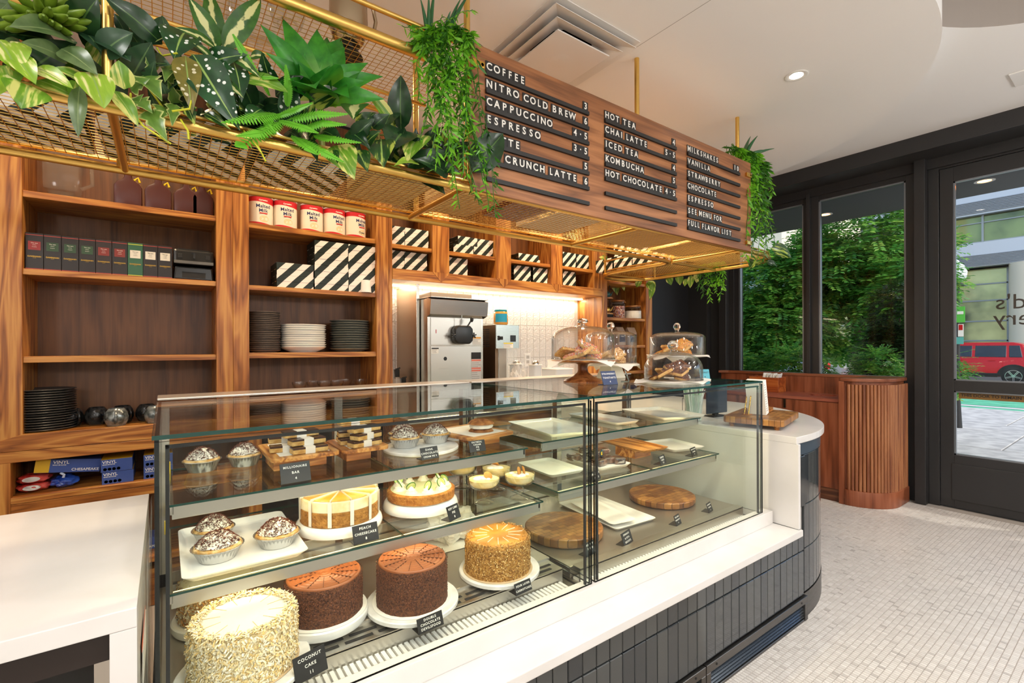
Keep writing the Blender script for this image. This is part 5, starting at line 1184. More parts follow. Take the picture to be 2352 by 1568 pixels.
def rough_body(b,r,z0,z1,seed,amp=.003,n=72,m=16,taper=0,round_=.008):
    prof=[]
    for i in range(n):
        a=2*PI*i/n
        for k in range(m+1):
            t=k/m; rr=r*(1-taper*t); z=z0+(z1-z0)*t
            if t>.9: rr-=round_*((t-.9)/.1)**2
            q=Vector((math.cos(a)*3,math.sin(a)*3,z*40+seed)); rr+=amp*noise.noise(q)+amp*.6*noise.noise(q*4)
            prof.append((rr*math.cos(a),rr*math.sin(a),z))
    fs=[]
    for i in range(n):
        j=(i+1)%n
        for k in range(m): fs.append((i*(m+1)+k,j*(m+1)+k,j*(m+1)+k+1,i*(m+1)+k+1))
    fs.append(tuple(i*(m+1) for i in range(n-1,-1,-1))); fs.append(tuple(i*(m+1)+m for i in range(n))); b.add(prof,fs)
def board(name,label,cat,x,y,z,r,h,mat,grp=None,lip=False,foot=False):
    t=thing(name,label,cat,(x,y,z),0,grp); b=MB()
    if foot: b.lathe([(r*.9,0),(r*.97,.004),(r,.012),(r,h-.004),(r-.004,h),(0,h)],(0,0,0),56)
    else: b.lathe([(r-.003,0),(r,.003),(r,h-.003),(r-.003,h),(0,h)],(0,0,0),56)
    b.build('plate_body',mat,t,world=False,smooth=40)
    b=MB(); b.lathe([(r*.55,-.0003),(r*.6,-.0003),(r*.6,.002),(r*.55,.002)],(0,0,0),32,close=True); b.build('foot_ring',mat,t,world=False)
    return t
coco_m=pm('coconut_cream','#f2dfae',.7,bump=(180,.4)); flake_m=NT('coconut_flake'); oi=flake_m.node('NewGeometry'); flake_m.link(flake_m.ramp(oi.outputs['Random Per Island'],[(0,srgb('#e8bf70')),(.25,srgb('#f3d99c')),(.6,srgb('#f8e9c4')),(1,srgb('#fdf6e2'))]),flake_m.b.inputs['Base Color']); flake_m.b.inputs['Roughness'].default_value=.6; flake_m=flake_m.m
cream_m=pm('whipped_cream','#f6efde',.55,bump=(60,.15))
marb=M['marble']
# coconut cake
board('cake_board','grey-white marble board under the coconut cake','board',.164,1.395,ZPL,.155,.014,marb)
t=thing('coconut_cake','tall white cake coated in shredded toasted coconut, in the front corner','cake',(.164,1.395,ZPL+.0145))
b=MB(); b.lathe([(.128,0),(.1285,.002),(.128,.003),(0,.003)],(0,0,0),48); b.build('card_base',pm('cake_card','#cbb08a',.7),t,world=False)
b=MB(); rough_body(b,.118,.003,.128,1,.004); b.build('sponge',coco_m,t,world=False,smooth=60)
b=MB(); b.lathe([(.095,.125),(.105,.1305),(.06,.132),(0,.1325)],(0,0,0),48); b.build('frosting_top',cream_m,t,world=False,smooth=60)
b=MB()
for k in range(12):
    a=2*PI*k/12+.2; T=Matrix.Rotation(a,4,'Z'); b.box(.055,.095,-.0007,.0007,.1318,.1327,T=T)
q=b.build('slice_mark',pm('slice_mark','#e3c68c',.7),t,world=False); q['kind']='stuff'
flakes('coconut_flakes',flake_m,t,.119,.004,.129,6500,.013,.0035,5,.22,.006)
# cake behind: coconut with browned flakes, cut
board('cake_board','white round stand under the half cake in the back left corner','board',.125,1.70,ZPL,.115,.03,M['porcelain'],None,foot=True)
t=thing('cut_cake','partly cut cake with browned coconut sides behind the tall white cake','cake',(.125,1.70,ZPL+.0305))
b=MB(); rough_body(b,.094,0,.105,4,.004); b.build('sponge',coco_m,t,world=False,smooth=60)
fm2=NT('toasted_flake'); oi=fm2.node('NewGeometry'); fm2.link(fm2.ramp(oi.outputs['Random Per Island'],[(0,srgb('#a4672a')),(.4,srgb('#d29a4e')),(.75,srgb('#eddcb0')),(1,srgb('#f6efdb'))]),fm2.b.inputs['Base Color']); flakes('toasted_flakes',fm2.m,t,.096,.002,.10,2600,.011,.005,8,.05,.004)
# chocolate cakes
choc=pm('chocolate_ganache','#9c5c34',.34,var=('#945530','#a4643b',8)); crumb=pm('chocolate_crumb','#5d331d',.8,bump=(260,1.0),var=('#4a2614','#784627',160)); cg=NT('crumb_grain'); oi=cg.node('NewGeometry'); cg.link(cg.ramp(oi.outputs['Random Per Island'],[(0,srgb('#4a2514')),(1,srgb('#8a4e2e'))]),cg.b.inputs['Base Color']); cg=cg.m
def choc_cake(label,x,y,z,r,h,seed,cutout=False):
    t=thing('chocolate_cake',label,'cake',(x,y,z),R(seed*37))
    b=MB(); b.lathe([(r+.012,0),(r+.0125,.0015),(r+.012,.003),(0,.003)],(0,0,0),48); b.build('card_base','paper',t,world=False)
    b=MB(); rough_body(b,r,.003,h-.004,seed,.002,72,16,.03,.004); b.build('crumb_side',crumb,t,world=False,smooth=60)
    prof=[(r-.008,h-.010),(r-.006,h-.004)]; N=46
    for k in range(N):
        rr=(r-.008)*(1-k/N); prof.append((max(rr,1e-4),h+.0016*math.sin(k*2*PI/6)))
    prof.append((0,h+.001)); b=MB(); b.lathe(prof,(0,0,0),64); b.build('frosting_top',choc,t,world=False,smooth=70)
    for k in range(14):
        T=Matrix.Rotation(2*PI*k/14,4,'Z'); b=MB(); b.box(.025+.006*(k%3),r-.012,-.0005,.0005,h-.001,h+.0019,T=T); b.build('slice_cut',crumb,t,world=False)
    flakes('crumbs',cg,t,r*.985,.004,h-.003,3600,.0032,.0026,seed,.0,.0018)
    return t
board('cake_stand','white enamel stand under the left chocolate cake','stand',.39,1.508,ZPL,.128,.032,M['porcelain'],None,foot=True)
choc_cake('chocolate cake on the white enamel stand, its front tucked beside the coconut cake',.39,1.508,ZPL+.0325,.112,.112,2)
board('cake_board','grey-veined marble board under the middle chocolate cake','board',.648,1.44,ZPL,.147,.016,marb)
choc_cake('tall chocolate cake in the middle of the case floor on a marble board',.645,1.436,ZPL+.0165,.113,.134,3)
# carrot cake
board('cake_board','white marble board under the carrot cake','board',1.0,1.456,ZPL,.149,.016,marb)
t=thing('carrot_cake','golden carrot cake with nut-crumb sides and white lines on top','cake',(.99,1.452,ZPL+.0165))
b=MB(); b.lathe([(.128,0),(.1285,.0015),(.128,.003),(0,.003)],(0,0,0),48); b.build('card_base',bpy.data.materials['cake_card'],t,world=False)
nut=pm('nut_crumb','#b27a30',.75,bump=(220,1.0),var=('#94601f','#cf9a4a',120)); b=MB(); rough_body(b,.12,.003,.12,9,.003,72,16,.02); b.build('crumb_side',nut,t,world=False,smooth=60)
car_=pm('caramel_top','#d08f3c',.3,var=('#c58233','#dba250',14)); b=MB(); b.lathe([(.111,.117),(.108,.122),(.06,.124),(0,.124)],(0,0,0),48); b.build('glaze_top',car_,t,world=False,smooth=60)
for k in range(14):
    T=Matrix.Rotation(2*PI*k/14+.1,4,'Z'); b=MB(); b.box(.04,.085+.01*(k%2),-.0012,.0012,.1232,.125,T=T); b.build('icing_line',pm('icing','#f3e6cc',.5) if k==0 else bpy.data.materials['icing'],t,world=False)
ng=NT('nut_grain'); oi=ng.node('NewGeometry'); ng.link(ng.ramp(oi.outputs['Random Per Island'],[(0,srgb('#8a571b')),(.6,srgb('#c68f3f')),(1,srgb('#e8c987'))]),ng.b.inputs['Base Color']); flakes('crumbs',ng.m,t,.119,.003,.121,4200,.0042,.0036,10,.12,.0025)
# peach cheesecake
t=thing('cake_stand','white enamel turntable stand under the peach cheesecake','stand',(.48,1.655,ZS2)); b=MB(); b.lathe([(.125,0),(.137,.004),(.14,.014),(.136,.028),(.128,.034),(0,.034)],(0,0,0),56); b.build('plate_body','porcelain',t,world=False,smooth=50); b=MB(); b.lathe([(.1,.0343),(.104,.0343),(.104,.0335),(.1,.0335)],(0,0,0),40,close=True); b.build('ring_groove','porcelain',t,world=False)
t=thing('peach_cheesecake','sliced peach cheesecake with paper strips between the wedges','cake',(.481,1.657,ZS2+.0347))
grah=pm('graham_crust','#a8702c',.85,bump=(150,.8),var=('#94601f','#bc8439',60)); chee=pm('cheesecake','#efdca6',.5,var=('#e6cd8d','#f4e8c4',18)); glz=pm('peach_glaze','#e3a441',.18,coat=.5,var=('#e0982f','#eebd6c',9))
pap=film('baking_paper','#f4ede0',.85,.7); M['bpaper']=pap
N=12
for k in range(N):
    a0=2*PI*k/N+.014; a1=2*PI*(k+1)/N-.014
    def wedge(r0,z0,z1,rt=None):
        pts=[]; n=6
        arc_=[(r0*math.cos(a0+(a1-a0)*i/n),r0*math.sin(a0+(a1-a0)*i/n)) for i in range(n+1)]
        cx=.006*math.cos((a0+a1)/2); cy=.006*math.sin((a0+a1)/2)
        return [(cx,cy)]+arc_,z0,z1
    b=MB(); P_,z0,z1=wedge(.126,.0,.047); b.prism(P_,z0,z1); s_=b.build('crust',grah,t,world=False,bevel=.0015,seg=1)
    b=MB(); P_,z0,z1=wedge(.1255,.0471,.081); b.prism(P_,z0,z1); b.build('filling',chee,s_,world=False,bevel=.003)
    b=MB(); P_,z0,z1=wedge(.117,.0811,.0845); b.prism(P_,z0,z1); b.build('glaze',glz,s_,world=False,bevel=.001,seg=1)
    T=Matrix.Rotation(2*PI*k/N,4,'Z'); b=MB()
    b.add([T@Vector(p) for p in ((.004,0,.03),(.128,0,.012),(.1285,.0,.082),(.128,0,.090),(.004,0,.0885),(.1295,-.006,.004),(.1295,.006,.004),(.1305,.006,.084),(.1305,-.006,.084))],[(0,1,2,3,4),(5,6,7,8)]); b.build('paper_divider',pap,t,world=False,recalc=False)
# key lime pie
t=thing('cake_stand','white enamel turntable stand under the key lime pie','stand',(.785,1.668,ZS2)); b=MB(); b.lathe([(.125,0),(.138,.004),(.141,.014),(.136,.028),(.128,.036),(0,.036)],(0,0,0),56); b.build('plate_body','porcelain',t,world=False,smooth=50); b=MB(); b.lathe([(.1,.0363),(.104,.0363),(.104,.0355),(.1,.0355)],(0,0,0),40,close=True); b.build('ring_groove','porcelain',t,world=False)
t=thing('key_lime_pie','key lime pie with cream swirls and lime slices round the rim','pie',(.787,1.668,ZS2+.0367),R(20))
b=MB(); b.lathe([(.118,0),(.12,.003),(.1195,.004),(0,.004)],(0,0,0),48); b.build('tin_base','chrome',t,world=False,smooth=40)
b=MB(); rough_body(b,.124,.004,.038,12,.002,72,8,-.02,.006); b.build('crust',pm('pie_crust','#b4702a',.85,bump=(140,.8),var=('#a2611f','#c4853a',50)),t,world=False,smooth=60)
b=MB(); b.lathe([(.116,.036),(.112,.0395),(.05,.040),(0,.040)],(0,0,0),48); b.build('filling',pm('lime_filling','#ece8b4',.4),t,world=False,smooth=60)
lime=pm('lime_flesh','#b9cf6a',.3,coat=.4,var=('#a9c456','#d5e29a',60)); rind=pm('lime_rind','#2f6a24',.4)
for k in range(9):
    a=2*PI*k/9; x,y=.088*math.cos(a),.088*math.sin(a)
    b=MB(); b.lathe([(.022,0),(.0225,.004),(.016,.009),(.0165,.012),(.009,.017),(.009,.019),(.002,.026),(0,.027)],(x,y,.0395),20,flute=.08,nf=7); dl=b.build('cream_swirl',cream_m,t,world=False,smooth=60)
    T=Matrix.Translation((x,y,.064))@Matrix.Rotation(a+.6+k,4,'Z')@Matrix.Rotation(R(62),4,'X'); b=MB(); b.lathe([(0,-.0012),(.0165,-.0012),(.0165,.0012),(0,.0012)],(0,0,0),24,T=T); ls=b.build('lime_slice',lime,t,world=False); b=MB(); b.lathe([(.0165,-.0015),(.0185,-.0015),(.0185,.0015),(.0165,.0015)],(0,0,0),24,T=T,close=True); b.build('rind',rind,ls,world=False)
# pudding coupes
pud=pm('banana_pudding','#ecd88f',.45,var=('#e3c977','#f3e6b4',25)); waf=pm('wafer','#c98a3d',.6,bump=(120,.2))
def pudding(x,y,label,kind,rz=0):
    t=thing('pudding_coupe',label,'dessert',(x,y,ZS2),rz,'banana pudding coupes')
    b=MB(); b.lathe([(0,.0),(.038,.0),(.040,.003),(.034,.006),(.010,.013),(.009,.02),(.018,.03),(.018,.04),(.010,.049),(.020,.054),(.05,.062),(.061,.076),(.063,.1),(.0615,.1),(.0595,.078),(.048,.066),(.0,.060)],(0,0,0),48,flute=.012,nf=24); b.build('glass','glass_clear',t,world=False,smooth=60)
    b=MB(); b.lathe([(0,.0615),(.045,.0665),(.057,.078),(.0595,.093),(.03,.095),(0,.0945)],(0,0,0),36); b.build('pudding',pud,t,world=False,smooth=60)
    b=MB(); rs=random.Random(int(x*999)); 
    for k in range(9): a=rs.uniform(0,6.3); rr=rs.uniform(0,.035); b.ball((rr*math.cos(a),rr*math.sin(a),.095),rs.uniform(.01,.018),10,6,sz=.5)
    q=b.build('cream',cream_m,t,world=False,smooth=60); q['kind']='stuff'
    for k in range(2 if kind==2 else 1):
        T=Matrix.Translation(((.012 if kind==1 else -.012+.022*k),-.01,.112 if kind==2 else .106))@Matrix.Rotation(R(0 if kind==1 else 40),4,'Z')@Matrix.Rotation(R(38 if kind==1 else 78),4,'X')@Matrix.Rotation(R(20*k),4,'Y'); b=MB(); b.lathe([(0,-.003),(.0165,-.002),(.018,.001),(.012,.006),(0,.007)],(0,0,0),20,T=T); b.build('wafer',waf,t,world=False,smooth=60)
pudding(1.002,1.562,'banana pudding coupe with one round wafer, nearest the key lime pie in front',1)
pudding(1.147,1.524,'banana pudding coupe with two upright wafers, at the front right',2)
pudding(1.135,1.672,'banana pudding coupe with flat wafers, behind the front two',1,2)
pudding(1.035,1.79,'banana pudding coupe at the back left of the five',1,3)
pudding(1.165,1.87,'banana pudding coupe at the very back of the five',1,1)
# foil pies
foil=pm('foil','#d9d7d3',.22,.9); shav=NT('choc_shaving'); oi=shav.node('NewGeometry'); shav.link(shav.ramp(oi.outputs['Random Per Island'],[(0,srgb('#431b10')),(1,srgb('#7a3a24'))]),shav.b.inputs['Base Color']); shav=shav.m; tart=pm('tart_crust','#e3c083',.75,bump=(80,.6),var=('#c8954a','#e6c48a',40))
def foil_pie(x,y,z,label,r=.066,seed=1,dark=.5):
    t=thing('foil_pie',label,'pie',(x,y,z),R(seed*50),'small cream pies in foil tins')
    b=MB(); b.lathe([(0,.001),(r*.70,0),(r*.72,.002),(r*.95,.034),(r*1.02,.035),(r*1.02,.037),(r*.93,.036),(r*.7,.006),(0,.006)],(0,0,0),64,flute=.014,nf=32); b.build('foil_tin',foil,t,world=False,smooth=60)
    b=MB(); b.lathe([(0,.02),(r*.86,.030),(r*.92,.036),(r*.89,.0405),(r*.8,.043),(0,.04)],(0,0,0),48,flute=.03,nf=12); b.build('crust',tart,t,world=False,smooth=60)
    b=MB(); n=40; m=9; vs=[]
    def hz_(rr,a): return .043+.034*(1-(rr/(r*.84))**2)+.004*noise.noise(Vector((math.cos(a)*rr*60,math.sin(a)*rr*60,seed*3.1)))
    for i in range(n):
        a=2*PI*i/n
        for k in range(m+1): rr=r*.84*k/m; vs.append((rr*math.cos(a),rr*math.sin(a),hz_(rr,a)))
    fs=[(i*(m+1)+k,((i+1)%n)*(m+1)+k,((i+1)%n)*(m+1)+k+1,i*(m+1)+k+1) for i in range(n) for k in range(m)]
    b.add(vs,fs); b.build('cream_mound',cream_m,t,world=False,smooth=70)
    rs=random.Random(seed); vs=[];fs=[]
    for _ in range(1500):
        a=rs.uniform(0,6.283); rr=r*.86*math.sqrt(rs.random()); z0=hz_(rr,a)+rs.uniform(.0005,.003); 
        if noise.noise(Vector((rr*math.cos(a)*45,rr*math.sin(a)*45,seed)))<-.25*dark*2+ -.02 and rs.random()<.8: continue
        d=Vector((rs.uniform(-1,1),rs.uniform(-1,1),rs.uniform(-.5,.3))).normalized(); w_=d.cross(Vector((0,0,1))).normalized(); p=Vector((rr*math.cos(a),rr*math.sin(a),z0)); l=rs.uniform(.0015,.004); ww=rs.uniform(.0006,.0012); i=len(vs)
        vs+=[tuple(p-d*l-w_*ww),tuple(p-d*l+w_*ww),tuple(p+d*l+w_*ww),tuple(p+d*l-w_*ww)]; fs.append((i,i+1,i+2,i+3))
    me=bpy.data.meshes.new('chocolate_shavings'); me.from_pydata(vs,[],fs); me.materials.append(shav); o=bpy.data.objects.new('chocolate_shavings',me); col.objects.link(o); o.parent=t; o['kind']='stuff'
def tray(name,label,x,y,z,lx,ly,rz,mat,h=.016,rim=.012,cat='tray',grp=None):
    t=thing(name,label,cat,(x,y,z),rz,grp); b=MB(); n=5; r=.022
    def ring(sx,sy,rr,zz):
        p=[]
        for cx,cy,a0 in ((sx-rr,sy-rr,0),(-sx+rr,sy-rr,90),(-sx+rr,-sy+rr,180),(sx-rr,-sy+rr,270)):
            for k in range(n+1): a=R(a0+90*k/n); p.append((cx+rr*math.cos(a),cy+rr*math.sin(a),zz))
        return p
    a,c=lx/2,ly/2; L=[ring(a-rim-.004,c-rim-.004,r*.6,0),ring(a-.002,c-.002,r,h-.002),ring(a,c,r,h),ring(a-.003,c-.003,r*.95,h),ring(a-rim,c-rim,r*.7,.0045),ring(a-rim-.01,c-rim-.01,r*.5,.004)]
    m=len(L[0]); vs=[p for q in L for p in q]; fs=[(i*m+k,i*m+(k+1)%m,(i+1)*m+(k+1)%m,(i+1)*m+k) for i in range(len(L)-1) for k in range(m)]; fs+=[tuple(range(m-1,-1,-1)),tuple((len(L)-1)*m+k for k in range(m))]
    b.add(vs,fs); b.build('tray_body',mat,t,world=False,smooth=50,recalc=True)
    b=MB(); b.box(-a*.5,a*.5,-c*.6,c*.6,-.0004,.0006); b.build('tray_foot',mat,t,world=False)
    return t
tray('serving_tray','white rectangular platter under the three foil pies on the left',.185,1.672,ZS2+.0006,.305,.42,0,M['porcelain'],.018,.016,'tray')
foil_pie(.122,1.757,ZS2+.0055,'foil cream pie at the back left of the white platter',.058,1); foil_pie(.121,1.597,ZS2+.0055,'foil cream pie at the front left of the white platter',.065,2); foil_pie(.276,1.60,ZS2+.0055,'foil cream pie at the right of the white platter',.064,3)
board('cake_board','round marble plate under the two foil pies on the upper shelf','board',.835,1.77,ZS1,.15,.013,marb)
foil_pie(.774,1.79,ZS1+.0137,'foil cream pie with dark shavings at the front of the marble plate',.062,4,.9); foil_pie(.912,1.795,ZS1+.0137,'foil cream pie at the right of the marble plate',.062,5,.9); foil_pie(.81,1.895,ZS1+.0137,'foil cream pie at the back of the marble plate',.06,6,.9)
for k,(x,lab) in enumerate(((.10,'foil cream pie seen through glass at the left back of the upper shelf'),(.225,'foil cream pie behind the wooden block on the upper shelf'))): foil_pie(x,1.90,ZS1+.0007,lab,.055,7+k,.5)
# millionaire bars
bis=pm('shortbread','#c99a52',.8,bump=(120,.5),var=('#b9863d','#d8b06c',40)); cho=pm('bar_chocolate','#3d1f14',.22); band=film('bar_paper','#efe6da',.92,.6)
def bar_on(x,y,z,rz,lab,L=.115,tilt=0):
    t=thing('millionaire_bar',lab,'pastry',(x,y,z),R(rz),'millionaire bars'); t.rotation_euler=(0,R(tilt),R(rz))
    b=MB(); b.box(-L/2,L/2,-.024,.024,0,.015); b.build('shortbread',bis,t,world=False,bevel=.002,seg=1)
    b=MB(); b.box(-L/2+.0005,L/2-.0005,-.0238,.0238,.0151,.0215); b.build('chocolate',cho,t,world=False,bevel=.0015,seg=1)
    b=MB(); b.box(-.018,.014,-.0248,.0248,-.0006,.0222); b.build('paper_band',band,t,world=False)
def wboard(name,label,cx,cy,z,lx,ly,rz,mat,th=.014,bl=None):
    t=thing(name,label,'board',(cx,cy,z),R(rz)); b=MB(); b.rbox(-lx/2,lx/2,-ly/2,ly/2,0,th,.025,5); b.build('board_top',mat,t,world=False,bevel=.003)
    b=MB(); b.box(-lx/2+.03,lx/2-.03,-ly/2+.03,ly/2-.03,th,th+.0006); b.build('paper_liner','bpaper',t,world=False); return t
def block(label,cx,cy,z,lx,ly,h,rz=0):
    t=thing('wood_block',label,'block',(cx,cy,z),R(rz)); b=MB(); b.box(-lx/2,lx/2,-ly/2,ly/2,0,h); b.build('block_body','acacia',t,world=False,bevel=.003); b=MB(); b.box(-lx/2+.004,lx/2-.004,-ly/2+.004,ly/2-.004,h,h+.0005); b.build('block_top','acacia_y',t,world=False)
block('square wooden block holding up the left tray of bars',.375,1.82,ZS1,.17,.16,.036); block('square wooden block holding up the right tray of bars',.57,1.80,ZS1,.09,.14,.036)
wboard('wood_tray','wooden tray of stacked bars at the left of the upper shelf',.385,1.84,ZS1+.0367,.22,.30,0,'acacia_y'); wboard('wood_tray','wooden tray of stacked bars in the middle of the upper shelf',.585,1.80,ZS1+.0367,.17,.24,0,'acacia_y')
zb=ZS1+.0367+.0153
for k,(x,y,q,rz,tl) in enumerate(((.40,1.735,0,3,0),(.345,1.80,0,-6,0),(.40,1.87,0,4,0),(.40,1.765,1,8,0),(.35,1.85,1,-5,0),(.385,1.80,2,6,0))): bar_on(x,y,zb+q*.0232,rz,'millionaire bar on the left wooden tray, '+('front of the bottom layer','middle of the bottom layer','back of the bottom layer','front of the second layer','back of the second layer','top of the pile')[k])
for k,(x,y,q,rz) in enumerate(((.59,1.725,0,12),(.575,1.79,0,-4),(.59,1.86,0,6),(.60,1.74,1,26),(.58,1.82,1,-6),(.60,1.76,2,16),(.575,1.80,3,0))): bar_on(x,y,zb+q*.0232,rz,'millionaire bar on the middle wooden tray, '+('front of the bottom layer','middle of the bottom layer','back of the bottom layer','front of the second layer','back of the second layer','third layer','top of the pile')[k])
# oatmeal cream pie
block('square wooden block holding up the cookie board',1.10,1.75,ZS1,.13,.12,.028)
wboard('wood_tray','wooden board with white paper and one cookie sandwich',1.09,1.80,ZS1+.0287,.25,.30,10,'acacia')
t=thing('oatmeal_cream_pie','oatmeal cookie sandwich with white cream on the wooden board','cookie',(1.118,1.765,ZS1+.0287+.0153))
ck=pm('oatmeal_cookie','#9a5f27',.8,bump=(60,1.0),var=('#834b1b','#b5773a',30))
def cookie_mesh(nm,r,h,z,seed,mat,p):
    b=MB(); n=40;m=8; vs=[]
    for sgn in (1,-1):
        for i in range(n):
            a=2*PI*i/n
            for k in range(m+1):
                rr=r*k/m; nz=noise.noise(Vector((rr*math.cos(a)*55,rr*math.sin(a)*55,seed))); zz=h*(1-(rr/r)**4)*(.75+.5*nz) if sgn>0 else 0; rr2=rr*(1+.05*noise.noise(Vector((math.cos(a)*2,math.sin(a)*2,seed)))); vs.append((rr2*math.cos(a),rr2*math.sin(a),z+max(0,zz)))
    N_=n*(m+1); fs=[(s_*N_+i*(m+1)+k,s_*N_+((i+1)%n)*(m+1)+k,s_*N_+((i+1)%n)*(m+1)+k+1,s_*N_+i*(m+1)+k+1) for s_ in (0,1) for i in range(n) for k in range(m)]
    b.add(vs,fs); return b.build(nm,mat,p,world=False,smooth=60)
cookie_mesh('bottom_cookie',.055,.017,0,1,ck,t); b=MB(); b.lathe([(0,.015),(.048,.014),(.052,.022),(.048,.032),(0,.034)],(0,0,0),32,flute=.03,nf=9); b.build('cream',cream_m,t,world=False,smooth=60); cookie_mesh('top_cookie',.058,.022,.032,5,ck,t)
# right case
PC=M['porcelain']
tray('serving_tray','empty white platter on the top shelf behind the middle seam',1.52,1.755,1.0037,.28,.42,R(-8),PC); tray('serving_tray','narrow empty white platter in the middle of the top shelf',1.915,1.80,1.0037,.17,.40,R(-4),PC); tray('serving_tray','large empty white platter at the far end of the top shelf',2.34,1.73,1.0037,.30,.40,R(-14),PC)
tray('serving_tray','flat white melamine tray on the lower shelf by the middle seam',1.46,1.70,.8267,.20,.28,R(-4),M['white_gloss']); tray('serving_tray','white tray heaped with wrapped brownies on the lower shelf',1.72,1.655,.8267,.20,.29,R(-6),PC)
tray('serving_tray','empty white platter on the lower shelf near the far end',2.345,1.66,.8267,.23,.27,R(-12),PC)
block('wooden block under the raised empty wooden tray',2.0,1.66,.826,.13,.13,.045); tray('wood_tray','empty oiled wooden tray raised on a block',2.01,1.69,.8721,.19,.38,R(-6),M['acacia_y'],.014,.014)
wrapm=pm('cling_brownie','#2a1811',.18,coat=1.0,bump=(45,1.0),var=('#1d0f0a','#6a4b3c',22))
for k,(x,y,z,rx) in enumerate(((1.68,1.60,0,10),(1.75,1.61,0,-20),(1.70,1.70,0,30),(1.78,1.70,0,5),(1.66,1.75,0,-15),(1.70,1.64,.034,25),(1.755,1.655,.034,-10),(1.71,1.72,.034,40),(1.79,1.575,.0,60))):
    t=thing('wrapped_brownie','cling-wrapped brownie, '+('front left of the pile','front middle of the pile','middle left of the pile','middle right of the pile','back left of the pile','with a round label on the top layer','right of the top layer','back of the top layer','slipped to the front right edge')[k],'pastry',(x,y,.8317+z),R(rx),'wrapped brownies')
    b=MB(); b.box(-.032,.032,-.028,.028,.0,.03); b.build('brownie',wrapm,t,world=False,bevel=.009,seg=3,smooth=50)
    b=MB(); b.add([(-.05,-.012,.012),(-.032,-.02,.022),(-.032,.02,.006),(-.05,.01,.02),(.05,-.012,.016),(.032,-.02,.006),(.032,.02,.024),(.052,.01,.01)],[(0,1,2,3),(4,7,6,5)]); b.build('wrap_tail',film('cling_film','#d8d4d0',.35,.05) if k==0 else bpy.data.materials['cling_film'],t,world=False,recalc=False)
    if k==5:
        T=Matrix.Translation((0,-.0292,.017))@Matrix.Rotation(PI/2,4,'X')@Matrix.Diagonal((1,.72,1,1)); b=MB(); b.lathe([(0,.0006),(.022,.0006)],(0,0,0),28,T=T); lb=b.build('label',pm('label_teal','#0f5f74',.4),t,world=False); o=text('TB',.022,frame((0,-.0302,.017),(-1,0,0),(0,0,-1)) if False else frame((0,-.0303,.017),(1,0,0),(0,0,1))@Matrix.Rotation(PI,4,'Z'),'yellow','lettering',None,.0003,bold=.0006); o.parent=t
def endgrain(name):
    t=NT(name); tc=t.node('TexCoord'); br=t.node('TexBrick',i_Scale=1.0); br.inputs['Color1'].default_value=srgb('#8a5424'); br.inputs['Color2'].default_value=srgb('#bd8746'); br.inputs['Mortar'].default_value=srgb('#5a3414'); br.inputs['Mortar Size'].default_value=.0012; br.inputs['Brick Width'].default_value=.045; br.inputs['Row Height'].default_value=.028; br.inputs['Bias'].default_value=-.1
    sx=t.node('Mapping'); t.link(tc.outputs['Object'],sx.inputs[0]); t.link(sx.outputs[0],br.inputs[0]); nz=t.node('TexNoise',i_Scale=16.0,i_Detail=4.0); t.link(tc.outputs['Object'],nz.inputs['Vector'])
    mx=t.node('MixRGB',blend_type='MULTIPLY',i_0=.55); t.link(br.outputs[0],mx.inputs[1]); t.link(t.ramp(nz.outputs[0],[(.35,srgb('#7a5a40')),(.65,srgb('#ffffff'))]),mx.inputs[2]); t.link(mx.outputs[0],t.b.inputs['Base Color']); t.b.inputs['Roughness'].default_value=.4; return t.m
eg=endgrain('endgrain')
board('round_board','round end-grain wooden board at the far end of the right case floor','board',2.205,1.633,.5562,.175,.036,eg,foot=True); board('round_board','round end-grain wooden board by the middle seam of the right case','board',1.452,1.60,.5562,.175,.042,eg,foot=True)
tray('serving_tray','large white platter on the right case floor, a smaller plate lying on it',1.80,1.675,.5568,.27,.44,R(-4),PC); tray('serving_tray','small flat white plate lying on the large platter',1.762,1.66,.568+.006,.15,.36,R(-10),M['white_gloss'],.009,.012)
# crumpled parchment and half cake behind
t=thing('parchment_paper','crumpled white parchment behind the carrot cake','paper',(.99,1.80,ZPL)); bm=bmesh.new(); bmesh.ops.create_icosphere(bm,subdivisions=4,radius=1)
for v in bm.verts:
    n_=v.co.normalized(); f=1+.45*noise.noise(n_*2.1+Vector((3,1,0)))+.16*noise.noise(n_*6); v.co=Vector((n_.x*.10*f,n_.y*.07*f,.07+n_.z*.07*f)); v.co.z=max(.0,v.co.z)
me=bpy.data.meshes.new('crumpled_sheet'); bm.to_mesh(me); bm.free(); me.materials.append(M['paper']); o=bpy.data.objects.new('crumpled_sheet',me); col.objects.link(o); o.parent=t
b=MB(); b.add([(-.13,-.09,.002),(.05,-.10,.002),(.08,.02,.003),(-.10,.05,.002)],[(0,1,2,3)]); b.build('loose_sheet','paper',t,world=False)

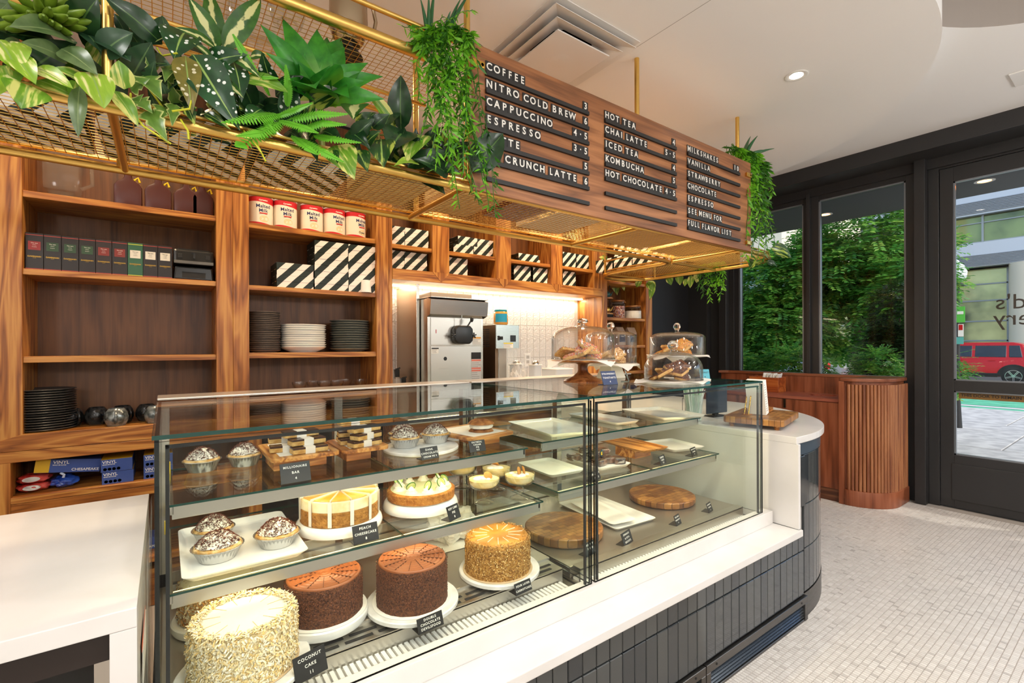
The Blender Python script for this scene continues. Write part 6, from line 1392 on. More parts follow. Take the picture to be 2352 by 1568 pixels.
# ================= CAKE DOMES ON THE CASE TOP
ZT_=1.2223
def dome(label,x,y,z,r,ht,shoulder,knob_r,kh,flat=.35):
    t=thing('glass_dome',label,'dome',(x,y,z)); w=.004
    prof=[(r,0)]; 
    for k in range(11): a=R(90*k/10); prof.append((r-(r*(1-flat))*(1-math.cos(a)) ,shoulder+(ht-shoulder-.008)*math.sin(a)))
    prof+=[(r*flat*.5,ht-.003),(.018,ht),(.0,ht)]
    inner=[(max(0,p[0]-w),p[1]-(w if p[1]>shoulder else 0)) for p in prof][::-1]; inner=[q for q in inner if q[0]>0 or True]
    b=MB(); b.lathe(prof+inner,(0,0,0),56); b.build('bell','glass_clear',t,world=False,smooth=60,recalc=True)
    b=MB(); b.lathe([(.012,ht-.001),(.010,ht+.006),(knob_r*.75,ht+.010),(knob_r,ht+kh*.5),(knob_r*.8,ht+kh*.85),(knob_r*.35,ht+kh),(0,ht+kh)],(0,0,0),28); b.build('knob',M['knob_glass'],t,world=False,smooth=60)
    b=MB(); b.lathe([(r-.001,0),(r+.003,.001),(r+.003,.005),(r-.001,.006)],(0,0,0),56,close=True); b.build('rim','glass_clear',t,world=False,smooth=60)
    return t
kg=NT('knob_glass'); kg.b.inputs['Transmission Weight'].default_value=1; kg.b.inputs['Roughness'].default_value=0; kg.b.inputs['IOR'].default_value=1.45; kg.b.inputs['Base Color'].default_value=(1,1,1,1); M['knob_glass']=kg.m
def sheet_paper(label,x,y,z,s_,rz,seed,drop,r):
    """square greaseproof sheet lying on a plate of radius r, its corners hanging down"""
    t=thing('greaseproof_paper',label,'paper',(x,y,z),R(rz)); n=18; vs=[]
    for i in range(n+1):
        for j in range(n+1):
            a=(i/n-.5)*s_; c=(j/n-.5)*s_; d=math.hypot(a,c); q=max(0,d-r); zz=.0012+.0015*noise.noise(Vector((a*30,c*30,seed)))
            if drop and q>0: k_=min(1,q/.03); zz-=q*drop*k_; f=1-.35*q/max(d,1e-3)*k_; a*=f; c*=f; zz+=.008*math.sin(7*math.atan2(c,a))*k_
            vs.append((a,c,zz))
    b=MB(); b.add(vs,[(i*(n+1)+j,(i+1)*(n+1)+j,(i+1)*(n+1)+j+1,i*(n+1)+j+1) for i in range(n) for j in range(n)]); o=b.build('sheet',M['bpaper'],t,world=False,smooth=True,recalc=False); return t
def bars_pile(cx,cy,z,items,mats,group,shape='tart'):
    for k,(dx,dy,dz,rz,tx,lab) in enumerate(items):
        t=thing('iced_tart' if shape=='tart' else 'bark_bar',lab,'pastry',(cx+dx,cy+dy,z+dz),0,group); t.rotation_euler=(R(tx),R(8*((k*37)%5-2)),R(rz))
        b=MB(); b.box(-.055,.055,-.038,.038,0,.013); b.build('pastry_base',mats[0],t,world=False,bevel=.004)
        b=MB(); b.box(-.052,.052,-.035,.035,.0131,.017); b.build('icing',mats[1],t,world=False,bevel=.002,seg=1)
        rs=random.Random(k+int(cx*100)); vs=[];fs=[]
        for _ in range(mats[3]):
            p=Vector((rs.uniform(-.052,.052),rs.uniform(-.035,.035),.0175)); a=rs.uniform(0,6.28); d=Vector((math.cos(a),math.sin(a),rs.uniform(-.2,.4)))*mats[4]; w_=Vector((-math.sin(a),math.cos(a),0))*mats[5]; u=Vector((0,0,mats[5]*1.2)); i=len(vs)
            vs+=[tuple(p-d-w_),tuple(p-d+w_),tuple(p+d+w_),tuple(p+d-w_),tuple(p-d+u),tuple(p+d+u)]; fs+=[(i,i+3,i+5,i+4),(i+1,i+4,i+5,i+2),(i,i+4,i+1),(i+3,i+2,i+5)]
        me=bpy.data.meshes.new('sprinkles'); me.from_pydata(vs,[],fs); me.materials.append(mats[2]); o=bpy.data.objects.new('sprinkles',me); col.objects.link(o); o.parent=t; o['kind']='stuff'
def islands(name,stops):
    t=NT(name); g_=t.node('NewGeometry'); t.link(t.ramp(g_.outputs['Random Per Island'],stops,'CONSTANT'),t.b.inputs['Base Color']); t.b.inputs['Roughness'].default_value=.4; return t.m
rain=islands('rainbow',[(0,srgb('#e0452f')),(.16,srgb('#f2b22e')),(.36,srgb('#f07a2a')),(.54,srgb('#f4ead9')),(.70,srgb('#e46a8a')),(.82,srgb('#3f8a4a')),(.91,srgb('#3a5aa8'))])
pst=pm('tart_pastry','#d9a65a',.75,bump=(90,.6),var=('#c98f45','#e6bd78',40)); icew=pm('tart_icing','#f3cf96',.4)
def pile(n,sp,tall,labs):
    out=[]
    for k in range(n):
        a=2*PI*k/n*1.0; out.append((sp*math.cos(a)*(1 if k<n-2 else .3),sp*math.sin(a)*(1 if k<n-2 else .3),(.004 if k%2==0 else .022)+(tall if k>=n-2 else 0),math.degrees(a)+40,30 if k%2 else 18,labs[k]))
    return out
# dome 1
x,y=1.707,1.734
t=thing('cake_stand','dark wooden pedestal cake stand under the largest dome','stand',(x,y,ZT_))
b=MB(); b.lathe([(0,0),(.097,0),(.098,.006),(.085,.016),(.05,.03),(.028,.048),(.022,.07),(.026,.088),(.04,.095),(0,.095)],(0,0,0),48); b.build('pedestal',wood('stand_wood','#4f2512','#7d4420','#a3683a','Z',1.2,.3,.7),t,world=False,smooth=60)
b=MB(); b.lathe([(0,.0952),(.06,.0952),(.15,.098),(.178,.105),(.180,.110),(.176,.112),(0,.110)],(0,0,0),56); b.build('plate',wood('stand_plate','#5e3013','#96592b','#bd8448','X',1.2,.3,.7),t,world=False,smooth=50)
sheet_paper('greaseproof paper spilling over the wooden cake stand',x,y,ZT_+.1112,.335,38,1,.55,.172)
dome('large clear glass dome over rainbow sprinkle tarts on the wooden stand',x,y,ZT_+.1145,.158,.172,.10,.028,.034)
labs=['rainbow sprinkle tart under the largest dome, '+q for q in ('right of the ring','back right of the ring','back left of the ring','left of the ring','front left of the ring','front right of the ring','upper of the two leaning in the middle','lower of the two leaning in the middle')]
bars_pile(x,y,ZT_+.117,pile(8,.078,.030,labs),(pst,icew,rain,520,.0036,.0014),'rainbow sprinkle tarts')
# dome 2
x,y=2.045,1.853
t=thing('cake_stand','cream ceramic pedestal stand behind the wooden cake stand','stand',(x,y,ZT_)); b=MB(); b.lathe([(0,0),(.082,0),(.082,.004),(.062,.060),(.058,.068),(0,.068)],(0,0,0),4,T=Matrix.Rotation(R(45),4,'Z')); b.build('pedestal','cream',t,world=False,bevel=.005); b=MB(); b.lathe([(0,.0682),(.15,.070),(.156,.074),(.156,.081),(0,.081)],(0,0,0),48); b.build('plate','cream',t,world=False,smooth=50)
sheet_paper('greaseproof paper spilling over the cream cake stand',x,y,ZT_+.0823,.30,25,4,.7,.15)
dome('tall straight-sided glass dome on the cream stand, second from the left',x,y,ZT_+.0855,.142,.185,.145,.022,.045,.5)
nutm=islands('nut_bits',[(0,srgb('#b57a38')),(.4,srgb('#e1b06a')),(.75,srgb('#f0d9ad'))])
bars_pile(x,y,ZT_+.088,pile(6,.065,.02,['nut-crumb tart under the second dome, '+q for q in ('right of the ring','back right of the ring','left of the ring','front of the ring','upper leaning in the middle','lower leaning in the middle')]),(pst,icew,nutm,240,.003,.0018),'nut crumb tarts')
# dome 3
x,y=2.36,1.64
t=thing('cake_stand','white pedestal stand behind the low front dome','stand',(x,y,ZT_)); b=MB(); b.lathe([(0,0),(.075,0),(.07,.01),(.03,.05),(.028,.09),(.06,.115),(0,.116)],(0,0,0),40); b.build('pedestal','porcelain',t,world=False,smooth=60); b=MB(); b.lathe([(0,.1162),(.155,.118),(.165,.121),(.165,.126),(0,.126)],(0,0,0),48); b.build('plate','porcelain',t,world=False,smooth=50)
sheet_paper('greaseproof paper with one long curled corner on the white stand',x,y,ZT_+.1272,.33,45,7,.25,.16)
dome('wide glass dome with a tall knob, furthest right on the case top',x,y,ZT_+.130,.152,.135,.095,.020,.046,.45)
orm=islands('orange_mix',[(0,srgb('#e58a1c')),(.35,srgb('#f2b32e')),(.6,srgb('#c9641a')),(.78,srgb('#55652c')),(.9,srgb('#f3d27a'))])
bars_pile(x,y,ZT_+.1325,pile(6,.07,.028,['orange and green sprinkle tart under the far right dome, '+q for q in ('right of the ring','back right of the ring','left of the ring','front of the ring','upper leaning in the middle','lower leaning in the middle')]),(pst,pm('orange_icing','#e09a3a',.5),orm,300,.003,.0014),'orange sprinkle tarts')
# dome 4
x,y=2.018,1.425
board('serving_board','pale round board under the low front dome','board',x,y,ZT_,.15,.010,M['marble'])
sheet_paper('greaseproof paper hanging off the round board under the front dome',x,y,ZT_+.0105,.33,20,9,.05,.16)
dome('low rounded glass dome in front over chocolate flecked tarts',x,y,ZT_+.0135,.138,.142,.055,.027,.05,.3)
chm=islands('choc_flecks',[(0,srgb('#4a2412')),(.5,srgb('#6f3a1e')),(.85,srgb('#9a6234'))])
bars_pile(x,y,ZT_+.0165,pile(6,.062,.03,['chocolate flecked tart under the front dome, '+q for q in ('right of the ring','back right of the ring','left of the ring','front of the ring','upper leaning in the middle','lower leaning in the middle')]),(pst,pm('choc_icing','#8a5630',.5),chm,420,.0032,.0016),'chocolate flecked tarts')
sign('blue price sign reading strawberry toastarts by the wooden cake stand',1.671,1.515,ZT_,['STRAWBERRY','TOASTARTS','4'],.088,.066,-6,pm('sign_blue','#1c2f57',.4),size=.012)
sign('small grey-green price sign turned sideways beside the cream stand',1.90,1.60,ZT_,['BLUEBERRY','TOASTARTS','4'],.06,.062,38,pm('sign_sage','#6f7a72',.4),size=.010)
sign('small teal price sign at the right end of the case top',2.257,1.40,ZT_,['TOAST','4'],.05,.060,-38,pm('sign_teal2','#4aa3b4',.4),tm='ink',size=.012)

# ================= ON THE CHECKOUT COUNTER
t=thing('butcher_block','thick end-grain butcher block on small turned feet, on the checkout counter','board',(2.84,1.40,.9445),R(14))
b=MB(); b.rbox(-.235,.235,-.155,.155,.022,.058,.03,4); b.build('block_top',eg,t,world=False,bevel=.005)
for sx in (-.19,.19):
    for sy in (-.115,.115): b=MB(); b.lathe([(0,0),(.011,0),(.018,.0215),(0,.0215)],(sx,sy,0),14); b.build('foot','acacia',t,world=False)
ZB_=.9445+.0585
t=thing('menu_stack','thick stack of white paper menus standing upright on the butcher block','papers',(2.80,1.40,ZB_),R(8)); T=Matrix.Rotation(R(-14),4,'Y'); b=MB(); b.box(-.022,.022,-.05,.05,.0,.20,T=T@Matrix.Translation((0,0,.006))); b.build('paper_stack','paper',t,world=False); b=MB()
for k in range(12): b.box(-.015,.012-.006*(k%3),-.0508,-.0502,.02+k*.014,.0225+k*.014,T=T@Matrix.Translation((0,0,.006)))
q=b.build('print_lines',bpy.data.materials['print_grey'],t,world=False); q['kind']='stuff'
t=thing('brass_easel','bent brass wire easel on the butcher block','easel',(2.72,1.43,ZB_)); b=MB(); p=[(0,.012,0),(.02,.012,.075),(.033,.012,.118),(.037,0,.124),(.033,-.012,.118),(.02,-.012,.075),(0,-.012,0)]; b.tube(p,.0035,8); b.build('wire','brass_bright',t,world=False,smooth=60); b=MB(); b.box(-.012,.03,-.02,.02,0,.004); b.build('easel_foot','walnut_x',t,world=False)
t=thing('card_holder','small walnut card holder with teal cards at the right of the butcher block','card holder',(2.965,1.44,ZB_),R(14)); b=MB(); b.prism([(-.035,0),(.035,0),(.035,.022),(.01,.026),(-.035,.045)],-.04,.04,'Y',T=Matrix.Rotation(R(-90),4,'Z')); b.build('holder','walnut_x',t,world=False,bevel=.002)
for k in range(3): b=MB(); b.box(-.022,.022,.008+.008*k,.010+.008*k,.03,.072-.003*k); b.build('card',pm('teal_card','#5f9fb0',.5) if k==0 else bpy.data.materials['teal_card'],t,world=False)
t=thing('register_screen','dark navy back of a slim register screen standing on the counter','screen',(2.90,1.72,.9445),R(-6)); b=MB(); b.box(-.10,.10,-.006,.006,.02,.235); b.build('screen_back',pm('navy_screen','#1d2735',.3),t,world=False,bevel=.004); b=MB(); b.box(-.07,.07,-.03,.05,0,.006); b.box(-.02,.02,.0,.02,.006,.06); b.build('stand','matte_black',t,world=False)
t=thing('straw_cup','clear tub full of paper-wrapped green straws behind the glass','cup',(2.615,1.70,.9445)); b=MB(); b.lathe([(0,0),(.045,0),(.047,.003),(.056,.16),(.058,.162),(.054,.162),(.045,.006),(0,.005)],(0,0,0),32); b.build('tub',film('tub_clear','#dfe6e6',.22,.05),t,world=False,smooth=60)
rs=random.Random(4)
gs_=[pm('straw_wrap_%d'%k,c,.7) for k,c in enumerate(('#e6efe2','#cfe3cf','#a9cfae','#eef0e8'))]
for k in range(46):
    a=rs.uniform(0,6.28); r_=.042*math.sqrt(rs.random()); a2=a+rs.uniform(-.8,.8); r2=.055*math.sqrt(rs.random()); b=MB(); b.rod((r_*math.cos(a),r_*math.sin(a),.006),(r2*math.cos(a2)*1.2,r2*math.sin(a2)*1.2,rs.uniform(.19,.225)),.0034,6); b.build('straw',gs_[k%4],t,world=False,smooth=60)
t=thing('wire_rack','small black wire rack beside the straw tub','rack',(2.72,1.80,.9445)); b=MB()
for k in range(4): b.tube([(-.03,-.03+.02*k,0),(-.03,-.03+.02*k,.12),(.03,-.03+.02*k,.17),(.05,-.03+.02*k,.03),(.03,-.03+.02*k,0)],.0016,5)
b.tube([(-.03,-.03,.12),(-.03,.03,.12)],.0016,5); b.tube([(.03,-.03,.17),(.03,.03,.17)],.0016,5); q=b.build('wires','matte_black',t,world=False); q['kind']='stuff'
# condiment stand: napkin box
t=thing('napkin_box','orange-stained wooden box filled with white napkins on the condiment stand','box',(5.19,2.50,.9205)); om=wood('orange_wood','#7d3214','#a9521f','#c46f33','Y',1.0,.35,.6)
for nm,q in (('panel',(-.085,-.075,-.15,.15)),('panel',(.075,.085,-.15,.15)),('panel',(-.074,.074,-.15,-.14)),('panel',(-.074,.074,.14,.15))): b=MB(); b.box(q[0],q[1],q[2],q[3],0,.15); b.build(nm,om,t,world=False,bevel=.0015,seg=1)
b=MB(); b.box(-.074,.074,-.139,.139,0,.01); b.build('box_floor',om,t,world=False)
rs=random.Random(9)
for k in range(16):
    T=Matrix.Translation((rs.uniform(-.03,.03),-.11+.0105*k,.085))@Matrix.Rotation(R(rs.uniform(10,30)),4,'X')@Matrix.Rotation(R(rs.uniform(-14,14)),4,'Y'); b=MB(); b.box(-.04,.04,-.0035,.0035,0,.10+rs.uniform(-.006,.012),T=T); b.build('napkin','paper',t,world=False,bevel=.001,seg=1)
# lettering on the street door and notice
t=thing('door_lettering','shop name lettered on the door glass, reversed from inside','lettering',(5.5195,.55,1.7)); 
def rev(s_,size,yc,z,mat,nm,al='CENTER'):
    o=text(s_,size,frame((5.5195,yc,z),(0,-1,0),(0,0,1))@Matrix.Diagonal((-1,1,1,1)),mat,nm,t,.0004,al); return o
inkb=pm('sign_brown','#3a2e20',.5)
rev("Fred's",.17,.62,1.745,inkb,'lettering'); rev('Bakery',.17,.60,1.615,inkb,'lettering')
t=thing('door_notice','brown strip on the door glass reading this door to remain unlocked','notice',(5.5035,.6,.97)); b=MB(); b.box(5.5025,5.5045,.115,1.045,.945,1.003); b.build('strip',pm('notice_amber','#7a5a2a',.4),t); text('THIS DOOR TO REMAIN UNLOCKED WHEN BUILDING IS OCCUPIED',.033,frame((5.502,1.03,.974),(0,-1,0),(0,0,1)),'ink','lettering',t,.0003,'LEFT',bold=.0006)

# ================= PLANTS ON THE CANOPY
def plantmat(name,kind,a,b_,c,trans=.25,rough=.32):
    t=NT(name); lx=t.node('Attribute',attribute_name='lx'); ly=t.node('Attribute',attribute_name='ly'); tc=t.node('TexCoord'); oi=t.node('ObjectInfo')
    ab=t.node('Math',operation='ABSOLUTE'); t.link(lx.outputs['Fac'],ab.inputs[0])
    mp=t.node('Mapping'); mp.inputs['Scale'].default_value=(9,60,60) if kind in('streak','edge') else (28,28,28); t.link(tc.outputs['Object'],mp.inputs[0])
    ad=t.node('VectorMath',operation='ADD'); t.link(mp.outputs[0],ad.inputs[0]); cb=t.node('CombineXYZ'); 
    ml=t.node('Math',operation='MULTIPLY',i_1=40.0); t.link(oi.outputs['Random'],ml.inputs[0]); t.link(ml.outputs[0],cb.inputs[0]); t.link(cb.outputs[0],ad.inputs[1])
    nz=t.node('TexNoise',i_Scale=1.0,i_Detail=3.0); t.link(ad.outputs[0],nz.inputs['Vector'])
    base=t.ramp(nz.outputs[0],[(.35,srgb(a)),(.65,srgb(b_))]); out=base
    def mix(fac,c1,c2):
        m=t.node('MixRGB'); t.link(fac,m.inputs[0]); t.link(c1,m.inputs[1]); m.inputs[2].default_value=c2; return m.outputs[0]
    if kind=='streak': out=mix(t.ramp(nz.outputs[0],[(.52,(0,0,0,1)),(.6,(1,1,1,1))]),base,srgb(c))
    if kind=='centre':
        s_=t.node('Math',operation='MULTIPLY_ADD',i_1=-1.1,i_2=.95); t.link(ab.outputs[0],s_.inputs[0]); m2=t.node('Math',operation='MULTIPLY'); t.link(s_.outputs[0],m2.inputs[0]); t.link(nz.outputs[0],m2.inputs[1]); out=mix(t.ramp(m2.outputs[0],[(.30,(0,0,0,1)),(.36,(1,1,1,1))]),base,srgb(c))
    if kind=='edge': out=mix(t.ramp(ab.outputs[0],[(.72,(0,0,0,1)),(.95,(1,1,1,1))]),base,srgb(c))
    if kind=='dots':
        vo=t.node('TexVoronoi',i_Scale=1.0); m3=t.node('Mapping'); m3.inputs['Scale'].default_value=(48,48,4); t.link(tc.outputs['Object'],m3.inputs[0]); t.link(m3.outputs[0],vo.inputs['Vector']); out=mix(t.ramp(vo.outputs['Distance'],[(.22,(1,1,1,1)),(.27,(0,0,0,1))]),base,srgb(c))
    if kind in('vein','streak','dots'): out=mix(t.ramp(ab.outputs[0],[(.03,(1,1,1,1)),(.07,(0,0,0,1))]),out,srgb(c if kind=='vein' else '#8fae5a'))
    if kind=='base': out=mix(t.ramp(ly.outputs['Fac'],[(.05,(1,1,1,1)),(.5,(0,0,0,1))]),base,srgb(c))
    t.link(out,t.b.inputs['Base Color']); t.b.inputs['Roughness'].default_value=rough
    tl=t.node('BsdfTranslucent'); t.link(out,tl.inputs[0]); mx=t.node('MixShader'); mx.inputs[0].default_value=trans; t.link(t.b.outputs[0],mx.inputs[1]); t.link(tl.outputs[0],mx.inputs[2]); t.link(mx.outputs[0],t.out.inputs[0]); return t.m
PM=dict(pothos=plantmat('pothos','streak','#5b8a24','#7fab35','#d6d67c'),bright=plantmat('pothos_bright','streak','#86b02e','#a9c944','#e8e6a0',.35),dull=plantmat('dull_leaf','vein','#4b6338','#647a4c','#7c8f5d',.15,.28),
 dark=plantmat('dark_leaf','vein','#15301a','#234423','#4c6e35',.12,.25),darkp=plantmat('dark_pothos','streak','#1c3d1a','#2f5722','#a9b84e',.15,.25),ivy=plantmat('ivy','edge','#547a2d','#6d9440','#c9d283',.3),ivyd=plantmat('ivy_dark','vein','#22402a','#315234','#5d7c4c',.15),
 begonia=plantmat('polka_begonia','dots','#123a1c','#1c4d24','#e9eee8',.15),beg_under=plantmat('begonia_under','dots','#6f6a2a','#857a35','#e0d9b8',.3),dief=plantmat('dieffenbachia','centre','#2f5a22','#43742c','#dcdf9c',.25),agave=plantmat('agave','base','#2a7a26','#429a30','#8fcb3c',.25,.35),
 fern=plantmat('fern','base','#3a8f1c','#58a828','#74c437',.3),rusc=plantmat('ruscus','base','#64b526','#94d63c','#74c030',.35,.3),ruscd=plantmat('ruscus_dark','base','#2f6a1c','#4b8a26','#3c7a20',.3,.3),aloe=plantmat('aloe','base','#123a20','#1d4e2b','#2c6338',.1,.3),fat=plantmat('finger','base','#5d7a1e','#7d9a2c','#4e6a18',.12,.38),stem=pm('plant_stem','#7f8a3a',.5),vine=pm('yellow_vine','#c3c431',.45),ostem=pm('orange_stem','#b96a2c',.5))
def wfun(kind,t):
    if kind=='heart': return (math.sin(PI*min(1,t*1.0)**.62)) *(1.0 if t>.08 else .75)
    if kind=='lance': return math.sin(PI*t**.8)
    if kind=='ovate': return math.sin(PI*t**.75)**.8
    if kind=='agave': return (.72+.28*math.sin(PI*min(1,t*1.2)))*(1-max(0,(t-.45)/.55)**1.8) if t<1 else 0
    if kind=='strap': return min(1,t*6+.4)*(1-t**3)
    if kind=='ivy': return [.25,.75,1.0,.55,.75,.5,.35,.18,0][int(round(t*8))]
_ps=[0]
def leaf(p,base,tip,wr,mat,kind='ovate',face=(0,0,1.4),droop=.15,fold=.25,roll=0,name='leaf'):
    """one leaf from base to tip; wr = width / length; its face turned about halfway between up and the point given"""
    A=Vector(base); B=Vector(tip); d=B-A; Ln=d.length; d.normalize(); _ps[0]+=1; rs=random.Random(_ps[0])
    mid=(A+B)/2; nrm=(Vector(face)-mid).normalized()+Vector((rs.uniform(-.25,.25),rs.uniform(-.25,.25),.55)); nrm=nrm-d*nrm.dot(d); nrm.normalize()
    s_=nrm.cross(d); 
    if roll: q=Matrix.Rotation(roll,3,d); nrm=q@nrm; s_=q@s_
    n=8; vs=[];LX=[];LY=[]; W=Ln*wr/2
    wav=rs.uniform(.0,.12)
    for i in range(n+1):
        t=i/n; w=W*wfun(kind,t)
        bend=droop*Ln*(math.sin(PI*t)*.55)
        for k in (-1,-.5,0,.5,1):
            zz=bend+abs(k)*w*fold+ (wav*W*math.sin(7*t+3*k) if abs(k)==1 else 0)
            vs.append((t*Ln,k*w,zz)); LX.append(k); LY.append(t)
    fs=[(i*5+k,i*5+k+1,(i+1)*5+k+1,(i+1)*5+k) for i in range(n) for k in range(4)]
    me=bpy.data.meshes.new(name); me.from_pydata(vs,[],fs)
    for nm,q in (('lx',LX),('ly',LY)): me.attributes.new(nm,'FLOAT','POINT').data.foreach_set('value',q)
    me.materials.append(PM[mat]); me.polygons.foreach_set('use_smooth',[True]*len(fs))
    o=bpy.data.objects.new(name,me); col.objects.link(o); o.parent=p
    m_=Matrix((d,s_,nrm)).transposed().to_4x4(); m_.translation=A-p.location; o.matrix_local=m_; return o
def stem(p,pts,r,mat='stem',name='stem'):
    b=MB(); b.tube(pts,r,6); return b.build(name,PM[mat],p,smooth=60)
def plant(name,label,base,cat='plant',grp=None): return thing(name,label,cat,base,0,grp)
def spread(p,lst,mat,kind,wr,**k):
    for q in lst:
        leaf(p,q[0],q[1],q[2] if len(q)>2 else wr,q[3] if len(q)>3 else mat,kind,**k)
ZT0=2.085
# finger succulent
p=plant('finger_succulent','succulent with many fat curved finger leaves at the top left corner',(-.30,1.80,ZT0))
C0=(-0.260,1.800,2.338)
tips=[(-0.149,1.720,2.333),(-0.167,1.680,2.294),(-0.153,1.700,2.282),(-0.143,1.730,2.301),(-0.166,1.690,2.252),(-0.143,1.740,2.277),(-0.191,1.660,2.212),(-0.198,1.640,2.245),(-0.225,1.640,2.219),(-0.227,1.620,2.241),(-0.270,1.650,2.232),(-0.199,1.660,2.281),(-0.316,1.660,2.203),(-0.313,1.700,2.268),(-0.293,1.660,2.203),(-0.314,1.680,2.186),(-0.357,1.700,2.230),(-0.350,1.700,2.190),(-0.183,1.700,2.349),(-0.223,1.680,2.336),(-0.266,1.700,2.335),(-0.305,1.700,2.306),(-0.138,1.800,2.417),(-0.250,1.620,2.255),(-0.238,1.620,2.218),(-0.209,1.640,2.213),(-0.272,1.640,2.191),(-0.178,1.650,2.248)]
for k,q in enumerate(tips):
    A=Vector(C0)+Vector((0,0,-.02)); B=Vector(q); m_=(A*.45+B*.55)+Vector((0,-.02,-.035)); pts=[]
    for i in range(9): t=i/8; pts.append(A*(1-t)**2+m_*2*t*(1-t)+B*t*t)
    r=.0125; b=MB(); b.tube(pts,[r*.6,r*.9,r,r,r*.98,r*.9,r*.78,r*.6,r*.2],10); o=b.build('finger_leaf',PM['fat'],p,smooth=70); a=o.data.attributes.new('ly','FLOAT','POINT'); a.data.foreach_set('value',[min(1,(i//10)/9) for i in range(len(o.data.vertices))])
b=MB(); b.rod((-.30,1.80,ZT0),C0,.012,8); b.build('stem',PM['stem'],p)
# pothos at the left
p=plant('trailing_pothos','trailing pothos with yellow-streaked leaves hanging over the rim at the left end',(-.2,1.78,ZT0))
spread(p,[((-0.192,1.720,2.226),(-0.293,1.600,2.158),.42,'dull'),((-0.207,1.700,2.157),(-0.274,1.600,2.128),.40,'dull'),((-0.212,1.660,2.165),(-0.136,1.600,2.096),.52,'dull'),((-0.257,1.640,2.092),(-0.179,1.570,2.034),.36,'bright'),((-0.264,1.620,2.038),(-0.270,1.580,1.964),1.05,'pothos'),((-0.158,1.660,2.094),(-0.221,1.620,2.096),.44,'pothos'),((-0.268,1.660,2.073),(-0.178,1.630,2.038),.42,'pothos'),((-0.173,1.620,2.064),(-0.173,1.600,1.927),.27,'dull'),((-0.152,1.620,2.107),(-0.121,1.570,2.002),.66,'bright'),((-0.085,1.620,2.084),(-0.095,1.600,2.148),.78,'pothos'),((-0.106,1.630,2.079),(-0.055,1.600,1.987),.40,'pothos'),((-0.324,1.660,2.147),(-0.279,1.600,2.056),.8,'bright'),((-0.294,1.640,2.111),(-0.246,1.580,2.029),.5,'bright'),((-0.313,1.660,2.088),(-0.291,1.620,2.019),.9,'pothos'),((-0.335,1.660,2.080),(-0.308,1.600,1.995),.8,'bright'),((-0.282,1.700,2.151),(-0.309,1.640,2.142),.5,'dull'),((-0.177,1.640,2.086),(-0.187,1.620,2.019),.5,'pothos')],'pothos','ovate',.5)
stem(p,[(-0.309,1.660,2.100),(-0.282,1.630,2.055),(-0.269,1.620,2.048),(-0.244,1.630,2.067),(-0.196,1.660,2.112),(-0.154,1.660,2.120)],.0035,'ostem'); stem(p,[(-.2,1.78,ZT0),(-0.154,1.660,2.120),(-0.173,1.620,2.064)],.003,'stem')
p=plant('dark_ivy','dark broad-leaved ivy round the front brass post',(-.10,1.80,ZT0))
spread(p,[((-0.139,1.720,2.203),(-0.069,1.680,2.272),.75),((-0.138,1.740,2.259),(-0.074,1.680,2.192),.7),((-0.079,1.800,2.397),(-0.032,1.760,2.303),.5),((-0.088,1.780,2.312),(-0.114,1.760,2.353),.6),((-0.038,1.800,2.302),(-0.061,1.800,2.385),.5),((-0.028,1.820,2.330),(-0.004,1.820,2.422),.45),((-0.049,1.820,2.295),(-0.095,1.820,2.356),.5),((0.010,1.820,2.350),(-0.004,1.820,2.426),.4),((-0.174,1.740,2.264),(-0.138,1.700,2.206),.6),((-0.017,1.800,2.270),(-0.060,1.780,2.214),.5),((-0.131,1.840,2.405),(-0.165,1.840,2.429),.5)],'ivyd','ovate',.6); stem(p,[(-.10,1.80,ZT0),(-0.107,1.770,2.262),(-0.079,1.800,2.365)],.004)
p=plant('pale_ivy','pale-edged ivy on yellow vines spilling over the rim right of the post',(.02,1.76,ZT0))
spread(p,[((-0.053,1.680,2.157),(-0.004,1.600,2.071),.7),((-0.073,1.660,2.105),(-0.030,1.620,2.131),.9),((-0.035,1.640,2.049),(0.008,1.580,1.955),.55),((-0.056,1.640,2.073),(-0.025,1.600,2.030),.8),((-0.024,1.700,2.188),(-0.041,1.680,2.228),.8),((-0.031,1.680,2.152),(-0.021,1.640,2.191),.8,'ivyd'),((0.009,1.700,2.174),(0.044,1.660,2.199),.7),((0.019,1.700,2.222),(0.002,1.660,2.150),.6),((-0.002,1.660,2.079),(-0.016,1.620,2.011),.6),((0.023,1.660,2.093),(0.018,1.620,2.014),.5),((0.054,1.660,2.096),(0.071,1.620,2.031),.6,'darkp'),((-0.011,1.760,2.344),(-0.026,1.720,2.279),.9),((0.004,1.660,2.117),(-0.008,1.640,2.141),.9,'ivyd'),((-0.073,1.660,2.052),(-0.044,1.620,2.085),.5)],'ivy','ivy',.8)
for pts in ([(-0.073,1.660,2.094),(-0.074,1.630,2.037),(-0.044,1.600,1.990),(-0.011,1.590,1.969),(0.015,1.600,1.958)],[(0.034,1.680,2.161),(0.064,1.630,2.111),(0.058,1.610,2.070),(0.018,1.620,2.056)],[(-0.016,1.720,2.270),(-0.004,1.700,2.241),(0.032,1.680,2.252)],[(0.038,1.630,2.042),(0.054,1.610,2.008),(0.056,1.610,1.984)],[(.02,1.76,ZT0),(-0.036,1.680,2.132)]): stem(p,pts,.0028,'vine','vine')
p=plant('polka_dot_begonia','begonia with dark green leaves covered in white dots',(.17,1.78,ZT0))
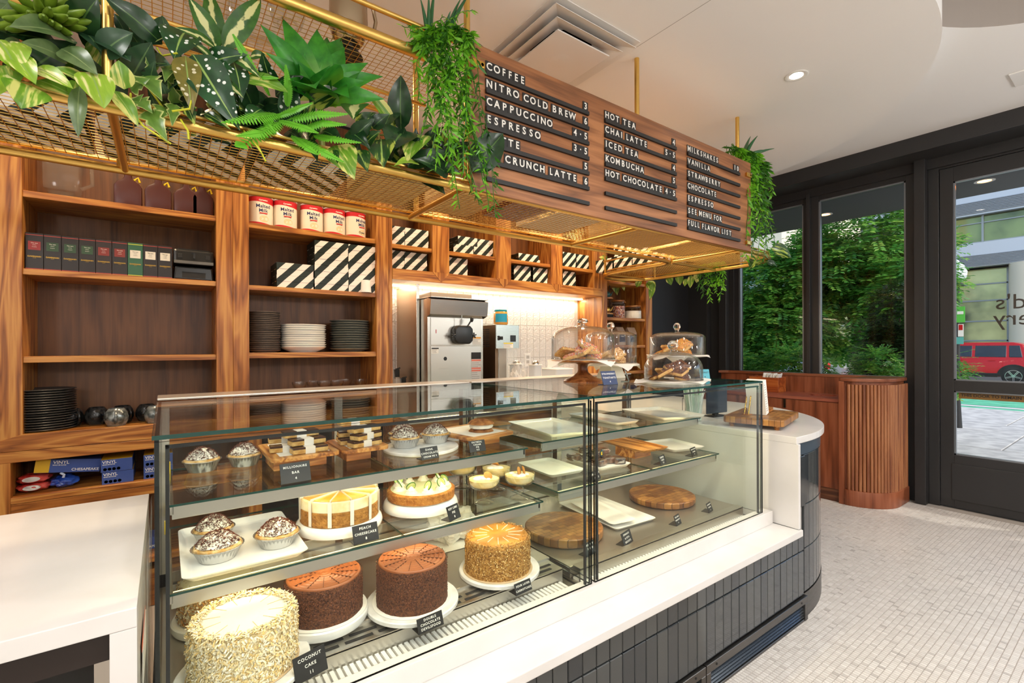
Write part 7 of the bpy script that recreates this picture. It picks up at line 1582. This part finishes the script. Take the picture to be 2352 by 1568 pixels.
spread(p,[((0.068,1.680,2.261),(0.181,1.600,2.038),.44),((0.050,1.680,2.251),(0.065,1.620,2.061),.36,'beg_under'),((0.052,1.740,2.355),(0.024,1.680,2.229),.75),((0.175,1.720,2.299),(0.192,1.660,2.149),.42),((0.059,1.800,2.352),(0.114,1.760,2.311),.6,'dark'),((0.251,1.700,2.163),(0.196,1.650,2.080),.5),((0.096,1.660,2.089),(0.159,1.620,2.042),.35,'darkp')],'begonia','heart',.5); stem(p,[(.17,1.78,ZT0),(0.089,1.720,2.216),(0.068,1.680,2.261)],.004)
p=plant('dieffenbachia','dieffenbachia with cream-centred speckled leaves standing upright against the mesh',(.23,1.83,ZT0))
spread(p,[((0.141,1.780,2.347),(0.060,1.740,2.463),.42),((0.148,1.820,2.378),(0.116,1.820,2.559),.32),((0.155,1.800,2.366),(0.264,1.780,2.571),.30),((0.135,1.760,2.343),(0.024,1.680,2.324),.24),((0.127,1.740,2.285),(0.069,1.680,2.296),.34),((0.154,1.740,2.339),(0.243,1.660,2.242),.26),((0.203,1.700,2.244),(0.315,1.620,2.201),.42,'pothos'),((0.229,1.760,2.351),(0.270,1.720,2.349),.6),((0.133,1.700,2.221),(0.195,1.640,2.155),.3)],'dief','ovate',.35); stem(p,[(.23,1.83,ZT0),(0.147,1.810,2.319),(0.147,1.800,2.367)],.008)
p=plant('agave','large bright green agave rosette in the middle of the tray',(.47,1.82,ZT0))
cA=(0.456,1.800,2.292)
for q,wr,y2 in (((0.258,1.760,2.470),.30,0),((0.338,1.840,2.569),.28,0),((0.452,1.820,2.562),.36,0),((0.504,1.880,2.585),.28,0),((0.545,1.840,2.576),.34,0),((0.546,1.800,2.520),.30,0),((0.459,1.680,2.364),.62,0),((0.620,1.760,2.468),.34,0),((0.668,1.740,2.424),.32,0),((0.569,1.660,2.339),.40,0),((0.661,1.700,2.318),.34,0),((0.493,1.580,2.222),.52,0),((0.351,1.620,2.268),.75,0),((0.381,1.560,2.217),.85,0),((0.270,1.740,2.371),.35,0),((0.292,1.680,2.251),.38,0),((0.346,1.720,2.373),.42,0)): leaf(p,cA,q,wr,'agave','agave',droop=.16,fold=.30)
stem(p,[(.47,1.82,ZT0),cA],.012)
def frond(p,pts,wr=.2):
    P_=[Vector(q) for q in pts]; N_=22; C_=[]
    for i in range(N_+1):
        t=i/N_*(len(P_)-1); k=min(int(t),len(P_)-2); f=t-k; C_.append(P_[k]*(1-f)+P_[k+1]*f)
    Ln=sum((C_[i+1]-C_[i]).length for i in range(N_)); b=MB(); b.tube(C_,[.0016]*(N_+1),5); fr=b.build('frond',PM['fern'],p)
    vs=[];fs=[]
    for i in range(1,N_):
        d=(C_[i+1]-C_[i-1]).normalized(); mid=C_[i]; nrm=((Vector((0,0,1.4))-mid).normalized()+Vector((0,0,.7))); nrm=(nrm-d*nrm.dot(d)).normalized(); s_=nrm.cross(d); w=Ln*wr*math.sin(PI*(i/N_)**.6)*.5+.003
        for sd in (-1,1):
            a=(s_*sd+d*.35-nrm*.15).normalized(); h=d*.0042; j=len(vs); o=mid; vs+=[tuple(o-h),tuple(o+a*w*.5-h*1.1),tuple(o+a*w),tuple(o+a*w*.5+h*1.1),tuple(o+h)]; fs.append((j,j+1,j+2,j+3,j+4))
    off=p.location; me=bpy.data.meshes.new('leaflets'); me.from_pydata([Vector(v)-off for v in vs],[],fs); me.materials.append(PM['fern']); o=bpy.data.objects.new('leaflets',me); col.objects.link(o); o.parent=fr; o['kind']='stuff'
p=plant('fern','feathery bright green fern fronds over the rim below the agave',(.40,1.74,ZT0))
for pts in ([(0.328,1.700,2.192),(0.323,1.660,2.238),(0.310,1.630,2.291)],[(0.302,1.700,2.161),(0.227,1.620,2.097),(0.130,1.560,2.032)],[(0.311,1.680,2.130),(0.236,1.600,2.046),(0.166,1.560,2.004)],[(0.289,1.700,2.146),(0.342,1.640,2.165),(0.383,1.600,2.180)],[(0.324,1.680,2.141),(0.399,1.600,2.149),(0.483,1.560,2.157)],[(0.350,1.680,2.112),(0.412,1.600,2.124),(0.478,1.560,2.121)],[(0.298,1.680,2.133),(0.346,1.600,2.095),(0.391,1.560,2.071)],[(0.350,1.680,2.091),(0.405,1.600,2.034),(0.472,1.570,2.002)],[(0.337,1.680,2.094),(0.359,1.600,2.037),(0.391,1.570,2.007)],[(0.405,1.680,2.112),(0.445,1.620,2.089),(0.532,1.580,2.083)],[(0.279,1.680,2.135),(0.257,1.640,2.093),(0.278,1.620,2.064)],[(0.254,1.720,2.256),(0.200,1.680,2.315),(0.169,1.660,2.349)],[(0.280,1.720,2.222),(0.246,1.660,2.247),(0.288,1.620,2.236)],[(0.295,1.660,2.111),(0.190,1.600,2.002),(0.166,1.580,1.982)]): frond(p,pts,.22)
for pts in ([(0.195,1.640,2.056),(0.224,1.600,2.004),(0.236,1.600,1.987)],[(0.227,1.620,2.018),(0.248,1.600,1.963)]): stem(p,pts,.0025,'vine','vine')
p=plant('rubber_plant','dark glossy rubber plant with one large upright oval leaf',(.72,1.80,ZT0))
spread(p,[((0.751,1.760,2.248),(0.733,1.720,2.441),.48),((0.721,1.760,2.257),(0.600,1.740,2.353),.34,'pothos'),((1.014,1.660,2.112),(1.126,1.600,2.277),.62),((0.739,1.680,2.076),(0.892,1.620,2.149),.40),((0.729,1.780,2.335),(0.662,1.720,2.209),.5)],'dark','ovate',.5); stem(p,[(.72,1.80,ZT0),(0.751,1.760,2.248)],.006)
p=plant('dark_pothos','dark green pothos massed over the rim left of the hanging greenery',(.62,1.76,ZT0))
spread(p,[((0.463,1.660,2.083),(0.510,1.580,1.956),.72,'pothos'),((0.630,1.660,2.148),(0.618,1.600,2.025),.75),((0.731,1.680,2.213),(0.647,1.620,2.091),.8,'dark'),((0.613,1.700,2.197),(0.663,1.660,2.248),.7,'dark'),((0.793,1.680,2.213),(0.704,1.600,2.064),.6,'pothos'),((0.535,1.680,2.130),(0.592,1.620,2.196),.6,'dark'),((0.526,1.700,2.166),(0.576,1.620,2.089),.55,'dark'),((0.575,1.660,2.118),(0.608,1.600,2.151),.6,'darkp'),((0.765,1.640,2.085),(0.646,1.580,2.032),.32,'bright'),((0.904,1.660,2.080),(0.738,1.620,2.089),.45,'dark'),((0.722,1.660,2.155),(0.800,1.620,2.160),.5,'dark'),((0.438,1.700,2.143),(0.487,1.620,2.082),.5,'dark'),((0.838,1.680,2.106),(0.951,1.640,2.084),.5,'dark'),((0.544,1.660,2.088),(0.561,1.600,1.997),.6,'darkp'),((0.382,1.700,2.099),(0.408,1.640,2.013),.5,'dark'),((0.336,1.740,2.130),(0.377,1.680,2.076),.6,'dark'),((0.564,1.720,2.278),(0.532,1.660,2.191),.9,'dief'),((0.450,1.640,2.058),(0.460,1.600,1.997),.6,'darkp')],'darkp','heart',.6); stem(p,[(.62,1.76,ZT0),(0.605,1.700,2.171),(0.718,1.690,2.197)],.004)
# hanging ruscus: each strand a part with its own leaves
def strand(p,pts,n,L,seed,mats=('rusc',)):
    rs=random.Random(seed); P_=[Vector(q) for q in pts]; N_=14; C_=[]
    for i in range(N_+1):
        t=i/N_*(len(P_)-1); k=min(int(t),len(P_)-2); f=t-k; C_.append(P_[k]*(1-f)+P_[k+1]*f+Vector((.006*math.sin(i*1.1+seed),.006*math.cos(i*1.4+seed),0)))
    b=MB(); b.tube(C_,[.0017]*(N_+1),5); st=b.build('strand',PM['ruscd'],p); vs=[];fs=[];LY=[]
    for j in range(n):
        t=(j+rs.random())/n; i=min(N_-1,int(t*N_)); o=C_[i].lerp(C_[i+1],t*N_-i); a=rs.uniform(0,6.28); d=Vector((math.cos(a)*.8,math.sin(a)*.8,rs.uniform(-1.1,.15))).normalized(); l=L*rs.uniform(.6,1.15)*(1.0 if t<.8 else .85); s_=d.cross(Vector((rs.uniform(-1,1),rs.uniform(-1,1),.4))).normalized()*l*.125; cv=Vector((0,0,-l*.18)); k=len(vs)
        vs+=[tuple(o),tuple(o+d*l*.35+s_),tuple(o+d*l*.7+s_*.8+cv*.5),tuple(o+d*l+cv),tuple(o+d*l*.7-s_*.8+cv*.5),tuple(o+d*l*.35-s_)]; fs+=[(k,k+1,k+5),(k+1,k+2,k+4,k+5),(k+2,k+3,k+4)]; LY+=[0,.35,.7,1,.7,.35]
    off=p.location; me=bpy.data.meshes.new('leaves'); me.from_pydata([Vector(v)-off for v in vs],[],fs); me.attributes.new('ly','FLOAT','POINT').data.foreach_set('value',LY); me.materials.append(PM[mats[seed%len(mats)]]); o=bpy.data.objects.new('leaves',me); col.objects.link(o); o.parent=st; o['kind']='stuff'
def aloe(p,base,tips,r=.012):
    for q in tips:
        A=Vector(base); B=Vector(q); m_=(A+B)/2+Vector((0,0,.03)); pts=[A*(1-t)**2+m_*2*t*(1-t)+B*t*t for t in [i/8 for i in range(9)]]
        b=MB(); b.tube(pts,[r*(1-.92*(i/8)**1.3) for i in range(9)],6); 
        for i in range(1,8): 
            for sd in (-1,1): b.ball(pts[i]+Vector((sd*r*(1-i/8)*.9,0,0)),.0016,4,3)
        b.build('spike',PM['aloe'],p,smooth=60)
p=plant('hanging_ruscus','thick curtain of fine bright green ruscus hanging left of the menu board',(.92,1.74,2.575))
rs=random.Random(21)
tops=[(0.813,1.740,2.593),(0.861,1.740,2.645),(0.899,1.720,2.658),(0.970,1.740,2.696),(0.999,1.700,2.659)]
ends=[(0.775,1.660,2.332),(0.764,1.620,2.151),(0.792,1.640,2.214),(0.816,1.600,2.060),(0.799,1.600,2.129),(0.844,1.600,2.246),(0.866,1.590,2.100),(0.878,1.580,1.994),(0.919,1.600,2.183),(0.926,1.580,2.061),(0.965,1.580,2.002),(0.994,1.580,1.956),(1.028,1.600,2.054),(1.052,1.590,1.951),(1.090,1.600,1.924),(0.998,1.600,2.254),(1.018,1.600,2.173),(1.048,1.600,2.093),(0.970,1.620,2.340),(0.864,1.620,2.392),(0.912,1.620,2.475),(0.811,1.640,2.417),(0.918,1.600,1.931),(1.091,1.600,2.048),(0.822,1.610,2.293),(0.881,1.600,2.223),(0.971,1.590,2.141)]
for k,e in enumerate(ends):
    a=Vector(tops[k%5]); e=Vector(e); m_=(a+e)/2+Vector((rs.uniform(-.02,.02),-.03,.02)); strand(p,[a,a+Vector((0,-.05,.015)),m_,e],74 if e.z<2.3 else 52,.046,k,('rusc','rusc','ruscd'))
for q in (((0.741,1.720,2.631)),((0.767,1.700,2.605)),((1.041,1.700,2.811)),((0.758,1.720,2.571)),((0.898,1.680,2.705))): a=Vector(tops[1]); strand(p,[a,(a+Vector(q))/2+Vector((0,0,.02)),q],26,.035,40+int(q[0]*100),('rusc',))
aloe(p,(0.861,1.740,2.623),[(0.814,1.720,2.771),(0.891,1.740,2.877),(0.841,1.700,2.788)])
aloe(p,(0.929,1.740,2.654),[(0.938,1.700,2.759),(1.054,1.720,2.910),(1.012,1.740,2.868),(0.917,1.680,2.675)])
p=plant('hanging_ruscus','fine green ruscus hanging at the far right end of the menu board',(3.42,1.80,2.10))
tops=[(3.219,1.760,2.764),(3.268,1.740,2.754),(3.331,1.720,2.747),(3.440,1.720,2.710)]
for k,e in enumerate([(3.228,1.700,1.982),(3.266,1.680,2.013),(3.355,1.680,1.977),(3.427,1.670,1.998),(3.509,1.670,2.038),(3.609,1.680,2.146),(3.211,1.660,2.211),(3.346,1.660,2.170),(3.288,1.660,2.372),(3.409,1.660,2.363),(3.240,1.680,2.458),(3.369,1.670,2.511),(3.512,1.680,2.259),(3.256,1.660,2.069),(3.578,1.680,2.491),(3.349,1.660,2.610),(3.170,1.660,2.117),(3.482,1.680,2.567)]):
    a=Vector(tops[k%4]); e=Vector(e); strand(p,[a,a+Vector((.03,-.03,0)),(a+e)/2+Vector((.03,-.03,.03)),e],95,.055,60+k,('rusc','ruscd'))
for k,q in enumerate(((3.096,1.760,2.764),(3.163,1.760,2.795),(3.079,1.760,2.716))): a=Vector(tops[0]); strand(p,[a,q],18,.05,90+k,('ruscd',))
aloe(p,(3.369,1.800,2.735),[(3.441,1.720,2.907),(3.596,1.850,2.990),(3.487,1.700,2.811),(3.558,1.660,2.824),(3.513,1.750,2.822)],.02)
spread(p,[((3.627,1.720,2.123),(3.824,1.660,2.064),.55,'darkp'),((3.466,1.720,2.010),(3.248,1.680,1.928),.6,'darkp'),((3.603,1.740,2.027),(3.684,1.700,1.990),.5,'dark')],'darkp','heart',.5)
p=plant('hanging_ruscus','small tuft of green ruscus hanging below the side tray in front of the black wall',(3.80,2.30,2.08))
for k,e in enumerate([(3.880,2.426,1.846),(3.880,2.363,1.802),(3.870,2.296,1.864),(3.880,2.469,1.928),(3.880,2.262,1.794),(3.890,2.390,1.959),(3.880,2.322,1.970),(3.880,2.242,1.886)]): e=Vector(e); a=Vector((3.80,e.y+.02,2.11)); strand(p,[a,Vector((3.885,e.y,2.13)),(a+e)/2+Vector((.06,0,0)),e],60,.05,110+k,('rusc','rusc','ruscd'))
p=plant('trailing_pothos','few yellow-green pothos leaves dangling under the far end of the side tray',(3.78,2.9,2.08))
spread(p,[((3.870,3.448,2.120),(3.900,3.439,1.945),.55),((3.870,3.370,2.111),(3.900,3.344,1.983),.55),((3.870,3.009,2.047),(3.900,2.970,1.929),.75),((3.880,2.964,2.030),(3.900,3.022,1.856),.35),((3.870,2.782,2.063),(3.900,2.770,1.981),.8),((3.870,2.663,2.069),(3.900,2.675,1.971),.7),((3.870,2.581,2.018),(3.900,2.629,1.954),.6),((3.870,2.536,2.045),(3.900,2.570,1.932),.5),((3.870,2.475,2.065),(3.900,2.503,1.972),.7),((3.870,3.115,2.081),(3.900,3.184,2.003),.6),((3.400,3.121,2.209),(3.300,3.132,2.241),.8)],'pothos','heart',.6); stem(p,[(3.870,3.448,2.120),(3.870,3.009,2.069),(3.870,2.663,2.085),(3.870,2.475,2.084)],.003)
# dense dark foliage behind the front leaves
rs=random.Random(77)
def fill(p,n,x0,x1,mats,kinds,z0=2.10,z1=2.30,L=(.09,.16)):
    for _ in range(n):
        x=rs.uniform(x0,x1); y=rs.uniform(1.73,1.86); z=rs.uniform(z0,z1); a=Vector((x,y,z)); d=Vector((rs.uniform(-.8,.8),rs.uniform(-.9,-.05),rs.uniform(-.35,.8))).normalized(); l=rs.uniform(*L)
        leaf(p,a,a+d*l,rs.uniform(.45,.75),rs.choice(mats),rs.choice(kinds),fold=.2)
byname={o['label'][:12]:o for o in list(bpy.data.objects) if o.parent is None and o.get('category')=='plant'}
fill(byname['dark broad-l'],26,-.36,.06,('ivyd','dark'),('ovate','heart')); fill(byname['pale-edged i'],16,-.05,.14,('ivy','ivyd','ivy'),('ivy',),2.08,2.22,(.06,.10)); fill(byname['begonia with'],12,.08,.34,('dark','begonia'),('heart',)); fill(byname['dark green p'],34,.40,.98,('dark','darkp','dark'),('heart','ovate'),2.09,2.24); fill(byname['trailing pot'],12,-.40,-.12,('pothos','dull'),('ovate',),2.09,2.24,(.08,.13)); fill(byname['dieffenbachi'],8,.18,.36,('darkp','dark'),('ovate',),2.1,2.3)
# ---- goods on the trays
for k,(x0,x1,z,lab) in enumerate(((-.62,-.20,ZT0,'large striped carton on the canopy tray at the far left, seen through the mesh'),(-.17,.24,ZT0,'large striped carton on the canopy tray behind the begonia, seen through the mesh'),(.27,.60,ZT0,'large striped carton on the canopy tray behind the agave, seen through the mesh'))):
    striped_box('striped_carton',lab,'striped cartons on the canopy tray',x0,x1,1.93,.31,z,z+.10,'stripe')
kb=pm('kraft_card','#c9a777',.7); 
def carton(x,y,w,d,h,lab,mat,z=ZT0):
    t=thing('carton',lab,'box',(x,y,z)); b=MB(); b.box(-w/2,w/2,-d/2,d/2,0,h); b.build('carton_body',mat,t,world=False,bevel=.003); b=MB(); b.box(-w/2+.002,w/2-.002,-.012,.012,h,h+.0006); b.build('tape','cream',t,world=False); return t
carton(.80,2.02,.26,.34,.10,'tan carton on the canopy tray just left of the second cross bar',kb)
carton(1.17,2.0,.24,.36,.09,'tan carton on the canopy tray just right of the second cross bar',kb)
carton(1.45,1.95,.22,.30,.08,'dark red carton on the canopy tray under the menu board',pm('dark_red_box','#6a1a1c',.35))
carton(1.78,2.0,.32,.36,.10,'pale carton on the canopy tray under the first menu column',pm('pale_card','#e6d9c4',.6)); carton(2.45,1.98,.5,.40,.12,'long tan carton on the canopy tray under the middle of the menu board',kb); carton(2.98,1.98,.36,.40,.12,'tan carton on the canopy tray under the last menu column',pm('tan_card','#b98f5a',.7))
for k,(y,z,lab) in enumerate(((3.02,0,'nearest the rounded tip'),(2.80,0,'second from the rounded tip, lower row'),(2.59,0,'third from the rounded tip, lower row'),(2.39,0,'nearest the inner corner'),(2.80,.115,'upper row, toward the tip'),(2.60,.115,'upper row, toward the inner corner'))):
    t=striped_box('striped_carton','striped carton on the side tray, '+lab,'striped cartons on the side tray',3.245,3.44,y-.10,.20,ZT0+z,ZT0+z+.112,'stripe')
    for ch in t.children:
        ch.data=ch.data.copy(); 
        for pgn in ch.data.polygons: pgn.material_index=1 if abs(pgn.normal.y)>.9 else 0
t=thing('round_tin','round striped tin lying on its side at the tip of the side tray','tin',(3.33,3.085,ZT0+.05)); t.location=(3.42,3.07,ZT0); T=Matrix.Translation((0,0,.052))@Matrix.Rotation(PI/2,4,'Y'); b=MB(); b.lathe([(0,-.06),(.05,-.06),(.05,.06),(0,.06)],(0,0,0),28,T=T); b.build('tin_body','stripe_small',t,world=False); b=MB(); b.lathe([(.03,-.0605),(.04,-.0605)],(0,0,0),24,T=T); b.lathe([(0,-.0606),(.03,-.0606)],(0,0,0),24,T=T); b.build('tin_label',kb,t,world=False,recalc=False)
# upper tray: glass jars and an old metal drinks mixer
for k,(x,y,r,h,lab) in enumerate(((.12,1.95,.075,.2,'clear glass jar on the upper tray above the speckled leaves'),(.30,2.05,.09,.24,'clear cut-glass jar on the upper tray above the agave'),(.36,1.86,.06,.18,'small clear glass jar on the upper tray near the front rim'))):
    t=thing('glass_jar',lab,'jar',(x,y,ZU+.004)); b=MB(); b.lathe([(0,.004),(r*.7,.004),(r*.75,0),(r*.8,.004),(r,.05),(r*1.02,h*.7),(r*.8,h*.9),(r*.82,h),(r*.78,h),(r*.76,h*.9),(r*.96,h*.68),(r*.9,.05)],(0,0,0),24,flute=.03,nf=12); b.build('jar_body','glass_clear',t,world=False,smooth=60); b=MB(); b.lathe([(r*.5,0),(r*.58,0),(r*.58,.004),(r*.5,.004)],(0,0,0),20,close=True); b.build('foot_ring','glass_clear',t,world=False)
t=thing('metal_pitcher','old dented metal pitcher with a dark foot on the upper tray','pitcher',(.60,1.93,ZU+.004)); b=MB(); b.lathe([(.045,.055),(.06,.075),(.075,.12),(.072,.24),(.062,.27),(.066,.285),(.06,.285),(.055,.27),(.066,.24),(.069,.12)],(0,0,0),32); b.build('pitcher_body',pm('old_nickel','#b9a68c',.22,1,bump=(18,.15)),t,world=False,smooth=60); b=MB(); b.lathe([(0,0),(.05,0),(.056,.006),(.05,.018),(.03,.03),(.03,.045),(.046,.056),(0,.058)],(0,0,0),28); b.build('foot','plastic_black',t,world=False,smooth=60); b=MB(); b.tube([(.06,0,.25),(.10,0,.245),(.112,0,.19),(.10,0,.12),(.072,0,.11)],.008,8); b.build('handle',bpy.data.materials['old_nickel'],t,world=False,smooth=60)
